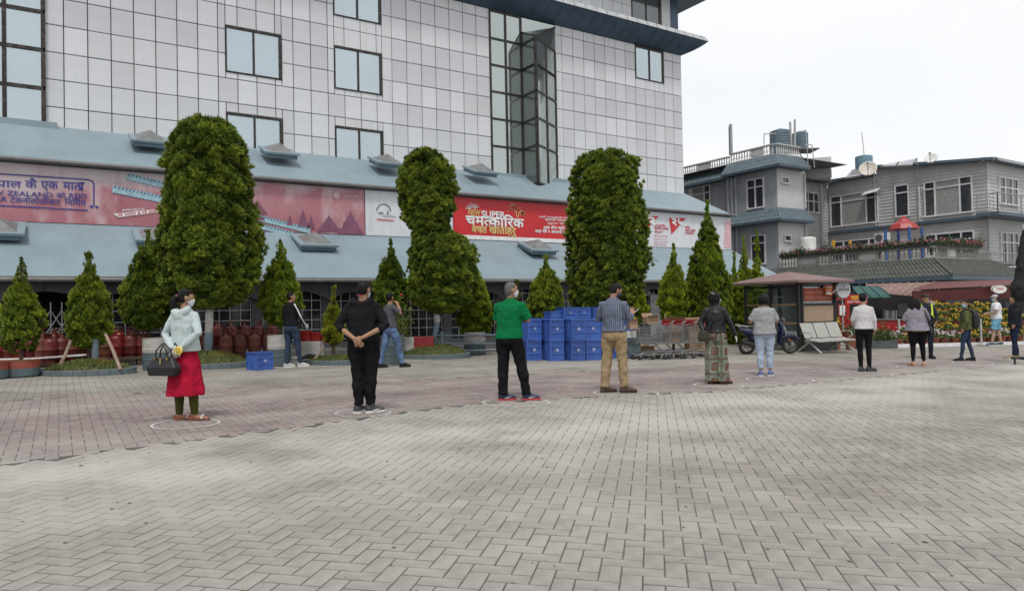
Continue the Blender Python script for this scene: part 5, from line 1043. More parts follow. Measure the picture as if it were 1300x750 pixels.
# roof furniture
m_dish = mat('white dish paint', (.6, .6, .58), .5, dirt=.2); m_dishr = mat('rusty white dish paint', (.55, .53, .48), .6, dirt=.8, dcol=(.35, .16, .06))
def dish(label, px, py, rx, d, m, yaw, tilt):
    c = P3(px, py, d); R = rx/F*d; r = thing('satellite_dish', label, 'satellite dish', c, 0, 'satellite dishes'); M = Matrix.Rotation(-AZ+yaw, 4, 'Z') @ Matrix.Rotation(tilt, 4, 'X'); b = MB()
    L = [(0, 0, -R*.28*(1-(k/6)**2), R*k/6+.001, R*k/6+.001) for k in range(7)]; L += [(0, 0, .02, R, R)]+[(0, 0, -R*.28*(1-(k/6)**2)+.03, R*.97*k/6+.001, R*.97*k/6+.001) for k in range(6, -1, -1)]; rings(b, L, 24, M); obj('reflector', b, m, r, smooth=True)
    b = MB(); tube(b, [M @ Vector((0, -R, 0)), M @ Vector((0, -.1, R*1.1)), M @ Vector((0, 0, R*1.15))], .018, 6); ell(b, M @ Vector((0, 0, R*1.15)), .06, .06, .06, 8); obj('feed_arm', b, m_gut, r)
    b = MB(); tube(b, [M @ Vector((0, 0, -R*.25)), (0, 0, -R*1.1)], .035, 6); obj('stand', b, m_gut, r)
dish('rust-stained satellite dish beside the sky blue tank', 1102, 214, 10.5, 40, m_dishr, -.5, 1.15); dish('clean white satellite dish standing on the slate blue roof', 1182, 201, 7.8, 39, m_dish, -.7, .95)
m_sol = glass('solar glass', (.20, .22, .26), .15, .5)
def solar(label, pts, d):
    P_ = [Vector(P3(x, y, dd)) for (x, y), dd in zip(pts, d)]; n = (P_[1]-P_[0]).cross(P_[3]-P_[0]).normalized(); n = n if n.z > 0 else -n; c = sum(P_, Vector())/4; r = thing('solar_panel', label, 'solar panel', tuple(c-Vector((0, 0, .4))), 0, 'solar water heater panels')
    b = MB(); prism(b, P_, -n*.08); obj('frame', b, m_gut, r, world=True); b = MB(); P2 = [p+(c-p)*.07+n*.01 for p in P_]; b.add(P2, [(0, 1, 2, 3)]); obj('glass', b, m_sol, r, world=True); b = MB(); tube(b, [P_[2], P_[2]-Vector((0, 0, .5))], .03, 5); obj('leg', b, m_gut, r, world=True)
solar('left solar panel on the main roof by the rusty dish', [(1118, 211), (1137, 210.5), (1141, 205.5), (1124, 208.5)], (40, 40, 41.5, 41.5)); solar('right steeper solar panel on the main roof', [(1138, 210.5), (1158, 209.5), (1164, 201), (1143, 205)], (40, 40, 41.5, 41.5)); solar('pale panel leaning at the foot of the sky blue tank', [(1073, 226), (1093, 223), (1097, 214), (1082, 215)], (40.5, 40.5, 42, 42))
b = MB(); tube(b, [P3(1097, 197, 43), P3(1094, 168, 43)], .025, 5); single('aerial_rod', b, m_rod, 'thin aerial rod above the sky blue tank', 'aerial')
b = MB(); c0 = P3(1040, 236, 47); box(b, -1.05, 1.05, -1, 1, -.9, .45, Matrix.Translation(Vector(P3(1031, 213, 47))) @ Matrix.Rotation(-AZ-.3, 4, 'Z')); single('roof_shed', b, m_pw, 'pale ribbed sheet shed on the roof behind the steel platform', 'shed')
m_bird = mat('dark feathers', (.05, .05, .055), .7)
for x, y, l in ((1248, 206, 'left bird perched on the slate blue roof edge'), (1263.5, 204, 'right bird perched on the slate blue roof corner')):
    c = P3(x, y, 38.5); r = thing('bird', l, 'bird', (c[0], c[1], c[2]-.1), -AZ, 'birds on the roof edge'); b = MB(); rings(b, [(0, 0, .04, .02, .03), (0, 0, .08, .055, .08), (.01, 0, .14, .06, .075), (.02, 0, .20, .045, .05), (.03, 0, .24, .035, .035), (.035, 0, .28, .04, .04), (.035, 0, .315, .02, .02)], 10); tube(b, [(-.02, 0, .12), (-.12, 0, .03), (-.19, 0, .0)], [.035, .03, .015], 6); tube(b, [(.06, 0, .28), (.11, 0, .275)], [.012, .003], 5)
    o = obj('body', b, m_bird, r, smooth=True); organic(o, .02, 2); b = MB(); tube(b, [(0, .02, .0), (0, .02, .06)], .006, 4); tube(b, [(0, -.02, .0), (0, -.02, .06)], .006, 4); obj('legs', b, m_bird, r)
# air conditioner and fittings on the terrace side
c = P3(1120, 303, 42.5); r = thing('air_conditioner', 'white air conditioner unit behind the flower boxes', 'air conditioner', (c[0], c[1], c[2]-.25)); M = Matrix.Rotation(math.radians(-90), 4, 'Z')
b = MB(); box(b, -.42, .42, -.15, .15, 0, .58, M); obj('casing', b, white_p, r, bevel=.02); b = MB(); tube(b, [M @ Vector((-.12, -.155, .29)), M @ Vector((-.12, -.17, .29))], .22, 20); obj('fan_grille', b, m_gut, r)
c = P3(1026, 314, 41); b = MB(); lathe(b, [(.22, 0), (.42, .04), (.44, .1), (.44, 1.1), (.40, 1.15), (.2, 1.2)], (c[0], c[1], c[2]-.6), 22); single('white_tank', b, white_p, 'small white cylinder tank standing on the terrace by the downpipe', 'tank')
# ---- terrace restaurant
tr = thing('terrace_restaurant', 'single-storey restaurant under a mossy ribbed roof with a balustraded flower terrace', 'building', (37, 20, -.55))
SB, TBl, ZT = 34.9, 17.45, 3.28
b = MB(); box(b, SB-.02, 43.95, TBl-.02, 28.7, 3.1, ZT); obj('terrace_floor', b, m_gut, tr, world=True)
tiled_slope(tr, [(34.0, 28, 2.42), (34.0, 16.25, 2.42), (SB, TBl, ZT), (SB, 28, ZT)], m_moss); tiled_slope(tr, [(34.0, 16.25, 2.42), (42.0, 16.25, 2.42), (40.5, TBl, ZT), (SB, TBl, ZT)], m_moss)
b = MB(); box(b, 33.95, 42, 16.2, 28, 2.22, 2.41); obj('eaves_trim', b, m_trim, tr, world=True); b = MB(); tube(b, [(34.0, 16.25, 2.5), (SB, TBl, ZT+.03)], .06, 6); obj('hip_ridge', b, m_moss, tr, world=True)
balustrade(tr, 's', SB+.1, TBl+.2, 25.95, ZT, 3.88, blank=((23.6, 24.9), (20.2, 21.3))); sE, _ = Wt(1242, 320, TBl+.1); balustrade(tr, 't', TBl+.1, SB+.1, sE, ZT, 3.88, blank=((SB+1.3, SB+2.2),))
railing(tr, (sE+.1, TBl+.2, 0), (46, TBl+.2, 0), 2.8, .92, 22)
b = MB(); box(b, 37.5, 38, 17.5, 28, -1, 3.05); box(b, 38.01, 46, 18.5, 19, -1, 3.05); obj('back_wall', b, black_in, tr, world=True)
b = MB(); tube(b, [(34.6, 17.2, -.8), (34.6, 17.2, 2.25)], .1, 10); tube(b, [(34.6, 21, -.8), (34.6, 21, 2.25)], .1, 10); tube(b, [(39, 17.2, -.8), (39, 17.2, 2.25)], .1, 10); obj('column', b, m_gw, tr, world=True, kind='stuff')
# flower troughs along the terrace edge
m_trough = mat('dark trough', (.05, .055, .05), .8); m_fol = mat('dark flower foliage', (.05, .075, .03), .7, attr='tint')
m_pinkf = mat('pink petals', (.55, .16, .24), .6, attr='tint'); m_purp = mat('purple petals', (.18, .10, .35), .6); m_yel = mat('yellow petals', (.55, .40, .04), .6, attr='tint'); m_whf = mat('white petals', (.65, .63, .66), .6, attr='tint')
def petals(n, cfun, size, rg, flat=.3):
    V = []
    for i in range(n):
        c = np.array(cfun()); d = rg.normal(0, 1, 3); d /= np.linalg.norm(d); w = np.cross(d, rg.normal(0, 1, 3)); w /= np.linalg.norm(w)+1e-6; s = size*rg.uniform(.7, 1.3); V += [c-d*s, c-w*s*.6, c+d*s, c+w*s*.6]
    return np.array(V)
def trough(label, P0, P1, seed, fcols):
    rg = np.random.default_rng(seed); P0 = np.array(P0); P1 = np.array(P1); c = (P0+P1)/2; r = thing('flower_trough', label, 'flower box', tuple(c), 0, 'flower troughs on the terrace balustrade'); b = MB(); d = (P1-P0); L_ = np.linalg.norm(d); ang = math.atan2(d[1], d[0])
    M = Matrix.Rotation(ang, 4, 'Z'); box(b, -L_/2, L_/2, -.14, .14, 0, .09, M); obj('trough', b, m_trough, r); R = np.array(M.to_3x3())
    def cf(): x = rg.uniform(-L_/2, L_/2); return R@np.array([x, rg.normal(0, .12), .09+abs(rg.normal(0, .13))*(1+.4*math.sin(x*4))])
    V = petals(int(L_*520), cf, .055, rg); np_mesh('foliage', V, np.arange(len(V)).reshape(-1, 4), m_fol, rg.uniform(.5, 1.5, (len(V)//4, 1))*np.ones(3), r, 'stuff')
    def cf2(): x = rg.uniform(-L_/2, L_/2); return R@np.array([x, rg.normal(-.02, .12), .15+abs(rg.normal(0, .11))])
    for m, k in fcols:
        cl = [cf2() for _ in range(int(L_*k))]; V = []
        for q in cl: V.append(petals(5, lambda: q+rg.normal(0, .028, 3), .036, rg))
        V = np.concatenate(V); np_mesh('blossom', V, np.arange(len(V)).reshape(-1, 4), m, rg.uniform(.7, 1.35, (len(V)//4, 1))*np.array([1, .9, .95]), r, 'stuff')
nT = 5
for i in range(nT):
    a0 = 25.9-(25.9-TBl-.1)*i/nT; a1 = 25.9-(25.9-TBl-.1)*(i+1)/nT
    trough(['leftmost flower trough, pink blooms beside the white cylinder tank', 'second flower trough from the left, with purple blooms', 'third flower trough from the left, below the air conditioner', 'fourth flower trough from the left, under the red-roofed play tower', 'fifth flower trough from the left, reaching the terrace corner'][i], (SB-.02, a0-.03, 3.885), (SB-.02, a1+.03, 3.885), 50+i, [(m_pinkf, 34)]+([(m_purp, 8)] if i == 1 else []))
trough('flower trough round the corner, nearest the railing', (SB+.15, TBl-.02, 3.885), (sE-.1, TBl-.02, 3.885), 60, [(m_pinkf, 32)])
# play tower on the terrace
c = P3(1148, 322, 37.2); r = thing('play_tower', 'red roofed play tower on blue posts above the terrace', 'play tower', (c[0], c[1], ZT)); k = 37.2/F; m_bl = mat('blue play post', (.03, .09, .30), .5); m_rr = mat('red plastic roof', (.30, .025, .025), .4)
zt = P3(1148, 291, 37.2)[2]-ZT; za = P3(1146, 274, 37.2)[2]-ZT; R = .76
b = MB(); L = [(0, 0, zt-.03, R*.93, R*.93), (0, 0, zt, R, R), (0, 0, zt+.25, R*.78, R*.78), (0, 0, zt+.42, R*.42, R*.42), (0, 0, zt+.47, R*.38, R*.38), (0, 0, zt+.60, R*.18, R*.18), (0, 0, za, .03, .03)]; rings(b, L, 8, Matrix.Rotation(.3, 4, 'Z')); obj('roof', b, m_rr, r)
for sx, sy in ((-1, -1), (1, -1), (1, 1), (-1, 1)): b = MB(); tube(b, [(sx*.62, sy*.62, 0), (sx*.62, sy*.62, zt+.03)], .07, 10); obj('post', b, m_bl, r)
b = MB(); box(b, -.65, .65, -.65, .65, .0, .08); obj('platform', b, m_bl, r)
for i, x in enumerate((1034, 1058, 1079)):
    b = MB(); tube(b, [P3(x, 322, 41-i*.6), P3(x, 305, 41-i*.6)], .09, 10); single('yellow_post', b, mat('yellow painted post', (.5, .27, .03), .5), ['left yellow post behind the flower troughs', 'middle yellow post behind the flower troughs', 'right yellow post behind the flower troughs'][i], 'post', 'yellow play posts')
# ---- awnings and shop front at ground level
m_corr = mat('dusty red corrugated sheet', (.14, .036, .036), .6, var=.15, vs=1, dirt=.4, dcol=(.18, .10, .09)); m_dred = mat('dark red fascia', (.075, .012, .012), .5, var=.15)
m_pt = mat('faded pinkish tile sheet', (.22, .14, .12), .7, var=.15, dirt=.5, dcol=(.2, .15, .13)); m_green = mat('dark green canvas', (.012, .07, .065), .6, var=.15)
def corrugated(b, A_, B_, C_, D_, n, amp):
    A_, B_, C_, D_ = map(Vector, (A_, B_, C_, D_)); up = Vector((0, 0, 1)); vs = []
    for i in range(n*4+1):
        u = i/(n*4); h = up*amp*math.sin(2*math.pi*i/4+.4); vs += [A_.lerp(B_, u)+h, D_.lerp(C_, u)+h]
    b.add(vs, [(2*i, 2*i+2, 2*i+3, 2*i+1) for i in range(n*4)])
r = thing('red_awning', 'long red corrugated awning with dark red fascia over the flower display', 'awning', P3(1230, 437, 28.3)); b = MB(); corrugated(b, P3(1157, 368, 27.6), P3(1325, 359.5, 27.6), P3(1325, 353.5, 29.8), P3(1186, 358, 29.8), 48, .02); obj('corrugated_sheet', b, m_corr, r, world=True)
b = MB(); A_, B_ = Vector(P3(1159, 369.5, 27.65)), Vector(P3(1325, 361, 27.65)); prism(b, [A_, B_, B_-Vector((0, 0, .50)), A_-Vector((0, 0, .40))], (.02, .05, 0)); obj('fascia', b, m_dred, r, world=True)
for x in (1190, 1252.5, 1291): b = MB(); tube(b, [P3(x, 366, 27.9), P3(x, 433, 27.9)], .045, 8); obj('post', b, m_gut, r, world=True)
r = thing('tiled_canopy', 'faded pinkish tiled canopy left of the red awning', 'awning', P3(1135, 440, 28.5)); tiled_slope(r, [P3(1100, 371, 28.6), P3(1160, 376, 27.9), P3(1186, 358, 30.2), P3(1100, 360.5, 30.4)], m_pt, .2)
r = thing('green_awning', 'dark green canvas awning behind the round sign', 'awning', P3(1105, 440, 27.5)); b = MB(); n = 6; vs = []
Aa = [(1082, 363, 28.5), (1084, 368, 27.6), (1090, 374.5, 26.9), (1093, 378, 26.8)]; Bb = [(1112, 363.5, 28.5), (1120, 367, 27.6), (1128, 373.5, 26.9), (1131, 377.5, 26.8)]
for p, q in zip(Aa, Bb): vs += [P3(*p), P3(*q)]
b.add(vs, [(2*i, 2*i+1, 2*i+3, 2*i+2) for i in range(3)]); b.add([P3(*Aa[0]), P3(*Aa[3]), P3(1082, 378, 28.5)], [(0, 1, 2)]); obj('canvas', b, m_green, r, world=True); b = MB()
for u in (0, .33, .66, 1): tube(b, [Vector(P3(*p)).lerp(Vector(P3(*q)), u)+Vector((0, 0, .015)) for p, q in zip(Aa, Bb)], .018, 5)
obj('frame_ribs', b, mat('dark green rib', (.01, .04, .04), .5), r, world=True, kind='stuff')
# dim shop front: counters, boards and pans
sh = thing('street_shop', 'dim street shop with counters under the awnings', 'building', P3(1180, 436, 30.2))
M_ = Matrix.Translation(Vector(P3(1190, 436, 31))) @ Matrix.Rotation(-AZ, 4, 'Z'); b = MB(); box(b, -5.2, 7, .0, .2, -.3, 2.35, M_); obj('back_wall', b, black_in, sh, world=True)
def panel(x0, x1, y0, y1, d, m, name, par=sh): b = MB(); P_ = [Vector(P3(x0, y1, d)), Vector(P3(x1, y1, d)), Vector(P3(x1, y0, d)), Vector(P3(x0, y0, d))]; prism(b, P_, tuple(np.array(ray(650, 375))*.04)); return obj(name, b, m, par, world=True)
panel(1236, 1266, 391, 415, 30.0, mat('blue poster', (.03, .08, .16), .5), 'poster'); panel(1243, 1256, 396, 402, 29.9, m_wbox, 'poster_print'); panel(1141, 1152, 385, 402, 29.5, mat('pale board', (.35, .35, .35), .6), 'board'); panel(1125, 1160, 406, 411, 29.0, m_gut, 'counter_top')
panel(1185, 1232, 386, 389, 30, m_gut, 'shelf'); panel(1268, 1300, 398, 400, 30, m_frame, 'counter_edge'); panel(1276, 1300, 384, 397, 30.4, m_wing, 'window_pane'); panel(1200, 1228, 377, 396, 30.4, m_wing, 'window_pane')
panel(1062, 1078, 373, 381, 26.5, m_red, 'red_board'); 
r = thing('shop_sign', 'red shop sign with yellow lettering below the green awning', 'sign', P3(1086, 386, 26.4)); panel(1073, 1101, 374, 386, 26.4, mat('red sign board', (.40, .02, .02), .5), 'board', r); g = MB(); p0, p1 = P3(1080, 380.5, 26.3), P3(1090, 379.6, 26.3); nn_ = -np.array(FW); put_text(g, 'TEDD', p0, p1, .13, .02, 0, nn_, .01); obj('lettering', g, m_yel if 0 else mat('yellow print', (.6, .45, .05), .5), r, world=True); g = MB(); put_text(g, 'FAST FOOD', P3(1076, 384.5, 26.3), P3(1095, 383.6, 26.3), .07, .01, 0, nn_, .01); obj('lettering', g, m_wpr, r, world=True)
for i, (x, y) in enumerate(((1126, 404), (1134, 405))):
    c = P3(x, 410, 28.7); b = MB(); lathe(b, [(.14, 0), (.15, .05), (.15, .5), (.155, .52), (.1, .56), (.02, .6)], c, 18); single('steel_pot', b, mat('brushed steel pot', (.4, .4, .4), .3, .9), ['left tall steel pot on the dim shop counter', 'right tall steel pot on the dim shop counter'][i], 'pot', 'steel pots on the counter')
# oval shop sign hanging on the red awning
c = P3(1268, 367, 27.4); r = thing('oval_sign', 'white oval sign hanging on the red awning fascia', 'sign', c); Mr = Matrix.Rotation(-AZ, 4, 'Z') @ Matrix.Rotation(math.pi/2, 4, 'X'); b = MB(); rings(b, [(0, 0, -.05, .28, .17), (0, 0, .05, .28, .17)], 28, Mr); obj('disc', b, white_p, r); b = MB(); vs = []
tube(b, [Mr @ Vector((.28*math.cos(a), .17*math.sin(a), .05)) for a in np.linspace(0, 2*math.pi, 33)], .014, 6, cap=False); obj('rim', b, m_gut, r); g = MB(); cx = Vector(c)-Vector(FW)*.075; Rv = Vector(RT); put_text(g, 'CAFE', cx-Rv*.14-Vector((0, 0, .02)), cx+Rv*.14-Vector((0, 0, .02)), .09, .01, 0, nn_, 0); obj('lettering', g, m_redp, r, world=True)

# ================================================================== KIOSK
C0 = np.array([19.05, 13.55]); eL = np.array([.15, 1.]); eL /= np.linalg.norm(eL); eR = np.array([1, -.15]); eR /= np.linalg.norm(eR); LL, LR = 2.25, 1.5
zk = gz(*C0)-.02; kk = thing('glass_kiosk', 'dark framed glass kiosk with a dusty pink pyramid roof', 'kiosk', (*C0, zk)); rzk = math.atan2(eR[1], eR[0]); MK = Matrix.Rotation(rzk, 4, 'Z')     # local x along eR, y along eL
m_kf = mat('black kiosk frame', (.018, .018, .02), .5); m_kr = mat('dusty pink roof felt', (.20, .133, .128), .8, var=.12, vs=1.5, streak=.3, scol=(.16, .1, .1), ss=(2, 2, 2)); HK = 2.1
for x in (0, LR):
    for y in (0, LL/2, LL): b = MB(); box(b, x-.045, x+.045, y-.045, y+.045, 0, HK, MK); obj('post', b, m_kf, kk)
b = MB(); box(b, .1, .17, -.045, .045, 0, HK, MK); obj('post', b, m_kf, kk)
for z in (.0, .85, 1.42, HK-.1):
    b = MB(); box(b, .175, LR-.046, -.03, .03, z, z+.06, MK); box(b, .046, LR-.046, LL-.03, LL+.03, z, z+.06, MK); obj('rail', b, m_kf, kk, kind='stuff')
    for y0, y1 in ((.046, LL/2-.046), (LL/2+.046, LL-.046)): b = MB(); box(b, -.03, .03, y0, y1, z, z+.06, MK); obj('rail', b, mat('varnished rail', (.28, .19, .10), .5) if z > .5 and z < 1.6 else m_kf, kk)
m_kg = bpy.data.materials.new('clear kiosk glass'); m_kg.use_nodes = True; t_ = m_kg.node_tree; t_.nodes.clear(); o_ = t_.nodes.new('ShaderNodeOutputMaterial'); a_ = t_.nodes.new('ShaderNodeBsdfTransparent'); g_ = t_.nodes.new('ShaderNodeBsdfGlossy'); x_ = t_.nodes.new('ShaderNodeMixShader'); a_.inputs[0].default_value = (.8, .86, .84, 1); g_.inputs['Roughness'].default_value = .03; x_.inputs[0].default_value = .14
t_.links.new(a_.outputs[0], x_.inputs[1]); t_.links.new(g_.outputs[0], x_.inputs[2]); t_.links.new(x_.outputs[0], o_.inputs[0])
for y0, y1 in ((.05, LL/2-.05), (LL/2+.05, LL-.05)):
    for z0, z1 in ((.06, .85), (.91, 1.42), (1.48, HK-.1)): b = MB(); box(b, -.006, .006, y0, y1, z0, z1, MK); obj('pane', b, m_kg, kk)
for z0, z1 in ((.45, .85), (1.48, HK-.1)): b = MB(); box(b, .175, LR-.05, -.006, .006, z0, z1, MK); obj('pane', b, m_kg, kk)
b = MB(); box(b, .175, LR-.05, -.012, .02, .92, 1.41, MK); obj('plywood_panel', b, mat('plywood', (.33, .24, .17), .7, var=.1), kk); b = MB(); box(b, .175, LR-.05, -.02, .02, .061, .44, MK); obj('kick_panel', b, m_kf, kk)
b = MB(); box(b, .2, LR-.1, -.03, -.015, 1.55, 1.95, MK); ob_ = obj('menu_banner', b, mat('orange red banner', (.30, .06, .03), .6, var=.3, vs=3), kk)
g = MB(); nk = MK @ Vector((0, -1, 0)); put_text(g, 'COFFEE & COLD DRINKS', MK @ Vector((.25, -.034, 1.78)), MK @ Vector((LR-.15, -.034, 1.78)), .07, .01, 0, nk, 0); put_text(g, 'MOMO  CHOWMEIN', MK @ Vector((.25, -.034, 1.62)), MK @ Vector((LR-.2, -.034, 1.62)), .07, .01, 0, nk, 0); obj('lettering', g, mat('pale orange print', (.5, .3, .2), .5), kk)
ov = .42; ax_, ay_ = LR/2, LL/2; vs = [MK @ Vector(v) for v in ((-ov, -ov, HK+.02), (LR+ov, -ov, HK+.02), (LR+ov, LL+ov, HK+.02), (-ov, LL+ov, HK+.02), (-ov, -ov, HK+.09), (LR+ov, -ov, HK+.09), (LR+ov, LL+ov, HK+.09), (-ov, LL+ov, HK+.09), (ax_, ay_, HK+.42))]
b = MB(); b.add(vs, [(0, 3, 2, 1), (0, 1, 5, 4), (1, 2, 6, 5), (2, 3, 7, 6), (3, 0, 4, 7), (4, 5, 8), (5, 6, 8), (6, 7, 8), (7, 4, 8)]); obj('roof', b, m_kr, kk)
b = MB(); box(b, .05, LR-.05, .1, LL-.1, .02, .06, MK); obj('floor', b, m_gut, kk); 
for i in range(3): b = MB(); box(b, .15, LR-.1, LL-.3, LL-.05, 1.0+i*.35, 1.02+i*.35, MK); obj('shelf', b, m_frame, kk)
# round light box sign
c = P3(1069, 367, 22.2); r = thing('round_sign', 'round pale grey lightbox sign beside the kiosk roof', 'sign', c); Mr = Matrix.Rotation(-AZ+.35, 4, 'Z') @ Matrix.Rotation(math.pi/2, 4, 'X'); m_ls = mat('pale sign face', (.42, .43, .45), .4)
b = MB(); rings(b, [(0, 0, .06, .27, .27), (0, 0, .065, .275, .275), (0, 0, .07, .275, .275)], 32, Mr); obj('face', b, m_ls, r); b = MB(); rings(b, [(0, 0, -.07, .27, .27), (0, 0, -.06, .295, .295), (0, 0, .05, .295, .295), (0, 0, .059, .28, .28)], 32, Mr); obj('casing', b, mat('steel casing', (.35, .35, .36), .35, .6), r)
g = MB(); n_ = Mr @ Vector((0, 0, 1)); e_ = Mr @ Vector((1, 0, 0)); put_text(g, 'gardenia', n_*.071-e_*.2-Vector((0, 0, .04)), n_*.071+e_*.2-Vector((0, 0, .04)), .085, .01, 0, n_, .002)
for k in range(5): a0 = k*math.pi*2/5; q = n_*.074+Vector((0, 0, .10)); p1 = q+(e_*math.cos(a0)+Vector((0, 0, 1))*math.sin(a0))*.04; p2 = q+(e_*math.cos(a0+.7)+Vector((0, 0, 1))*math.sin(a0+.7))*.04; g.add([q, p1, p2], [(0, 1, 2)])
obj('lettering', g, mat('grey print', (.10, .10, .11), .5), r); b = MB(); tube(b, [(0, 0, -.29), (0, 0, -.29-1.0)], .02, 6); tube(b, [(-.30, 0, 0), (-.5, .0, -.12)], .02, 6); obj('bracket', b, m_pipe, r)
r = thing('menu_sign', 'small orange menu sign on the kiosk corner post', 'sign', P3(1052, 375, 22.0)); panel(1047.5, 1057, 361.5, 375, 22.0, mat('orange sign', (.48, .11, .02), .5), 'board', r); g = MB(); 
for k, s_ in enumerate(('MENU', '24 / 7')): put_text(g, s_, P3(1049.5, 366+k*4.5, 21.95), P3(1055.5, 365.8+k*4.5, 21.95), .06, .01, 0, nn_, .01)
obj('lettering', g, m_wpr, r, world=True); panel(1049.5, 1055.5, 371.3, 373.5, 21.95, m_wpr, 'price_panel', r)
# ------------------------------------------------------------------ waiting bench
c = G(1036, 449); r = thing('waiting_bench', 'three-seat perforated metal waiting bench in front of the kiosk', 'bench', (c[0]-.15, c[1]+.25, c[2]), -.12); m_bm = mat('putty painted perforated metal', (.36, .36, .33), .45, .2, var=.06, bump=.3, bs=150); b = MB()
for i in range(3):
    x0 = .05+i*.54; M = Matrix.Translation((x0, 0, 0)); b = MB(); pr = [(-.06, .42), (-.12, .395), (-.35, .385), (-.43, .37)]
    vs = []; 
    for x in (0, .50):
        for y, z in [(.02, .43)]+[(p[0], p[1]) for p in pr]: vs.append((x0+x, y, z))
        for y, z in [(.02, .40)]+[(p[0], p[1]-.025) for p in pr]: vs.append((x0+x, y, z))
    b.add(vs, [(k, k+1, k+11, k+10) for k in range(4)]+[(k+5, k+6, k+16, k+15) for k in range(4)]+[(0, 1, 6, 5), (4, 3, 8, 9), (4, 9, 19, 14), (0, 5, 15, 10), (1, 2, 7, 6), (2, 3, 8, 7), (10, 11, 16, 15), (11, 12, 17, 16), (12, 13, 18, 17), (13, 14, 19, 18)]); obj('seat', b, m_bm, r)
    b = MB(); prism(b, [(x0, .03, .44), (x0+.50, .03, .44), (x0+.50, .22, .88), (x0, .22, .88)], (0, .022, .006)); obj('backrest', b, m_bm, r, bevel=.01)
b = MB(); box(b, 0, 1.68, -.12, -.06, .33, .37); obj('beam', b, m_bm, r)
for x in (.12, 1.5):
    b = MB(); tube(b, [(x, -.48, .02), (x, -.25, .2), (x, -.05, .33), (x, .1, .36)], .028, 6); tube(b, [(x, -.05, .33), (x, .22, .15), (x, .40, .02)], .028, 6); obj('leg', b, m_bm, r)
for x in (.0, 1.66): b = MB(); tube(b, [(x, -.05, .36), (x, -.28, .50), (x, -.25, .60), (x, .02, .62), (x, .10, .60)], .018, 6); obj('armrest', b, m_bm, r)
# ------------------------------------------------------------------ scooter
c = G(975, 449.5); r = thing('motor_scooter', 'dark blue motor scooter parked in front of the kiosk', 'scooter', c, -AZ+.06); m_sb = mat('dark blue scooter paint', (.006, .011, .042), .25, .1, coat=.5); m_bk = mat('black plastic', (.018, .018, .018), .45); m_sil = mat('silver trim', (.45, .45, .46), .3, .8)
for x in (-.62, .66):
    b = MB(); ct_ = Vector((x, 0, .245)); pts = [ct_+Vector((math.cos(a)*.20, 0, math.sin(a)*.20)) for a in np.linspace(0, 2*math.pi, 25)]; tube(b, pts, .048, 8, cap=False); w = obj('wheel', b, m_rub, r, smooth=True)
    b = MB(); tube(b, [ct_+Vector((0, -.04, 0)), ct_+Vector((0, .04, 0))], .05, 12)
    for k in range(5): a = k*1.2566; tube(b, [ct_, ct_+Vector((math.cos(a)*.165, 0, math.sin(a)*.165))], .015, 5)
    tube(b, [ct_+Vector((math.cos(a)*.16, 0, math.sin(a)*.16)) for a in np.linspace(0, 2*math.pi, 21)], .012, 5, cap=False); obj('rim', b, m_gut, w)
b = MB(); tube(b, [(-.80, 0, .72), (-.55, 0, .66), (-.25, 0, .56), (-.08, 0, .45)], [.07, .15, .16, .10], 12, rnd=True); tube(b, [(-.45, 0, .50), (-.15, 0, .38)], [.14, .12], 10, rnd=True); o = obj('rear_body', b, m_sb, r); organic(o, .02, 4)
b = MB(); rings(b, [(-.42, 0, .76, .34, .13), (-.40, 0, .80, .36, .14), (-.40, 0, .84, .33, .12)], 18); obj('seat', b, m_bk, r, smooth=True, bevel=.01)
b = MB(); tube(b, [(-.80, 0, .80), (-.95, 0, .88)], .016, 6); tube(b, [(-.62, -.12, .80), (-.92, -.10, .87), (-.92, .10, .87), (-.62, .12, .80)], .014, 6); obj('grab_rail', b, m_sil, r)
b = MB(); box(b, -.20, .28, -.14, .14, .24, .31); obj('floorboard', b, m_bk, r, bevel=.02)
b = MB(); rings(b, [(.33, 0, .28, .06, .14), (.36, 0, .45, .07, .17), (.40, 0, .65, .08, .19), (.37, 0, .85, .08, .16), (.33, 0, .98, .07, .10), (.30, 0, 1.02, .04, .06)], 16); tube(b, [(.42, 0, .70), (.50, 0, .55)], [.10, .05], 10, rnd=True); o = obj('leg_shield', b, m_sb, r); organic(o, .02, 3)
b = MB(); tube(b, [(.50, -.0, .42), (.62, 0, .52), (.78, 0, .50), (.90, 0, .40)], [.05, .08, .085, .05], 10, rnd=True); o = obj('front_fender', b, m_sb, r); organic(o, .02, 2)
b = MB(); tube(b, [(.66, -.06, .25), (.52, -.06, .60), (.44, -.03, .85)], .02, 6); tube(b, [(.66, .06, .25), (.52, .06, .60), (.44, .03, .85)], .02, 6); obj('fork', b, m_bk, r)
b = MB(); tube(b, [(.24, -.33, 1.02), (.30, -.18, 1.05), (.33, 0, 1.02), (.30, .18, 1.05), (.24, .33, 1.02)], .018, 8); obj('handlebar', b, m_bk, r); b = MB(); tube(b, [(.30, 0, .98), (.40, 0, 1.00), (.46, 0, .96)], [.09, .10, .06], 12, rnd=True); o = obj('headlamp_cowl', b, m_sb, r); organic(o, .015, 2)
b = MB(); ell(b, (.475, 0, .97), .03, .07, .045, 10); obj('headlight', b, m_sil, r); b = MB(); tube(b, [(.44, -.10, .80), (.50, -.10, .64), (.50, -.09, .52)], .02, 6); obj('silver_strip', b, m_sil, r); b = MB(); ell(b, (.60, -.09, .40), .035, .012, .02, 8); obj('orange_reflector', b, mat('orange plastic', (.5, .14, .02), .4), r)
for sy in (-1, 1): b = MB(); tube(b, [(.28, sy*.26, 1.04), (.24, sy*.34, 1.22)], .01, 5); ell(b, (.24, sy*.36, 1.25), .02, .07, .045, 8); obj('mirror', b, m_bk, r)
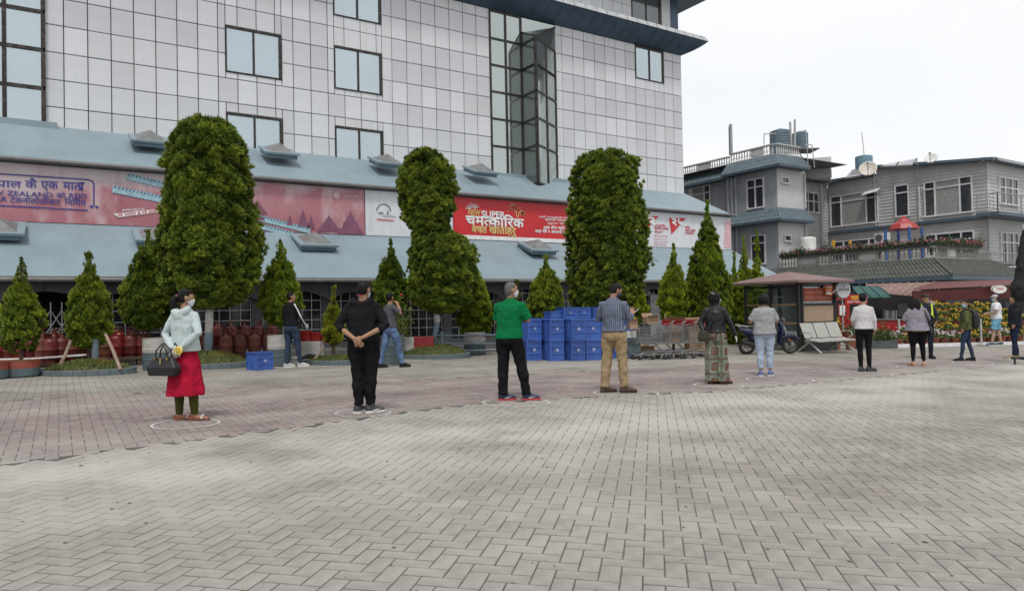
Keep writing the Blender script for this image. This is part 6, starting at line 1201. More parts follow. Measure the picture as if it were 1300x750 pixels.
b = MB(); tube(b, [(-.25, -.16, .28), (-.55, -.18, .30), (-.85, -.18, .40)], [.04, .065, .06], 10); obj('exhaust', b, m_bk, r); b = MB(); tube(b, [(.0, -.12, .24), (-.12, -.22, .02)], .012, 5); obj('kick_stand', b, m_bk, r)
b = MB(); rings(b, [(.30, 0, 1.05, .10, .18), (.27, 0, 1.12, .13, .22), (.25, 0, 1.17, .09, .16)], 14); o = obj('draped_cloth', b, mat('black cloth', (.012, .012, .013), .9), r); organic(o, .02, 2, .04, .1)
# ------------------------------------------------------------------ flower display
m_tc = mat('terracotta pot', (.20, .065, .038), .75, var=.15, rand=.15, dirt=.3, dcol=(.2, .12, .09)); m_fl2 = mat('flower plant leaves', (.08, .12, .03), .7, attr='tint')
def flowerpot_proto(fm, seed, label):
    rg = np.random.default_rng(seed); r = thing('flower_pot', label, 'flower pot', (0, 0, -70), 0, 'potted flowers in the tiered display'); b = MB(); lathe(b, [(.09, 0), (.095, .01), (.13, .16), (.145, .165), (.145, .20), (.125, .20), (.12, .17)], n=16); obj('pot', b, m_tc, r)
    def cf(): a = rg.uniform(0, 6.28); t = rg.uniform(0, 1.45); R = rg.uniform(.12, .2); return np.array([R*math.sin(t)*math.cos(a), R*math.sin(t)*math.sin(a), .19+R*math.cos(t)*.8])
    V = petals(240, cf, .034, rg); np_mesh('foliage', V, np.arange(len(V)).reshape(-1, 4), m_fl2, rg.uniform(.6, 1.5, (len(V)//4, 1))*np.ones(3), r)
    V = []
    for i in range(25):
        a = rg.uniform(0, 6.28); t = rg.uniform(0, 1.3); q = np.array([.2*math.sin(t)*math.cos(a), .2*math.sin(t)*math.sin(a), .22+.17*math.cos(t)]); V.append(petals(5, lambda: q+rg.normal(0, .013, 3), .022, rg))
    V = np.concatenate(V); np_mesh('blooms', V, np.arange(len(V)).reshape(-1, 4), fm, rg.uniform(.75, 1.25, (len(V)//4, 1))*np.array([1, .9, .9]), r); return r
fp = [flowerpot_proto(m_yel, 1, 'a'), flowerpot_proto(m_yel, 2, 'a'), flowerpot_proto(m_whf, 3, 'a')]; fu = [0, 0, 0]
def put_pot(k, loc, rz, label, sc=1):
    if not fu[k]: o = fp[k]; fu[k] = 1; o.location = loc; o.rotation_euler = (0, 0, rz)
    else: o = copy_thing(fp[k], loc, rz)
    o['label'] = label; o.scale = (sc, sc, sc); return o
ords = ['first', 'second', 'third', 'fourth', 'fifth', 'sixth', 'seventh', 'eighth', 'ninth', 'tenth', 'eleventh', 'twelfth', 'thirteenth', 'fourteenth']
rowsF = [('ground row', 1138, 1292, 438, 24.2, 14, 2, 0), ('second row', 1148, 1292, 436, 24.6, 12, 0, .28), ('third row', 1164, 1292, 436, 24.95, 11, 1, .56), ('fourth row', 1170, 1290, 436, 25.3, 10, 1, .82), ('top row', 1176, 1254, 436, 25.6, 7, 0, 1.06)]
for nm, x0, x1, yg, d0, n, k, h in rowsF:
    for i in range(n):
        px = x0+(x1-x0)*i/(n-1)+rng.uniform(-1.5, 1.5); d = d0+(px-1140)/150*2.4; p = CAM+ray(px, 400)*(d/float(ray(px, 400)@FW)); z = gz(p[0], p[1])+h
        if nm == 'ground row': kx = 2 if rng.random() < .6 else 0
        elif nm == 'second row': kx = 2 if i < 3 else k
        else: kx = k if rng.random() < .85 else 1
        if nm == 'top row' and i == 0: kx = 2
        put_pot(kx, (p[0], p[1], z), rng.uniform(0, 6), '%s pot of %s flowers from the left in the %s' % (ords[i], 'white' if kx == 2 else 'yellow', nm), (1.25 if h == 0 else 1.2)*rng.uniform(.85, 1.15))
r = thing('flower_stand', 'stepped stand carrying the potted flowers', 'stand', P3(1215, 436, 25.2))
for h, d0, x0, x1 in ((.28, 24.6, 1142, 1298), (.56, 24.95, 1158, 1298), (.82, 25.3, 1164, 1296), (1.06, 25.6, 1170, 1260)):
    def gp_(px, dd): d = dd+(px-1140)/150*2.4; p = CAM+ray(px, 400)*(d/float(ray(px, 400)@FW)); return Vector((p[0], p[1], gz(p[0], p[1])))
    a, c_, e, f = gp_(x0, d0-.13), gp_(x1, d0-.13), gp_(x1, d0+.15), gp_(x0, d0+.15); b = MB(); prism(b, [v+Vector((0, 0, h-.04)) for v in (a, c_, e, f)], (0, 0, .03)); obj('shelf_board', b, m_dred if h == .82 else m_wood, r, world=True)
    b = MB()
    for u in (0, .5, 1): q = a.lerp(c_, u); tube(b, [q, q+Vector((0, 0, h-.04))], .025, 5)
    obj('leg', b, m_wood, r, world=True, kind='stuff')
b = MB(); a, c_ = Vector(P3(1137, 443.5, 23.6)), Vector(P3(1320, 437, 25.6)); a.z = gz(a.x, a.y); c_.z = gz(c_.x, c_.y); d = (c_-a).normalized(); n = Vector((-d.y, d.x, 0)); n_k = 12
kb = thing('pale_kerb', 'pale painted kerb line in front of the potted flowers', 'kerb', tuple(a))
for i in range(n_k):
    p = a.lerp(c_, i/n_k)+d*.005; q = a.lerp(c_, (i+1)/n_k)-d*.005; b = MB(); prism(b, [p, q, q+n*.13, p+n*.13], (0, 0, .11)); obj('kerb_stone', b, m_frame, kb, world=True)
# dark planter box with low shrubs, and red tubs of flowers by the bench
c = P3(1112, 441, 23.3); r = thing('planter_box', 'long dark planter box with low green plants left of the flower display', 'planter', (c[0], c[1], gz(c[0], c[1])), -AZ+.1); b = MB(); box(b, -.75, .62, -.22, .22, 0, .26); obj('box', b, mat('dark slate box', (.07, .075, .075), .7, var=.2), r); rg = np.random.default_rng(9)
V = petals(900, lambda: np.array([rg.uniform(-.7, .58), rg.normal(0, .12), .26+abs(rg.normal(0, .16))]), .045, rg); np_mesh('foliage', V, np.arange(len(V)).reshape(-1, 4), m_fl2, rg.uniform(.4, 1.2, (len(V)//4, 1))*np.ones(3), r, 'stuff')
m_redf = mat('red petals bright', (.5, .02, .03), .6, attr='tint')
def bunch(label, px, py, d, R, fm, leaf=260, nb=30):
    c = P3(px, py, d); zg_ = gz(c[0], c[1]); hh = c[2]-zg_; r = thing('flower_tub', label, 'flower pot', (c[0], c[1], zg_), 0); rg = np.random.default_rng(int(px)); b = MB(); lathe(b, [(.13, 0), (.17, hh*.55), (.18, hh*.55), (.18, hh*.6), (.02, hh*.58)], n=16); obj('tub', b, m_tc, r)
    V = petals(leaf, lambda: np.array([rg.normal(0, R*.5), rg.normal(0, R*.5), hh*.6+abs(rg.normal(0, hh*.25+.05))]), .04, rg); np_mesh('foliage', V, np.arange(len(V)).reshape(-1, 4), m_fl2, rg.uniform(.5, 1.4, (len(V)//4, 1))*np.ones(3), r)
    V = [petals(6, lambda: q+rg.normal(0, .02, 3), .035, rg) for q in [np.array([rg.normal(0, R*.5), rg.normal(0, R*.5), hh+rg.normal(0, .08)]) for _ in range(nb)]]; V = np.concatenate(V); np_mesh('blooms', V, np.arange(len(V)).reshape(-1, 4), fm, rg.uniform(.75, 1.25, (len(V)//4, 1))*np.ones(3), r, 'stuff')
bunch('red flowers in a tub just behind the right end of the bench', 1079, 412, 22.6, .3, m_redf); bunch('yellow green flowers in a tub behind the bench backrests', 1060, 407, 22.4, .22, m_yel, 200, 22); bunch('red flowers in a tub left of the dark planter box', 1122, 417, 24.6, .35, m_redf, 200, 20); bunch('pale mixed flowers standing inside the kiosk', 1024, 411, 22.9, .3, m_whf, 300, 25); bunch('yellow flowers standing inside the kiosk', 1042, 410, 23.0, .3, m_yel, 300, 25)
r = thing('red_counter', 'low bright red counter left of the flower display', 'counter', P3(1128, 434, 25.5)); panel(1112, 1160, 406, 420, 25.5, m_red, 'front', r); panel(1112, 1160, 404.5, 406, 25.45, m_gut, 'top', r)
r = thing('drinks_cabinet', 'red and white upright cabinet behind the round sign', 'cabinet', P3(1071, 432, 25.0)); panel(1064, 1079, 386, 432, 25.0, m_red, 'case', r); panel(1066, 1073, 388, 400, 24.95, white_p, 'label_panel', r)
for x, y in ((1142, 439.5), (1246, 439)):
    c = G(x, y); r = thing('barrier_post', 'slim grey barrier post %s' % ('standing left of the woman in the lilac hoodie' if x < 1200 else 'standing behind the backpack wearer'), 'post', c, 0, 'barrier posts'); b = MB(); tube(b, [(0, 0, .03), (0, 0, .93)], .035, 10); obj('post', b, m_pipe, r); b = MB(); lathe(b, [(.24, 0), (.24, .02), (.05, .04)], n=20); obj('foot_plate', b, m_gut, r)
# ------------------------------------------------------------------ folded parasol at the right edge
c = G(1305, 462); r = thing('folded_parasol', 'folded black parasol on a low steel foot, cut off by the right edge', 'parasol', c, -AZ); b = MB(); d_ = depth(c); tube(b, [(0, 0, 0), (0, 0, 3.3)], .03, 10); obj('pole', b, m_pipe, r)
b = MB(); L = []
for z, rx in ((1.55, .20), (1.8, .27), (2.0, .20), (2.3, .17), (2.7, .13), (3.05, .09), (3.3, .04)): L.append((-.10+(z-1.55)*.09, 0, z, rx, rx*.8))
rings(b, L, 14); tube(b, [(-.12, -.02, 1.75), (-.22, 0, 1.2), (-.27, 0, 1.0)], [.11, .10, .03], 10, rnd=True); o = obj('canopy', b, mat('black parasol cloth', (.012, .012, .014), .85), r); organic(o, .02, 3, .06, .12)
b = MB(); tube(b, [(-.45, -.1, .16), (.5, -.1, .16)], .03, 6); tube(b, [(-.38, -.1, .16), (-.38, -.1, .0)], .022, 6); tube(b, [(0, -.5, .12), (0, .5, .12)], .03, 6); obj('foot', b, m_kf, r)
# ================================================================== PEOPLE
SKIN = mat('brown skin', (.30, .165, .10), .55, var=.08, vs=6); SKIN2 = mat('light brown skin', (.40, .25, .17), .55, var=.08, vs=6)
HAIR = mat('black hair', (.009, .008, .008), .5, var=.4, vs=30, spec=.12); GREY = mat('grey black hair', (.05, .05, .05), .6, col2=(.16, .16, .16), vs=40, spec=.1); MASKW = mat('white face mask', (.55, .57, .58), .7); MASKB = mat('light blue face mask', (.26, .47, .55), .7); MASKD = mat('navy face mask', (.015, .02, .05), .7)
def cloth(name, col, **k): return mat(name, col, k.pop('rough', .85), var=k.pop('var', .10), vs=k.pop('vs', 5), spec=.06, bump=k.pop('bump', .15), bs=k.pop('bs', 220), fold=k.pop('fold', .55), **k)
RZ0 = -AZ
def vlerp(a, b, t): return Vector(a).lerp(Vector(b), t)
def hand(b, w, d, nrm, side, k, curl=.5):
    """palm and five fingers; w wrist, d direction of the hand, nrm back-of-hand normal"""
    d = Vector(d).normalized(); n = (Vector(nrm)-d*Vector(nrm).dot(d)).normalized(); x = d.cross(n)*side; w = Vector(w)
    c = w+d*.045*k
    M = Matrix(((x.x, d.x, n.x, c.x), (x.y, d.y, n.y, c.y), (x.z, d.z, n.z, c.z), (0, 0, 0, 1)))
    rings(b, [(0, 0, -.016*k, .022*k, .03*k), (0, 0, -.011*k, .036*k, .046*k), (0, 0, .008*k, .037*k, .047*k), (0, 0, .014*k, .024*k, .032*k)], 12, M)
    for i, (ox, L_) in enumerate(((-.029, .062), (-.010, .074), (.010, .070), (.028, .054))):
        p0 = w+d*.085*k+x*ox*k; a1 = curl*.7; a2 = curl*1.5; L1 = L_*.5*k; L2 = L_*.5*k
        d1 = d*math.cos(a1)-n*math.sin(a1); d2 = d*math.cos(a1+a2)-n*math.sin(a1+a2); p1 = p0+d1*L1; p2 = p1+d2*L2
        tube(b, [p0-d*.02*k, p1, p2], [.0105*k, .0098*k, .0082*k], 8, rnd=True)
    p0 = w+d*.03*k-x*.028*k; p1 = p0+(d*.6-x*.8).normalized()*.032*k; p2 = p1+(d*.9-x*.25-n*.3*curl).normalized()*.03*k; tube(b, [p0, p1, p2], [.014*k, .0115*k, .009*k], 8, rnd=True)
def shoe(b, p, ang, k, L=.27, W=.048, H=.07):
    M = Matrix.Translation(Vector(p)) @ Matrix.Rotation(ang, 4, 'Z')
    s = k; pr = [(-.07, .035, .040, .055), (-.04, .045, .045, .07), (.0, .045, .045, .065), (.06, .036, .046, .050), (.12, .030, .050, .036), (.16, .026, .045, .028), (.19, .020, .026, .018)]
    vs = []; n = 12
    for y, zc, rx, rz in pr:
        for q in range(n): a = 2*math.pi*q/n; vs.append(M @ Vector((rx*W/.048*math.cos(a)*s, y*s, max(.004, (zc+rz*math.sin(a))*s))))
    b.add(vs, [(i*n+q, i*n+(q+1) % n, (i+1)*n+(q+1) % n, (i+1)*n+q) for i in range(len(pr)-1) for q in range(n)]+[tuple(range(n))[::-1], tuple((len(pr)-1)*n+q for q in range(n))])
def sole(b, p, ang, k, h=.022, W=1.0, heel=0):
    M = Matrix.Translation(Vector(p)) @ Matrix.Rotation(ang, 4, 'Z'); o = [(-.035, -.075), (.035, -.075), (.044, -.03), (.040, .03), (.052, .10), (.042, .17), (.015, .20), (-.015, .20), (-.042, .17), (-.052, .10), (-.040, .03), (-.044, -.03)]
    prism(b, [M @ Vector((x*k*W, y*k, (heel*max(0, (.06-y)/.135)*0)*k)) for x, y in o], (0, 0, h*k))
def person(label, px, py, H, head, hy=0, hp=0, skin=SKIN, female=False, bulk=1.0, arms=None, feet=None, lean=0, top=None, bottom=None, shoes=None, hair='short', hairm=HAIR, mask=None, vox=.0095, dist=None, extras=None, hipshift=0, grp=None):
    c = G(px, py); k = H/1.72; r = thing('person', label, 'person', c, RZ0-math.radians(head), grp)
    sh = .155 if female else .178; hw = .095; lc = .80 if bottom and bottom.get('kind', 'trousers') == 'trousers' else 1.0
    Z = lambda x, y, z: Vector((x*k, y*k, z*k))
    feet = feet or {1: (.10, .0, -12), -1: (-.10, 0, 12)}
    A = arms or {}
    J = {}
    for s in (1, -1):
        fx, fy, fa = feet[s]; hip = Vector((s*hw*.95+hipshift, 0, .93)); ank = Vector((fx, fy, .09)); kn = hip.lerp(ank, .5)+Vector((0, .02, .0)); J[s] = (hip, kn, ank, fa)
    hs = hipshift; tw = lambda z: (hs*(1-(z-.93)/.5) if z > .93 else hs)+lean*max(0, z-.93)*0; ly = lambda z: lean*max(0, z-.93)
    sp = lambda pts: [Z(*p) for p in pts]
    # ---- body
    b = MB(); bw = bulk
    T = [(.82, .145, .10), (.90, .165, .115), (1.0, .150, .105), (1.10, .138, .10), (1.22, .155, .108), (1.32, sh*.90, .102), (1.385, sh*.76, .083), (1.43, .085, .065)]
    rings(b, [(tw(z)*k, ly(z)*k, z*k, rx*bw*k, ry*bw*k) for z, rx, ry in T], 18)
    nk = Vector((tw(1.45), ly(1.45), 1.43)); hc = Vector((tw(1.6), ly(1.6)+.015, 1.60))
    tube(b, [nk*k, (nk+Vector((0, .005, .05)))*k, (hc+Vector((0, -.01, -.06)))*k], [.06*k, .052*k, .052*k], 12)
    Mh = Matrix.Translation((hc+Vector((0, -.015, -.09)))*k) @ Matrix.Rotation(math.radians(-hy), 4, 'Z') @ Matrix.Rotation(math.radians(-hp), 4, 'X') @ Matrix.Translation(Vector((0, .015, .09))*k)
    HV = lambda x, y, z: Mh @ Vector((x*k, y*k, z*k))
    rings(b, [(0, .035*k, -.112*k, .018*k, .03*k), (0, .028*k, -.10*k, .038*k, .052*k), (0, .018*k, -.07*k, .055*k, .072*k), (0, .008*k, -.03*k, .066*k, .086*k), (0, 0, .015*k, .073*k, .093*k), (0, -.004*k, .06*k, .070*k, .088*k), (0, -.006*k, .095*k, .048*k, .062*k), (0, -.006*k, .112*k, .015*k, .02*k)], 18, Mh)
    tube(b, [HV(0, .080, .018), HV(0, .098, -.018), HV(0, .090, -.03)], [.009*k, .014*k, .012*k], 8, rnd=True)        # nose
    tube(b, [HV(-.022, .080, -.058), HV(.022, .080, -.058)], .009*k, 6, rnd=True); tube(b, [HV(-.04, .070, .032), HV(-.012, .082, .034)], .008*k, 6, rnd=True); tube(b, [HV(.04, .070, .032), HV(.012, .082, .034)], .008*k, 6, rnd=True)
    for s in (1, -1): rings(b, [(s*.073*k, -.005*k, -.035*k, .006*k, .012*k), (s*.079*k, -.008*k, -.01*k, .009*k, .019*k), (s*.080*k, -.012*k, .018*k, .009*k, .020*k), (s*.075*k, -.012*k, .03*k, .005*k, .012*k)], 8, Mh)
    arm = {}
    for s in (1, -1):
        S0 = Vector((s*sh*.96+tw(1.4), ly(1.4)-.005, 1.375)); a = A.get(s, {}); E = Vector(a.get('e', (s*(sh+.06), -.03, 1.12))); Wp = Vector(a.get('w', (s*(sh+.06), .05, .88))); hd = Vector(a.get('d', (Wp-E))); hn = Vector(a.get('n', (s, 0, 0)))
        arm[s] = (S0, E, Wp, hd, hn, a.get('c', .45))
        tube(b, [x*k for x in (S0+Vector((-s*.03, 0, 0)), S0.lerp(E, .35), E, E.lerp(Wp, .35), Wp)], [.050*k*bw, .043*k*bw, .036*k, .036*k, .025*k], 12, rnd=True)
        hand(b, Wp*k, hd, hn, s, k*(.92 if female else 1.0), a.get('c', .45))
        hip, kn, ank, fa = J[s]
        tube(b, [x*k for x in (hip, hip.lerp(kn, .5), kn, kn.lerp(ank, .3)+Vector((0, -.015, 0)), ank)], [.085*k*bw*lc, .070*k*bw*lc, .050*k*lc, .052*k*lc, .034*k], 12, rnd=True)
        M = Matrix.Translation(Vector((ank.x, ank.y, 0))*k) @ Matrix.Rotation(math.radians(fa), 4, 'Z'); tube(b, [M @ Vector((0, -.03*k, .04*k)), M @ Vector((0, .06*k, .035*k)), M @ Vector((0, .15*k, .022*k))], [.034*k, .034*k, .02*k], 10, rnd=True)
    o = obj('body', b, skin, r, smooth=True); organic(o, vox*.9, 3)
    # ---- upper garment
    if top:
        m = top['m']; g = top.get('g', .022); hem = top.get('hem', .90); fl = top.get('flare', .02); b = MB()
        L = [(hem, .158+fl, .115+fl), (hem+.02, .158+fl, .115+fl), (1.0, .150+fl*.8, .108+fl*.6), (1.10, .142+fl*.5, .108+fl*.3), (1.22, .158, .118), (1.32, sh*.92, .112), (1.385, sh*.80, .094), (1.425, sh*.52, .078), (1.455, .066, .062)]
        L = [q for q in L if q[0] >= hem]
        rings(b, [(tw(z)*k, ly(z)*k, z*k, (rx*bw+g)*k, (ry*bw+g)*k) for z, rx, ry in L], 22)
        sl_ = top.get('sleeve', 1.0)                                   # share of the arm covered: .5 elbow, 1 wrist
        for s in (1, -1):
            S0, E, Wp, hd, hn, _ = arm[s]; R = top.get('r', (.064, .056, .050, .042))
            if sl_ <= .5: e = S0.lerp(E, sl_*2); P_ = [S0+Vector((-s*.05, 0, -.01)), S0, e]; rr_ = [R[0]*bw, R[0]*bw, (R[1]+.006)*bw]
            else: e = E.lerp(Wp, (sl_-.5)*2); P_ = [S0+Vector((-s*.05, 0, -.01)), S0, S0.lerp(E, .5), E, E.lerp(e, .5), e]; rr_ = [R[0]*bw, R[0]*bw, R[1]*bw, R[2], (R[2]+R[3])/2, R[3]]
            tube(b, [p*k for p in P_], [q*k*.92 for q in rr_], 14)
            ell(b, tuple((S0+Vector((-s*.02, 0, -.005)))*k), (.060*bw+g*.2)*k, .060*k, .060*k, 12)
        if top.get('hood'):
            for u in np.linspace(-1, 1, 9): ell(b, ((.105*math.sin(u*1.5))*k, (-.055-.055*math.cos(u*1.5)+ly(1.4))*k, (1.455-.05*math.cos(u*1.5))*k), .05*k, .042*k, .05*k, 10)
            ell(b, (0, (-.115+ly(1.4))*k, 1.37*k), .085*k, .035*k, .075*k, 12)
        if top.get('collar'): rings(b, [(tw(1.45)*k, ly(1.45)*k, 1.43*k, .085*k, .080*k), (tw(1.45)*k, ly(1.45)*k, 1.485*k, .066*k, .066*k)], 16)
        o = obj(top.get('name', 'shirt'), b, m, r, smooth=True); organic(o, vox, 4, top.get('wr', .03)*k*.6, top.get('ws', .10)); tg = o
    # ---- lower garment
    if bottom:
        m = bottom['m']; kd = bottom.get('kind', 'trousers'); g = bottom.get('g', .016); b = MB(); R = bottom.get('r', (.098, .086, .066, .060, .055)); wz = bottom.get('waist', 1.0); end = bottom.get('end', .06)
        rings(b, [(tw(z)*k, 0, z*k, (rx*bw+g)*k, (ry*bw+g)*k) for z, rx, ry in ((.80, .13, .10), (.86, .160, .118), (.92, .168, .122), (wz, .150, .110)) if z <= wz], 22)
        if kd in ('trousers', 'shorts'):
            for s in (1, -1):
                hip, kn, ank, fa = J[s]; ea = Vector((ank.x, ank.y-.01, end+.03))
                if kd == 'shorts': e = hip.lerp(kn, .92); P_ = [hip+Vector((0, 0, -.02)), hip.lerp(kn, .5), e]; rr_ = [R[0]*bw, R[1]*bw, R[2]]
                else: P_ = [hip+Vector((0, 0, -.02)), hip.lerp(kn, .5), kn, kn.lerp(ea, .45)+Vector((0, -.012, 0)), kn.lerp(ea, .88), ea]; rr_ = [R[0]*bw, R[1]*bw, R[2], R[3], R[4], R[4]*bottom.get('hemk', 1.03)]
                tube(b, [p*k for p in P_], [q*k for q in rr_], 16)
        elif kd == 'skirt':
            ez = bottom.get('end', .4); fl = bottom.get('flare', .07); L = [(ez, .165+fl, .125+fl), (ez+.12, .165+fl*.8, .125+fl*.8), (.7, .17+fl*.35, .125+fl*.4), (.86, .172, .128), (.93, .168, .122), (wz, .150, .110)]
            n = 44; vs = []
            for z, rx, ry in L:
                w = max(0, (.9-z))*.05
                for q in range(n): a = 2*math.pi*q/n; f = 1.02*bw+w*math.sin(a*9+.5)*1.6+w*math.sin(a*5); vs.append((rx*f*math.cos(a)*k+tw(z)*k, ry*f*math.sin(a)*k, z*k))
            b = MB(); b.add(vs, [(i*n+q, i*n+(q+1) % n, (i+1)*n+(q+1) % n, (i+1)*n+q) for i in range(len(L)-1) for q in range(n)]+[tuple(range(n))[::-1], tuple((len(L)-1)*n+q for q in range(n))])
        o = obj(bottom.get('name', kd), b, m, r, smooth=True); organic(o, vox, 3, bottom.get('wr', .03)*k, bottom.get('ws', .12))
        if bottom.get('leggings'):
            b = MB()
            for s in (1, -1): hip, kn, ank, fa = J[s]; tube(b, [p*k for p in (hip.lerp(kn, .5), kn, kn.lerp(ank, .35)+Vector((0, -.015, 0)), ank+Vector((0, 0, -.01)))], [.075*k, .062*k, .064*k, .046*k], 14)
            o = obj('leggings', b, bottom['leggings'], r, smooth=True); organic(o, vox, 3, .012, .06)
    # ---- shoes
    if shoes:
        for s in (1, -1):
            hip, kn, ank, fa = J[s]; p = Vector((ank.x, ank.y, 0))*k; b = MB()
            if shoes.get('wedge'):
                M = Matrix.Translation(p) @ Matrix.Rotation(math.radians(fa), 4, 'Z'); prism(b, [M @ Vector((-.035*k, y*k, z*k)) for y, z in ((-.07, 0), (-.07, .075), (.0, .055), (.09, .022), (.19, .02), (.19, 0))], M.to_3x3() @ Vector((.07*k, 0, 0))); o = obj('shoe', b, shoes['m'], r, bevel=.006)
                b = MB(); tube(b, [M @ Vector((-.042*k, .09*k, .02*k)), M @ Vector((-.03*k, .10*k, .062*k)), M @ Vector((.03*k, .10*k, .062*k)), M @ Vector((.042*k, .09*k, .02*k))], .014*k, 8); obj('strap', b, shoes['sole'], o); continue
            shoe(b, p+Vector((0, 0, .012*k)), math.radians(fa), k, H=shoes.get('H', .07)); o = obj('shoe', b, shoes['m'], r, smooth=True); organic(o, vox*.8, 3)
            b = MB(); sole(b, p, math.radians(fa), k, shoes.get('sh', .024)); obj('sole', b, shoes.get('sole', m_rub), o)
            if shoes.get('accent'): b = MB(); M = Matrix.Translation(p) @ Matrix.Rotation(math.radians(fa), 4, 'Z'); prism(b, [M @ Vector((.047*k, y*k, z*k)) for y, z in ((.0, .035), (.04, .03), (.12, .055), (.045, .045))], M.to_3x3() @ Vector((.006*k, 0, 0))); prism(b, [M @ Vector((-.053*k, y*k, z*k)) for y, z in ((.0, .035), (.04, .03), (.12, .055), (.045, .045))], M.to_3x3() @ Vector((.006*k, 0, 0))); obj('shoe_flash', b, shoes['accent'], o)
    # ---- hair
    b = MB()
    if hair != 'none':
        rings(b, [(0, -.045*k, -.065*k, .045*k, .04*k), (0, -.035*k, -.035*k, .068*k, .058*k), (0, -.026*k, .0, .080*k, .074*k), (0, -.018*k, .04*k, .082*k, .086*k), (0, -.010*k, .080*k, .072*k, .082*k), (0, -.008*k, .112*k, .046*k, .055*k), (0, -.008*k, .125*k, .015*k, .02*k)], 18, Mh)
        if hair in ('bob', 'long', 'ponytail', 'bun'): ell(b, (0, -.005*k, .075*k), .077*k, .092*k, .052*k, 14, Mh)
        if hair == 'bob':
            for a in np.linspace(-2.35, 2.35, 17):
                q = 1.0 if abs(a) > .5 else .9; tube(b, [HV(.078*math.sin(a), -.02-.075*math.cos(a), .06), HV(.090*math.sin(a), -.02-.088*math.cos(a), -.01), HV(.082*math.sin(a)*q, -.02-.078*math.cos(a), -.085)], [.026*k, .028*k, .018*k], 7, rnd=True)
        if hair == 'ponytail':
            tube(b, [HV(0, -.09, .02), HV(0, -.135, .0), HV(-.01, -.15, -.06), HV(-.015, -.14, -.14), HV(-.01, -.125, -.20)], [.03*k, .036*k, .045*k, .042*k, .02*k], 10, rnd=True)
        if hair == 'bun': ell(b, tuple((0, -.105*k, .02*k)), .048*k, .042*k, .048*k, 10, Mh)
        if hair == 'long':
            for x in (-.05, -.02, .015, .045): tube(b, [HV(x, -.07, .03), HV(x*1.5, -.105, -.06), HV(x*1.5-.02, -.13, -.17), HV(x-.04, -.13, -.30)], [.045*k, .045*k, .04*k, .02*k], 8, rnd=True)
        o = obj('hair', b, hairm, r, smooth=True); organic(o, vox, 2, .012, .03)
        if hair == 'ponytail': b = MB(); q = HV(0, -.115, .012); ell(b, q, .03*k, .022*k, .032*k, 10); obj('hair_tie', b, mat('pink hair band', (.5, .08, .18), .6), o)
    if mask:
        b = MB(); rings(b, [(0, .040*k, -.108*k, .024*k, .035*k), (0, .035*k, -.092*k, .045*k, .056*k), (0, .030*k, -.05*k, .062*k, .074*k), (0, .032*k, -.02*k, .058*k, .076*k), (0, .040*k, -.006*k, .040*k, .062*k)], 18, Mh)
        b.v = [v for v in b.v]; o = obj('face_mask', b, mask, r, smooth=True); b = MB()
        for s in (1, -1): tube(b, [HV(s*.055, .07, -.02), HV(s*.080, .01, .005), HV(s*.080, -.02, -.01), HV(s*.056, .06, -.075)], .0028*k, 5)
        obj('ear_loop', b, mask, o)
    ctx = dict(r=r, k=k, Mh=Mh, HV=HV, arm=arm, Z=Z, tw=tw, ly=ly, bw=bw, J=J, sh=sh)
    if extras: extras(ctx)
    return ctx
def strap(ctx, pts, rad, m, name='strap', par=None): b = MB(); tube(b, [ctx['Z'](*p) for p in pts], rad*ctx['k'], 7); return obj(name, b, m, par or ctx['r'])
QG = 'people waiting in the spaced queue'
white_s = mat('white rubber sole', (.62, .61, .58), .6); black_s = mat('black shoe', (.015, .015, .017), .6, spec=.15)
# 1 woman in mint jacket
mint = cloth('pale mint nylon', (.43, .50, .50), var=.06, rough=.6); redskirt = cloth('crimson kurta', (.34, .010, .032), var=.14); olive_l = cloth('olive leggings', (.055, .06, .015)); tan = mat('brown wedge sandal', (.20, .065, .03), .6); glovew = mat('white glove', (.50, .47, .44), .7)
def ex1(c):
    k = c['k']; b = MB()
    for s in (1, -1):
        S0, E, W_, hd, hn, cu = c['arm'][s]; hand(b, (W_+Vector((0, 0, 0)))*k, hd, hn, s, k*1.0, cu)
    o = obj('gloves', b, glovew, c['r'], smooth=True); organic(o, .007, 1)
    b = MB()                                                           # side slit panel of the kurta
    # glasses
    b = MB(); HV = c['HV']; tube(b, [HV(.075, -.01, .02), HV(.072, .06, .022), HV(.055, .092, .015), HV(.02, .100, .015)], .003, 5); obj('glasses', b, mat('gold wire', (.5, .35, .12), .3, .8), c['r'])
w1 = person('woman in pale mint hooded jacket and crimson kurta with a black handbag', 236, 533, 1.59, 18, 42, 4, female=True, bulk=1.0,
  arms={1: dict(e=(.275, -.06, 1.14), w=(.075, -.175, .94), d=(-.5, -.15, -.55), n=(.2, -1, 0), c=.7), -1: dict(e=(-.275, -.05, 1.13), w=(-.055, -.165, .935), d=(.25, -.1, -.9), n=(0, -1, .1), c=.7)},
  feet={1: (.125, .02, -62), -1: (-.085, -.02, -50)}, top=dict(m=mint, hood=True, hem=.905, g=.028, flare=.03, r=(.070, .064, .056, .042), wr=.022, ws=.09, name='jacket'),
  bottom=dict(kind='skirt', m=redskirt, end=.33, flare=.088, leggings=olive_l, name='kurta', wr=.03), shoes=dict(m=tan, sole=mat('cream strap', (.55, .48, .42), .6), wedge=True), hair='ponytail', mask=MASKW, vox=.0085, extras=ex1, grp=QG)
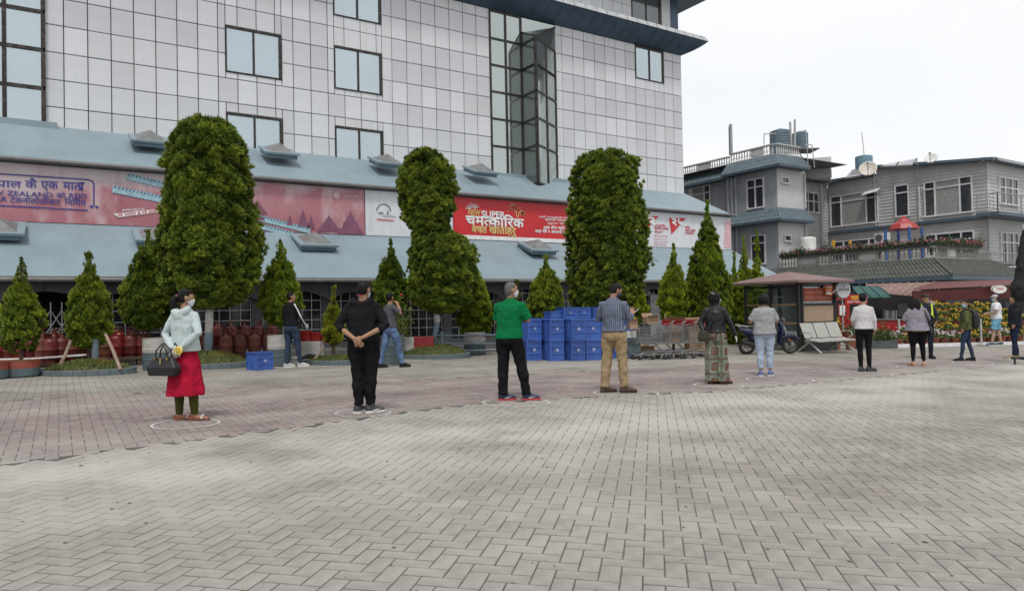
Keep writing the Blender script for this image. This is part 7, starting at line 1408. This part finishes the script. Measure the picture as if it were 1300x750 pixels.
# her handbag hangs from the hands
k = w1['k']; c = w1['r'].location; Mw = Matrix.Rotation(w1['r'].rotation_euler[2], 4, 'Z'); hb = thing('handbag', 'black leather handbag hanging from the gloved hands of the woman in mint', 'handbag', tuple(Vector(c)+Mw @ Vector((-.10, -.235, .56))), w1['r'].rotation_euler[2]); blk = mat('black leather', (.014, .014, .016), .4, bump=.2, bs=120)
b = MB(); vs = [(-.19, -.055, 0), (.19, -.055, 0), (.19, .055, 0), (-.19, .055, 0), (-.21, -.06, .10), (.21, -.06, .10), (.21, .06, .10), (-.21, .06, .10), (-.145, -.03, .215), (.145, -.03, .215), (.145, .03, .215), (-.145, .03, .215)]
b.add(vs, [(3, 2, 1, 0)]+[(i, (i+1) % 4, 4+(i+1) % 4, 4+i) for i in range(4)]+[(4+i, 4+(i+1) % 4, 8+(i+1) % 4, 8+i) for i in range(4)]+[(8, 9, 10, 11)]); obj('bag_body', b, blk, hb, bevel=.012)
gold = mat('brass fitting', (.55, .38, .15), .3, .9)
for y in (-.035, .035): b = MB(); tube(b, [(-.09, y, .205), (-.075, y, .30), (0, y*.4, .385), (.075, y, .30), (.09, y, .205)], .009, 7); obj('handle', b, blk, hb)
b = MB()
for x in (-.09, .09): tube(b, [(x, -.045, .19), (x, -.05, .22)], .012, 8)
tube(b, [(.01, -.062, .21), (.015, -.068, .14)], .008, 6); obj('fittings', b, gold, hb)
kc = thing('smiley_keyring', 'round yellow smiling key charm dangling beside the black handbag', 'keyring', tuple(Vector(c)+Mw @ Vector((.13, -.245, .86))), w1['r'].rotation_euler[2]); Mk = Matrix.Rotation(math.pi/2, 4, 'X'); b = MB(); rings(b, [(0, 0, -.01, .05, .04), (0, 0, 0, .062, .05), (0, 0, .01, .05, .04)], 20, Mk); obj('disc', b, mat('yellow enamel', (.70, .50, .08), .4), kc)
b = MB(); [tube(b, [(x, -.012, .012), (x*1.5, -.013, .02), (x*2.1, -.012, .012)], .004, 5) for x in (-.014, .014)]; tube(b, [(-.028, -.013, -.008), (0, -.014, -.022), (.028, -.013, -.008)], .004, 5); obj('face_print', b, blk, kc); b = MB(); tube(b, [(-.02, 0, .05), (-.05, 0, .09), (-.08, .02, .06)], .008, 6); obj('loop', b, blk, kc)
# 2 man in black hooded jacket
blackc = cloth('black jersey', (.012, .012, .014), var=.25); blackt = cloth('black trousers', (.010, .010, .012), var=.25); greys = mat('dark grey trainer', (.05, .05, .052), .6)
def ex2(c): b = MB(); tube(b, [c['HV'](-.05, -.075, -.075), c['HV'](0, -.09, -.08), c['HV'](.05, -.075, -.075)], .006, 7, rnd=True); obj('neck_band', b, m_red, c['r'])
person('broad man in black hooded jacket with hands clasped behind his back', 463, 524, 1.71, 4, 22, 8, bulk=1.13,
  arms={1: dict(e=(.32, -.08, 1.13), w=(.045, -.225, .985), d=(-.8, -.12, -.25), n=(0, -1, .1), c=.8), -1: dict(e=(-.32, -.06, 1.14), w=(-.045, -.21, .965), d=(.6, -.1, -.55), n=(0, -1, 0), c=.7)},
  feet={1: (.075, .03, -52), -1: (-.075, .0, -28)}, top=dict(m=blackc, hood=True, hem=.93, g=.026, sleeve=.66, r=(.072, .066, .060, .056), wr=.04, name='hooded_jacket'), bottom=dict(m=blackt, r=(.112, .102, .084, .076, .062), wr=.045, end=.08), shoes=dict(m=greys, sole=white_s, accent=white_s, sh=.03), hair='short', mask=MASKW, vox=.0085, extras=ex2, grp=QG)
# 3 man in green polo
green = cloth('bright green pique', (.005, .13, .043), var=.10); navys = mat('navy trainer', (.02, .03, .08), .5)
def ex3(c):
    b = MB(); k = c['k']; Z = c['Z']
person('grey-haired man in a bright green polo shirt and black trousers, arms folded', 650, 508, 1.73, 22, 48, -2, hairm=GREY, bulk=1.08,
  arms={1: dict(e=(.255, .06, 1.15), w=(.03, .26, 1.20), d=(-.8, .15, .2), n=(0, 1, 0), c=.3), -1: dict(e=(-.25, .07, 1.14), w=(.02, .24, 1.16), d=(.8, .1, .1), n=(0, 1, 0), c=.3)},
  feet={1: (.20, .10, -62), -1: (-.13, -.02, -56)}, top=dict(m=green, collar=True, hem=.90, g=.026, flare=.015, sleeve=.42, r=(.078, .074, .06, .05), wr=.045, ws=.11, name='polo_shirt'), bottom=dict(m=blackt, r=(.106, .094, .080, .074, .070), hemk=1.1, wr=.04), shoes=dict(m=navys, sole=mat('red and cream sole', (.45, .06, .06), .5), accent=white_s, sh=.028), hair='short', mask=MASKW, vox=.0085, hipshift=-.03, extras=ex3, grp=QG)
# 4 man in checked shirt
def check_mat():
    m = cloth('navy checked cotton', (.045, .055, .09)); t = m.node_tree; N = t.nodes; L = t.links; p = [n for n in N if n.type == 'BSDF_PRINCIPLED'][0]; src = p.inputs['Base Color'].links[0].from_socket
    tc = N.new('ShaderNodeTexCoord'); sp = N.new('ShaderNodeSeparateXYZ'); L.new(tc.outputs['Object'], sp.inputs[0]); outs = []
    for ax in ('X', 'Z'):
        a = N.new('ShaderNodeMath'); a.operation = 'MULTIPLY'; a.inputs[1].default_value = 32; L.new(sp.outputs[ax], a.inputs[0]); f = N.new('ShaderNodeMath'); f.operation = 'FRACT'; L.new(a.outputs[0], f.inputs[0]); g = N.new('ShaderNodeMath'); g.operation = 'LESS_THAN'; g.inputs[1].default_value = .26; L.new(f.outputs[0], g.inputs[0]); outs.append(g)
    mx = N.new('ShaderNodeMath'); mx.operation = 'MAXIMUM'; L.new(outs[0].outputs[0], mx.inputs[0]); L.new(outs[1].outputs[0], mx.inputs[1]); mm = N.new('ShaderNodeMath'); mm.operation = 'MULTIPLY'; mm.inputs[1].default_value = .75; L.new(mx.outputs[0], mm.inputs[0])
    x = N.new('ShaderNodeMix'); x.data_type = 'RGBA'; L.new(mm.outputs[0], x.inputs[0]); L.new(src, x.inputs[6]); x.inputs[7].default_value = (.25, .28, .35, 1); L.new(x.outputs[2], p.inputs['Base Color']); return m
khaki = cloth('khaki cotton', (.29, .215, .125), var=.10); brown_s = mat('brown leather shoe', (.09, .05, .035), .5)
def ex4(c): b = MB(); tube(b, [c['Z'](.10, -.125, .962), c['Z'](.16, -.10, .962)], .006, 6); obj('rear_pocket', b, m_bk, c['r'])
w4 = person('man in navy checked shirt and khaki trousers looking at his phone', 781, 498, 1.76, 30, 40, 26, bulk=1.06,
  arms={1: dict(e=(.255, .05, 1.14), w=(.20, .29, 1.21), d=(-.25, .6, .5), n=(0, .4, -1), c=.5), -1: dict(e=(-.27, .02, 1.14), w=(-.10, .27, 1.17), d=(.4, .5, .3), n=(0, .5, -1), c=.5)},
  feet={1: (.14, .05, -52), -1: (-.15, -.04, -44)}, top=dict(m=check_mat(), collar=True, hem=.955, g=.024, flare=.01, sleeve=.93, r=(.072, .064, .058, .046), wr=.035, name='checked_shirt'), bottom=dict(m=khaki, r=(.108, .095, .080, .074, .068), waist=1.0, wr=.04, hemk=1.0), shoes=dict(m=brown_s), hair='short', mask=MASKD, vox=.0085, extras=ex4, grp=QG)
Mw = Matrix.Translation(w4['r'].location) @ Matrix.Rotation(w4['r'].rotation_euler[2], 4, 'Z'); ph = thing('mobile_phone', 'pale mobile phone held by the man in the checked shirt', 'phone', tuple(Mw @ Vector((.175, .375, 1.24))), w4['r'].rotation_euler[2]); Mp = Matrix.Rotation(-.6, 4, 'Z') @ Matrix.Rotation(-.9, 4, 'X'); b = MB(); box(b, -.038, .038, -.004, .004, 0, .15, Mp); obj('case', b, mat('pale phone case', (.55, .50, .45), .4), ph, bevel=.002); b = MB(); box(b, -.034, .034, -.0055, -.0042, .005, .145, Mp); obj('screen', b, m_bk, ph)
# 5 woman in leather jacket
leather = mat('black leather jacket', (.012, .012, .014), .42, var=.3, vs=4, bump=.2, bs=60, spec=.3)
def pat_mat():
    m = cloth('patterned palazzo cotton', (.16, .13, .10)); t = m.node_tree; N = t.nodes; L = t.links; p = [n for n in N if n.type == 'BSDF_PRINCIPLED'][0]
    tc = N.new('ShaderNodeTexCoord'); mp = N.new('ShaderNodeMapping'); mp.inputs['Scale'].default_value = (4.4, 4.4, 3.7); mp.inputs['Location'].default_value = (.55, .2, .35); L.new(tc.outputs['Object'], mp.inputs[0]); sp = N.new('ShaderNodeSeparateXYZ'); L.new(mp.outputs[0], sp.inputs[0]); d = []
    for ax in ('X', 'Z'):
        f = N.new('ShaderNodeMath'); f.operation = 'FRACT'; L.new(sp.outputs[ax], f.inputs[0]); g = N.new('ShaderNodeMath'); g.operation = 'SUBTRACT'; g.inputs[1].default_value = .5; L.new(f.outputs[0], g.inputs[0]); h = N.new('ShaderNodeMath'); h.operation = 'ABSOLUTE'; L.new(g.outputs[0], h.inputs[0]); d.append(h)
    mx = N.new('ShaderNodeMath'); mx.operation = 'MAXIMUM'; L.new(d[0].outputs[0], mx.inputs[0]); L.new(d[1].outputs[0], mx.inputs[1]); r = N.new('ShaderNodeValToRGB'); r.color_ramp.interpolation = 'CONSTANT'; L.new(mx.outputs[0], r.inputs[0]); e = r.color_ramp.elements
    e[0].position = 0; e[0].color = (.10, .09, .08, 1); e[1].position = .12; e[1].color = (.17, .075, .045, 1)
    for q, c in ((.2, (.10, .055, .04, 1)), (.27, (.21, .24, .19, 1)), (.36, (.06, .07, .06, 1)), (.41, (.19, .21, .17, 1)), (.46, (.08, .05, .035, 1))): n = e.new(q); n.color = c
    v = N.new('ShaderNodeTexVoronoi'); v.inputs['Scale'].default_value = 42; v.inputs['Randomness'].default_value = 0; L.new(tc.outputs['Object'], v.inputs['Vector']); lt = N.new('ShaderNodeMath'); lt.operation = 'LESS_THAN'; lt.inputs[1].default_value = .22; L.new(v.outputs['Distance'], lt.inputs[0]); m5 = N.new('ShaderNodeMath'); m5.operation = 'MULTIPLY'; m5.inputs[1].default_value = .7; L.new(lt.outputs[0], m5.inputs[0])
    x = N.new('ShaderNodeMix'); x.data_type = 'RGBA'; L.new(m5.outputs[0], x.inputs[0]); L.new(r.outputs[0], x.inputs[6]); x.inputs[7].default_value = (.42, .44, .38, 1); L.new(x.outputs[2], p.inputs['Base Color']); return m
def ex5(c):
    HV = c['HV']; b = MB(); tube(b, [HV(.082, .03, -.02), HV(.09, -.02, .04), HV(.07, -.06, .09), HV(0, -.08, .115), HV(-.07, -.05, .09)], .0035, 6); obj('mask_strap', b, white_s, c['r'])
    strap(c, [(.13, .07, 1.43), (.12, -.06, 1.43), (.02, -.15, 1.25), (-.14, -.17, 1.0)], .012, blk, 'bag_strap'); k = c['k']; b = MB(); rings(b, [(-.20*k, -.12*k, .80*k, .09*k, .05*k), (-.20*k, -.12*k, .86*k, .11*k, .065*k), (-.19*k, -.12*k, .98*k, .10*k, .06*k), (-.19*k, -.12*k, 1.0*k, .08*k, .04*k)], 16); obj('crossbody_bag', b, mat('dark olive leather', (.03, .03, .018), .5), c['r'])
    b = MB(); S0, E, W_, hd, hn, cu = c['arm'][1]; hand(b, W_*k, hd, hn, 1, k, cu); o = obj('glove', b, glovew, c['r'], smooth=True); organic(o, .008, 1)
person('woman in black leather jacket and patterned wide trousers with a crossbody bag', 910, 487, 1.63, 24, 50, -4, female=True, bulk=.98, skin=SKIN2,
  arms={1: dict(e=(.27, .02, 1.12), w=(.34, .10, .90), n=(1, 0, 0), c=.4), -1: dict(e=(-.27, -.04, 1.14), w=(-.20, -.14, .99), d=(.3, -.2, -.5), n=(0, -1, 0), c=.6)},
  feet={1: (.11, .03, -50), -1: (-.09, -.02, -36)}, top=dict(m=leather, collar=True, hem=.955, g=.026, flare=.02, r=(.072, .064, .056, .048), wr=.035, ws=.07, name='leather_jacket'), bottom=dict(m=pat_mat(), r=(.110, .112, .112, .116, .122), end=.02, hemk=1.04, wr=.05, g=.024, name='palazzo_trousers'), shoes=dict(m=tan), hair='bob', mask=MASKW, vox=.009, extras=ex5, grp=QG)
# 6 grey T-shirt
greyt = cloth('heather grey jersey', (.28, .285, .29), var=.06); bluej = cloth('washed light blue denim', (.34, .40, .50), var=.10)
person('person in grey T-shirt and washed light jeans with a dark bob', 972, 477, 1.61, 8, 42, -2, female=True, bulk=1.13, skin=SKIN2, arms={1: dict(e=(.27, .05, 1.13), w=(.12, .24, 1.15), d=(-.8, .3, .1), n=(0, 1, 0), c=.4), -1: dict(e=(-.27, .05, 1.13), w=(-.08, .24, 1.12), d=(.8, .3, .1), n=(0, 1, 0), c=.4)},
  feet={1: (.10, .02, -28), -1: (-.10, 0, -6)}, top=dict(m=greyt, hem=.88, g=.03, flare=.03, sleeve=.42, r=(.076, .074, .06, .05), wr=.04, name='t_shirt'), bottom=dict(m=bluej, r=(.112, .100, .078, .070, .062), end=.13, wr=.035), shoes=dict(m=mat('blue and white sandal', (.10, .14, .30), .6), sole=white_s), hair='bob', mask=MASKD, vox=.010, grp=QG)
# 7 white sweater
whites = cloth('off white ribbed knit', (.50, .49, .49), var=.07)
person('woman in off-white ribbed sweater and black leggings with hair in a bun', 1098, 471.5, 1.65, 12, 34, 0, female=True, bulk=.94, skin=SKIN2, arms={1: dict(e=(.215, .0, 1.12), w=(.235, .06, .90), c=.4), -1: dict(e=(-.20, .05, 1.13), w=(-.14, .2, 1.0), c=.4)},
  feet={1: (.10, .03, -60), -1: (-.08, 0, -30)}, top=dict(m=whites, hem=.93, g=.028, flare=.015, r=(.070, .066, .060, .048), wr=.018, ws=.09, name='sweater'), bottom=dict(m=blackt, r=(.098, .084, .060, .056, .044), g=.012, wr=.015, end=.05), shoes=dict(m=greys, sole=greys), hair='bun', mask=MASKW, vox=.010, grp=QG)
# 8 lilac hoodie
lilac = cloth('lilac grey fleece', (.235, .215, .255), var=.06)
def ex8(c):
    strap(c, [(.15, .07, 1.44), (.13, -.11, 1.40), (.17, -.19, 1.2), (.24, -.12, 1.0)], .022, m_bk, 'bag_strap'); k = c['k']; b = MB(); rings(b, [(.27*k, -.06*k, .80*k, .05*k, .09*k), (.27*k, -.06*k, .84*k, .06*k, .11*k), (.26*k, -.06*k, .98*k, .05*k, .09*k)], 14); obj('shoulder_bag', b, m_bk, c['r'])
    b = MB(); rings(b, [(0, 0, .868*k, .22*k, .17*k), (0, 0, .895*k, .22*k, .17*k)], 22); obj('shirt_hem', b, mat('ochre cotton', (.30, .15, .04), .8), c['r'])
person('woman in lilac hoodie and black leggings with long dark hair', 1166, 464.5, 1.57, 6, 30, 0, female=True, bulk=1.28, arms={1: dict(e=(.29, .07, 1.17), w=(.22, .2, 1.15), d=(-.3, .4, .4), c=.5), -1: dict(e=(-.28, .05, 1.17), w=(-.15, .22, 1.18), c=.4)},
  feet={1: (.13, .0, -20), -1: (-.13, 0, 15)}, top=dict(m=lilac, hood=True, hem=.885, g=.034, flare=.05, r=(.080, .078, .070, .055), wr=.04, name='hoodie'), bottom=dict(m=blackt, r=(.106, .092, .066, .058, .040), g=.012, wr=.015, end=.10), shoes=dict(m=SKIN2, sole=mat('pink flip-flop', (.45, .2, .2), .6), sh=.015, H=.05), hair='long', mask=MASKW, vox=.011, extras=ex8, grp=QG)
# guard in cap behind her
hv = cloth('dark uniform cloth', (.02, .024, .035)); hvy = mat('fluorescent yellow band', (.55, .65, .08), .6)
def ex9(c):
    k = c['k']; b = MB()
    for s in (1, -1): tube(b, [c['Z'](s*.12, .13, 1.15), c['Z'](s*.13, .06, 1.455), c['Z'](s*.13, -.10, 1.43), c['Z'](s*.12, -.14, 1.15)], .026*k, 8)
    obj('reflective_band', b, hvy, c['r']); b = MB(); rings(b, [(0, 0, .055*k, .086*k, .10*k), (0, 0, .09*k, .092*k, .106*k), (0, 0, .125*k, .075*k, .085*k)], 18, c['Mh']); tube(b, [c['HV'](-.05, .09, .062), c['HV'](0, .13, .055), c['HV'](.05, .09, .062)], .012*k, 6, rnd=True); obj('cap', b, m_bk, c['r'])
person('guard in dark cap with fluorescent bands, mostly hidden behind the lilac hoodie', 1177, 455, 1.68, 195, 15, 0, arms={1: dict(e=(.25, .03, 1.14), w=(.2, .18, 1.0)), -1: dict(e=(-.25, .03, 1.14), w=(-.2, .18, 1.0))}, top=dict(m=hv, collar=True, hem=.9, name='uniform_jacket'), bottom=dict(m=hv), shoes=dict(m=black_s), hair='short', vox=.012, extras=ex9)
# 9 olive jacket with backpack
olive = cloth('olive green cotton', (.085, .095, .040), var=.08); dkj = cloth('dark blue denim', (.035, .05, .085), var=.12)
def ex10(c):
    k = c['k']; b = MB(); rings(b, [(0, -.20*k, .92*k, .12*k, .06*k), (0, -.215*k, .97*k, .155*k, .10*k), (0, -.225*k, 1.12*k, .16*k, .115*k), (0, -.215*k, 1.28*k, .145*k, .105*k), (0, -.19*k, 1.40*k, .10*k, .07*k), (0, -.17*k, 1.43*k, .05*k, .04*k)], 20); o = obj('backpack', b, mat('black backpack nylon', (.015, .016, .02), .6), c['r'], smooth=True); organic(o, .012, 3, .02, .1)
    for s in (1, -1): strap(c, [(s*.11, -.13, 1.40), (s*.12, .0, 1.475), (s*.13, .12, 1.38), (s*.15, .13, 1.2), (s*.18, .0, 1.04), (s*.13, -.14, 1.0)], .018, m_bk, 'strap', o)
person('person in olive jacket and blue face mask turning left, wearing a black backpack', 1228, 458, 1.53, -62, -48, 2, female=True, bulk=1.06, arms={1: dict(e=(.27, -.04, 1.12), w=(.26, .03, .90), c=.3), -1: dict(e=(-.26, .0, 1.12), w=(-.24, .08, .92), c=.3)},
  feet={1: (.10, -.14, -5), -1: (-.08, .16, 18)}, top=dict(m=olive, collar=True, hem=.88, g=.03, flare=.02, r=(.074, .068, .062, .05), wr=.04, name='jacket'), bottom=dict(m=dkj, r=(.100, .086, .060, .054, .046), g=.012, wr=.015), shoes=dict(m=black_s), hair='short', mask=MASKB, vox=.010, extras=ex10, grp=QG)
# 10 white T-shirt, shorts, cap
wt = cloth('white T-shirt cotton', (.62, .63, .66), var=.04); sbl = cloth('sky blue shorts', (.16, .37, .50), var=.07)
def ex11(c):
    k = c['k']; b = MB(); rings(b, [(0, 0, .04*k, .084*k, .098*k), (0, 0, .09*k, .086*k, .10*k), (0, -.005*k, .122*k, .06*k, .072*k), (0, -.005*k, .132*k, .02*k, .03*k)], 18, c['Mh']); prism(b, [c['HV'](x, y, .048) for x, y in ((-.06, .075), (-.055, .14), (0, .17), (.055, .14), (.06, .075))], (0, 0, .01)); obj('cap', b, mat('pale grey cap', (.36, .37, .40), .7), c['r'], smooth=False)
    b = MB(); tube(b, [c['Z'](.13, .15, 1.12), c['Z'](.2, .05, 1.13), c['Z'](.19, -.1, 1.16)], .03*k, 8, rnd=True); obj('waist_pouch', b, m_bk, c['r'])
person('man in white T-shirt, sky blue shorts and pale cap by the yellow flowers', 1266, 438.5, 1.77, -62, -12, 6, skin=SKIN2, bulk=1.1, arms={1: dict(e=(.26, .02, 1.14), w=(.10, .27, 1.10), d=(-.5, .5, -.1), n=(0, .5, 1), c=.5), -1: dict(e=(-.26, .04, 1.14), w=(-.10, .28, 1.08), d=(.4, .5, -.1), n=(0, .5, 1), c=.5)},
  feet={1: (.10, -.12, -4), -1: (-.09, .16, 6)}, top=dict(m=wt, hem=.90, g=.03, flare=.015, sleeve=.38, r=(.076, .074, .06, .05), name='t_shirt'), bottom=dict(kind='shorts', m=sbl, r=(.112, .104, .098), g=.02), shoes=dict(m=mat('blue black trainer', (.03, .08, .11), .6), sole=white_s), hair='short', mask=MASKB, vox=.012, extras=ex11)
# 11 striped black track jacket
def ex12(c):
    S0, E, W_, hd, hn, cu = c['arm'][1]; k = c['k']; b = MB(); off = Vector((.052, -.03, .0)); tube(b, [(S0+Vector((-.02, -.02, .062)))*k, (S0+Vector((.045, -.045, .01)))*k, (S0.lerp(E, .5)+off*1.05)*k, (E+off*.95)*k, (E.lerp(W_, .5)+off*.9)*k, (W_+off*.8)*k], [.016*k]*6, 6); obj('sleeve_stripe', b, white_s, c['r'])
    b = MB(); hand(b, W_*k, hd, hn, 1, k*1.05, cu); o = obj('glove', b, glovew, c['r'], smooth=True); organic(o, .009, 1)
person('man in black track jacket with white sleeve stripe beside the grey drum', 370, 466, 1.73, 30, 32, 0, arms={1: dict(e=(.25, .05, 1.14), w=(.22, .22, .96), d=(0, .6, -.5), c=.5), -1: dict(e=(-.24, .03, 1.13), w=(-.2, .15, .95), c=.5)},
  feet={1: (.13, .16, -30), -1: (-.08, -.06, -28)}, top=dict(m=blackc, collar=True, hem=.96, g=.024, r=(.070, .062, .056, .046), wr=.03, name='track_jacket'), bottom=dict(m=dkj, r=(.104, .090, .068, .058, .050), wr=.035), shoes=dict(m=mat('pale grey trainer', (.42, .42, .42), .6), sole=white_s, sh=.03), hair='short', mask=None, vox=.010, extras=ex12)
# 12 man in jeans behind the hooded man
person('man in grey top and washed jeans, half hidden behind the hooded man', 496, 466.5, 1.70, 50, -25, 0, arms={1: dict(e=(.33, .10, 1.24), w=(.08, .16, 1.46), d=(-.6, .1, .5), c=.5), -1: dict(e=(-.28, .10, 1.22), w=(-.08, .20, 1.42), c=.5)},
  feet={1: (.10, .26, -10), -1: (-.10, -.20, 8)}, top=dict(m=cloth('charcoal grey jersey', (.07, .075, .085)), hem=.92, g=.024, sleeve=.40, name='t_shirt'), bottom=dict(m=cloth('washed mid blue denim', (.10, .15, .26), var=.3, vs=3), r=(.104, .092, .072, .062, .054), wr=.035), shoes=dict(m=black_s), hair='short', vox=.010)
# 13 person in dark clothes behind the folded parasol
person('person in dark jacket and dark jeans standing behind the folded parasol', 1290, 455, 1.66, -80, -10, 10, arms={1: dict(e=(.25, -.06, 1.13), w=(.22, -.02, .92)), -1: dict(e=(-.24, .02, 1.13), w=(-.2, .10, .93))}, feet={1: (.10, -.06, 0), -1: (-.10, .10, 5)},
  top=dict(m=hv, collar=True, hem=.88, g=.03, name='jacket'), bottom=dict(m=cloth('navy denim', (.018, .026, .05))), shoes=dict(m=mat('ochre boot', (.22, .16, .07), .6), sole=white_s), hair='short', vox=.011)
# ------------------------------------------------------------------ grit and dry leaves trodden into the paving
rg = np.random.default_rng(77); V = []; n = 0
while n < 900:
    y = rg.uniform(3.2, 24); x = rg.uniform(-.75, .75)*y; q = (x*math.cos(AZ)+y*math.sin(AZ), -x*math.sin(AZ)+y*math.cos(AZ))
    if q[1] > 18.8: continue
    r_ = rg.uniform(.003, .010) if n % 6 else rg.uniform(.012, .022); a = rg.uniform(0, 6.28); c = np.array([q[0], q[1], gz(*q)+.002]); e1 = np.array([math.cos(a), math.sin(a), 0])*r_; e2 = np.array([-math.sin(a), math.cos(a), 0])*r_*.6
    V += [c-e1, c-e2+[0, 0, .3*r_], c+e1, c+e2+[0, 0, .2*r_]]; n += 1
np_mesh('grit', np.array(V), np.arange(len(V)).reshape(-1, 4), mat('grit and dry leaf', (.16, .12, .08), .9, var=.6, vs=2), None, ground, 'stuff')
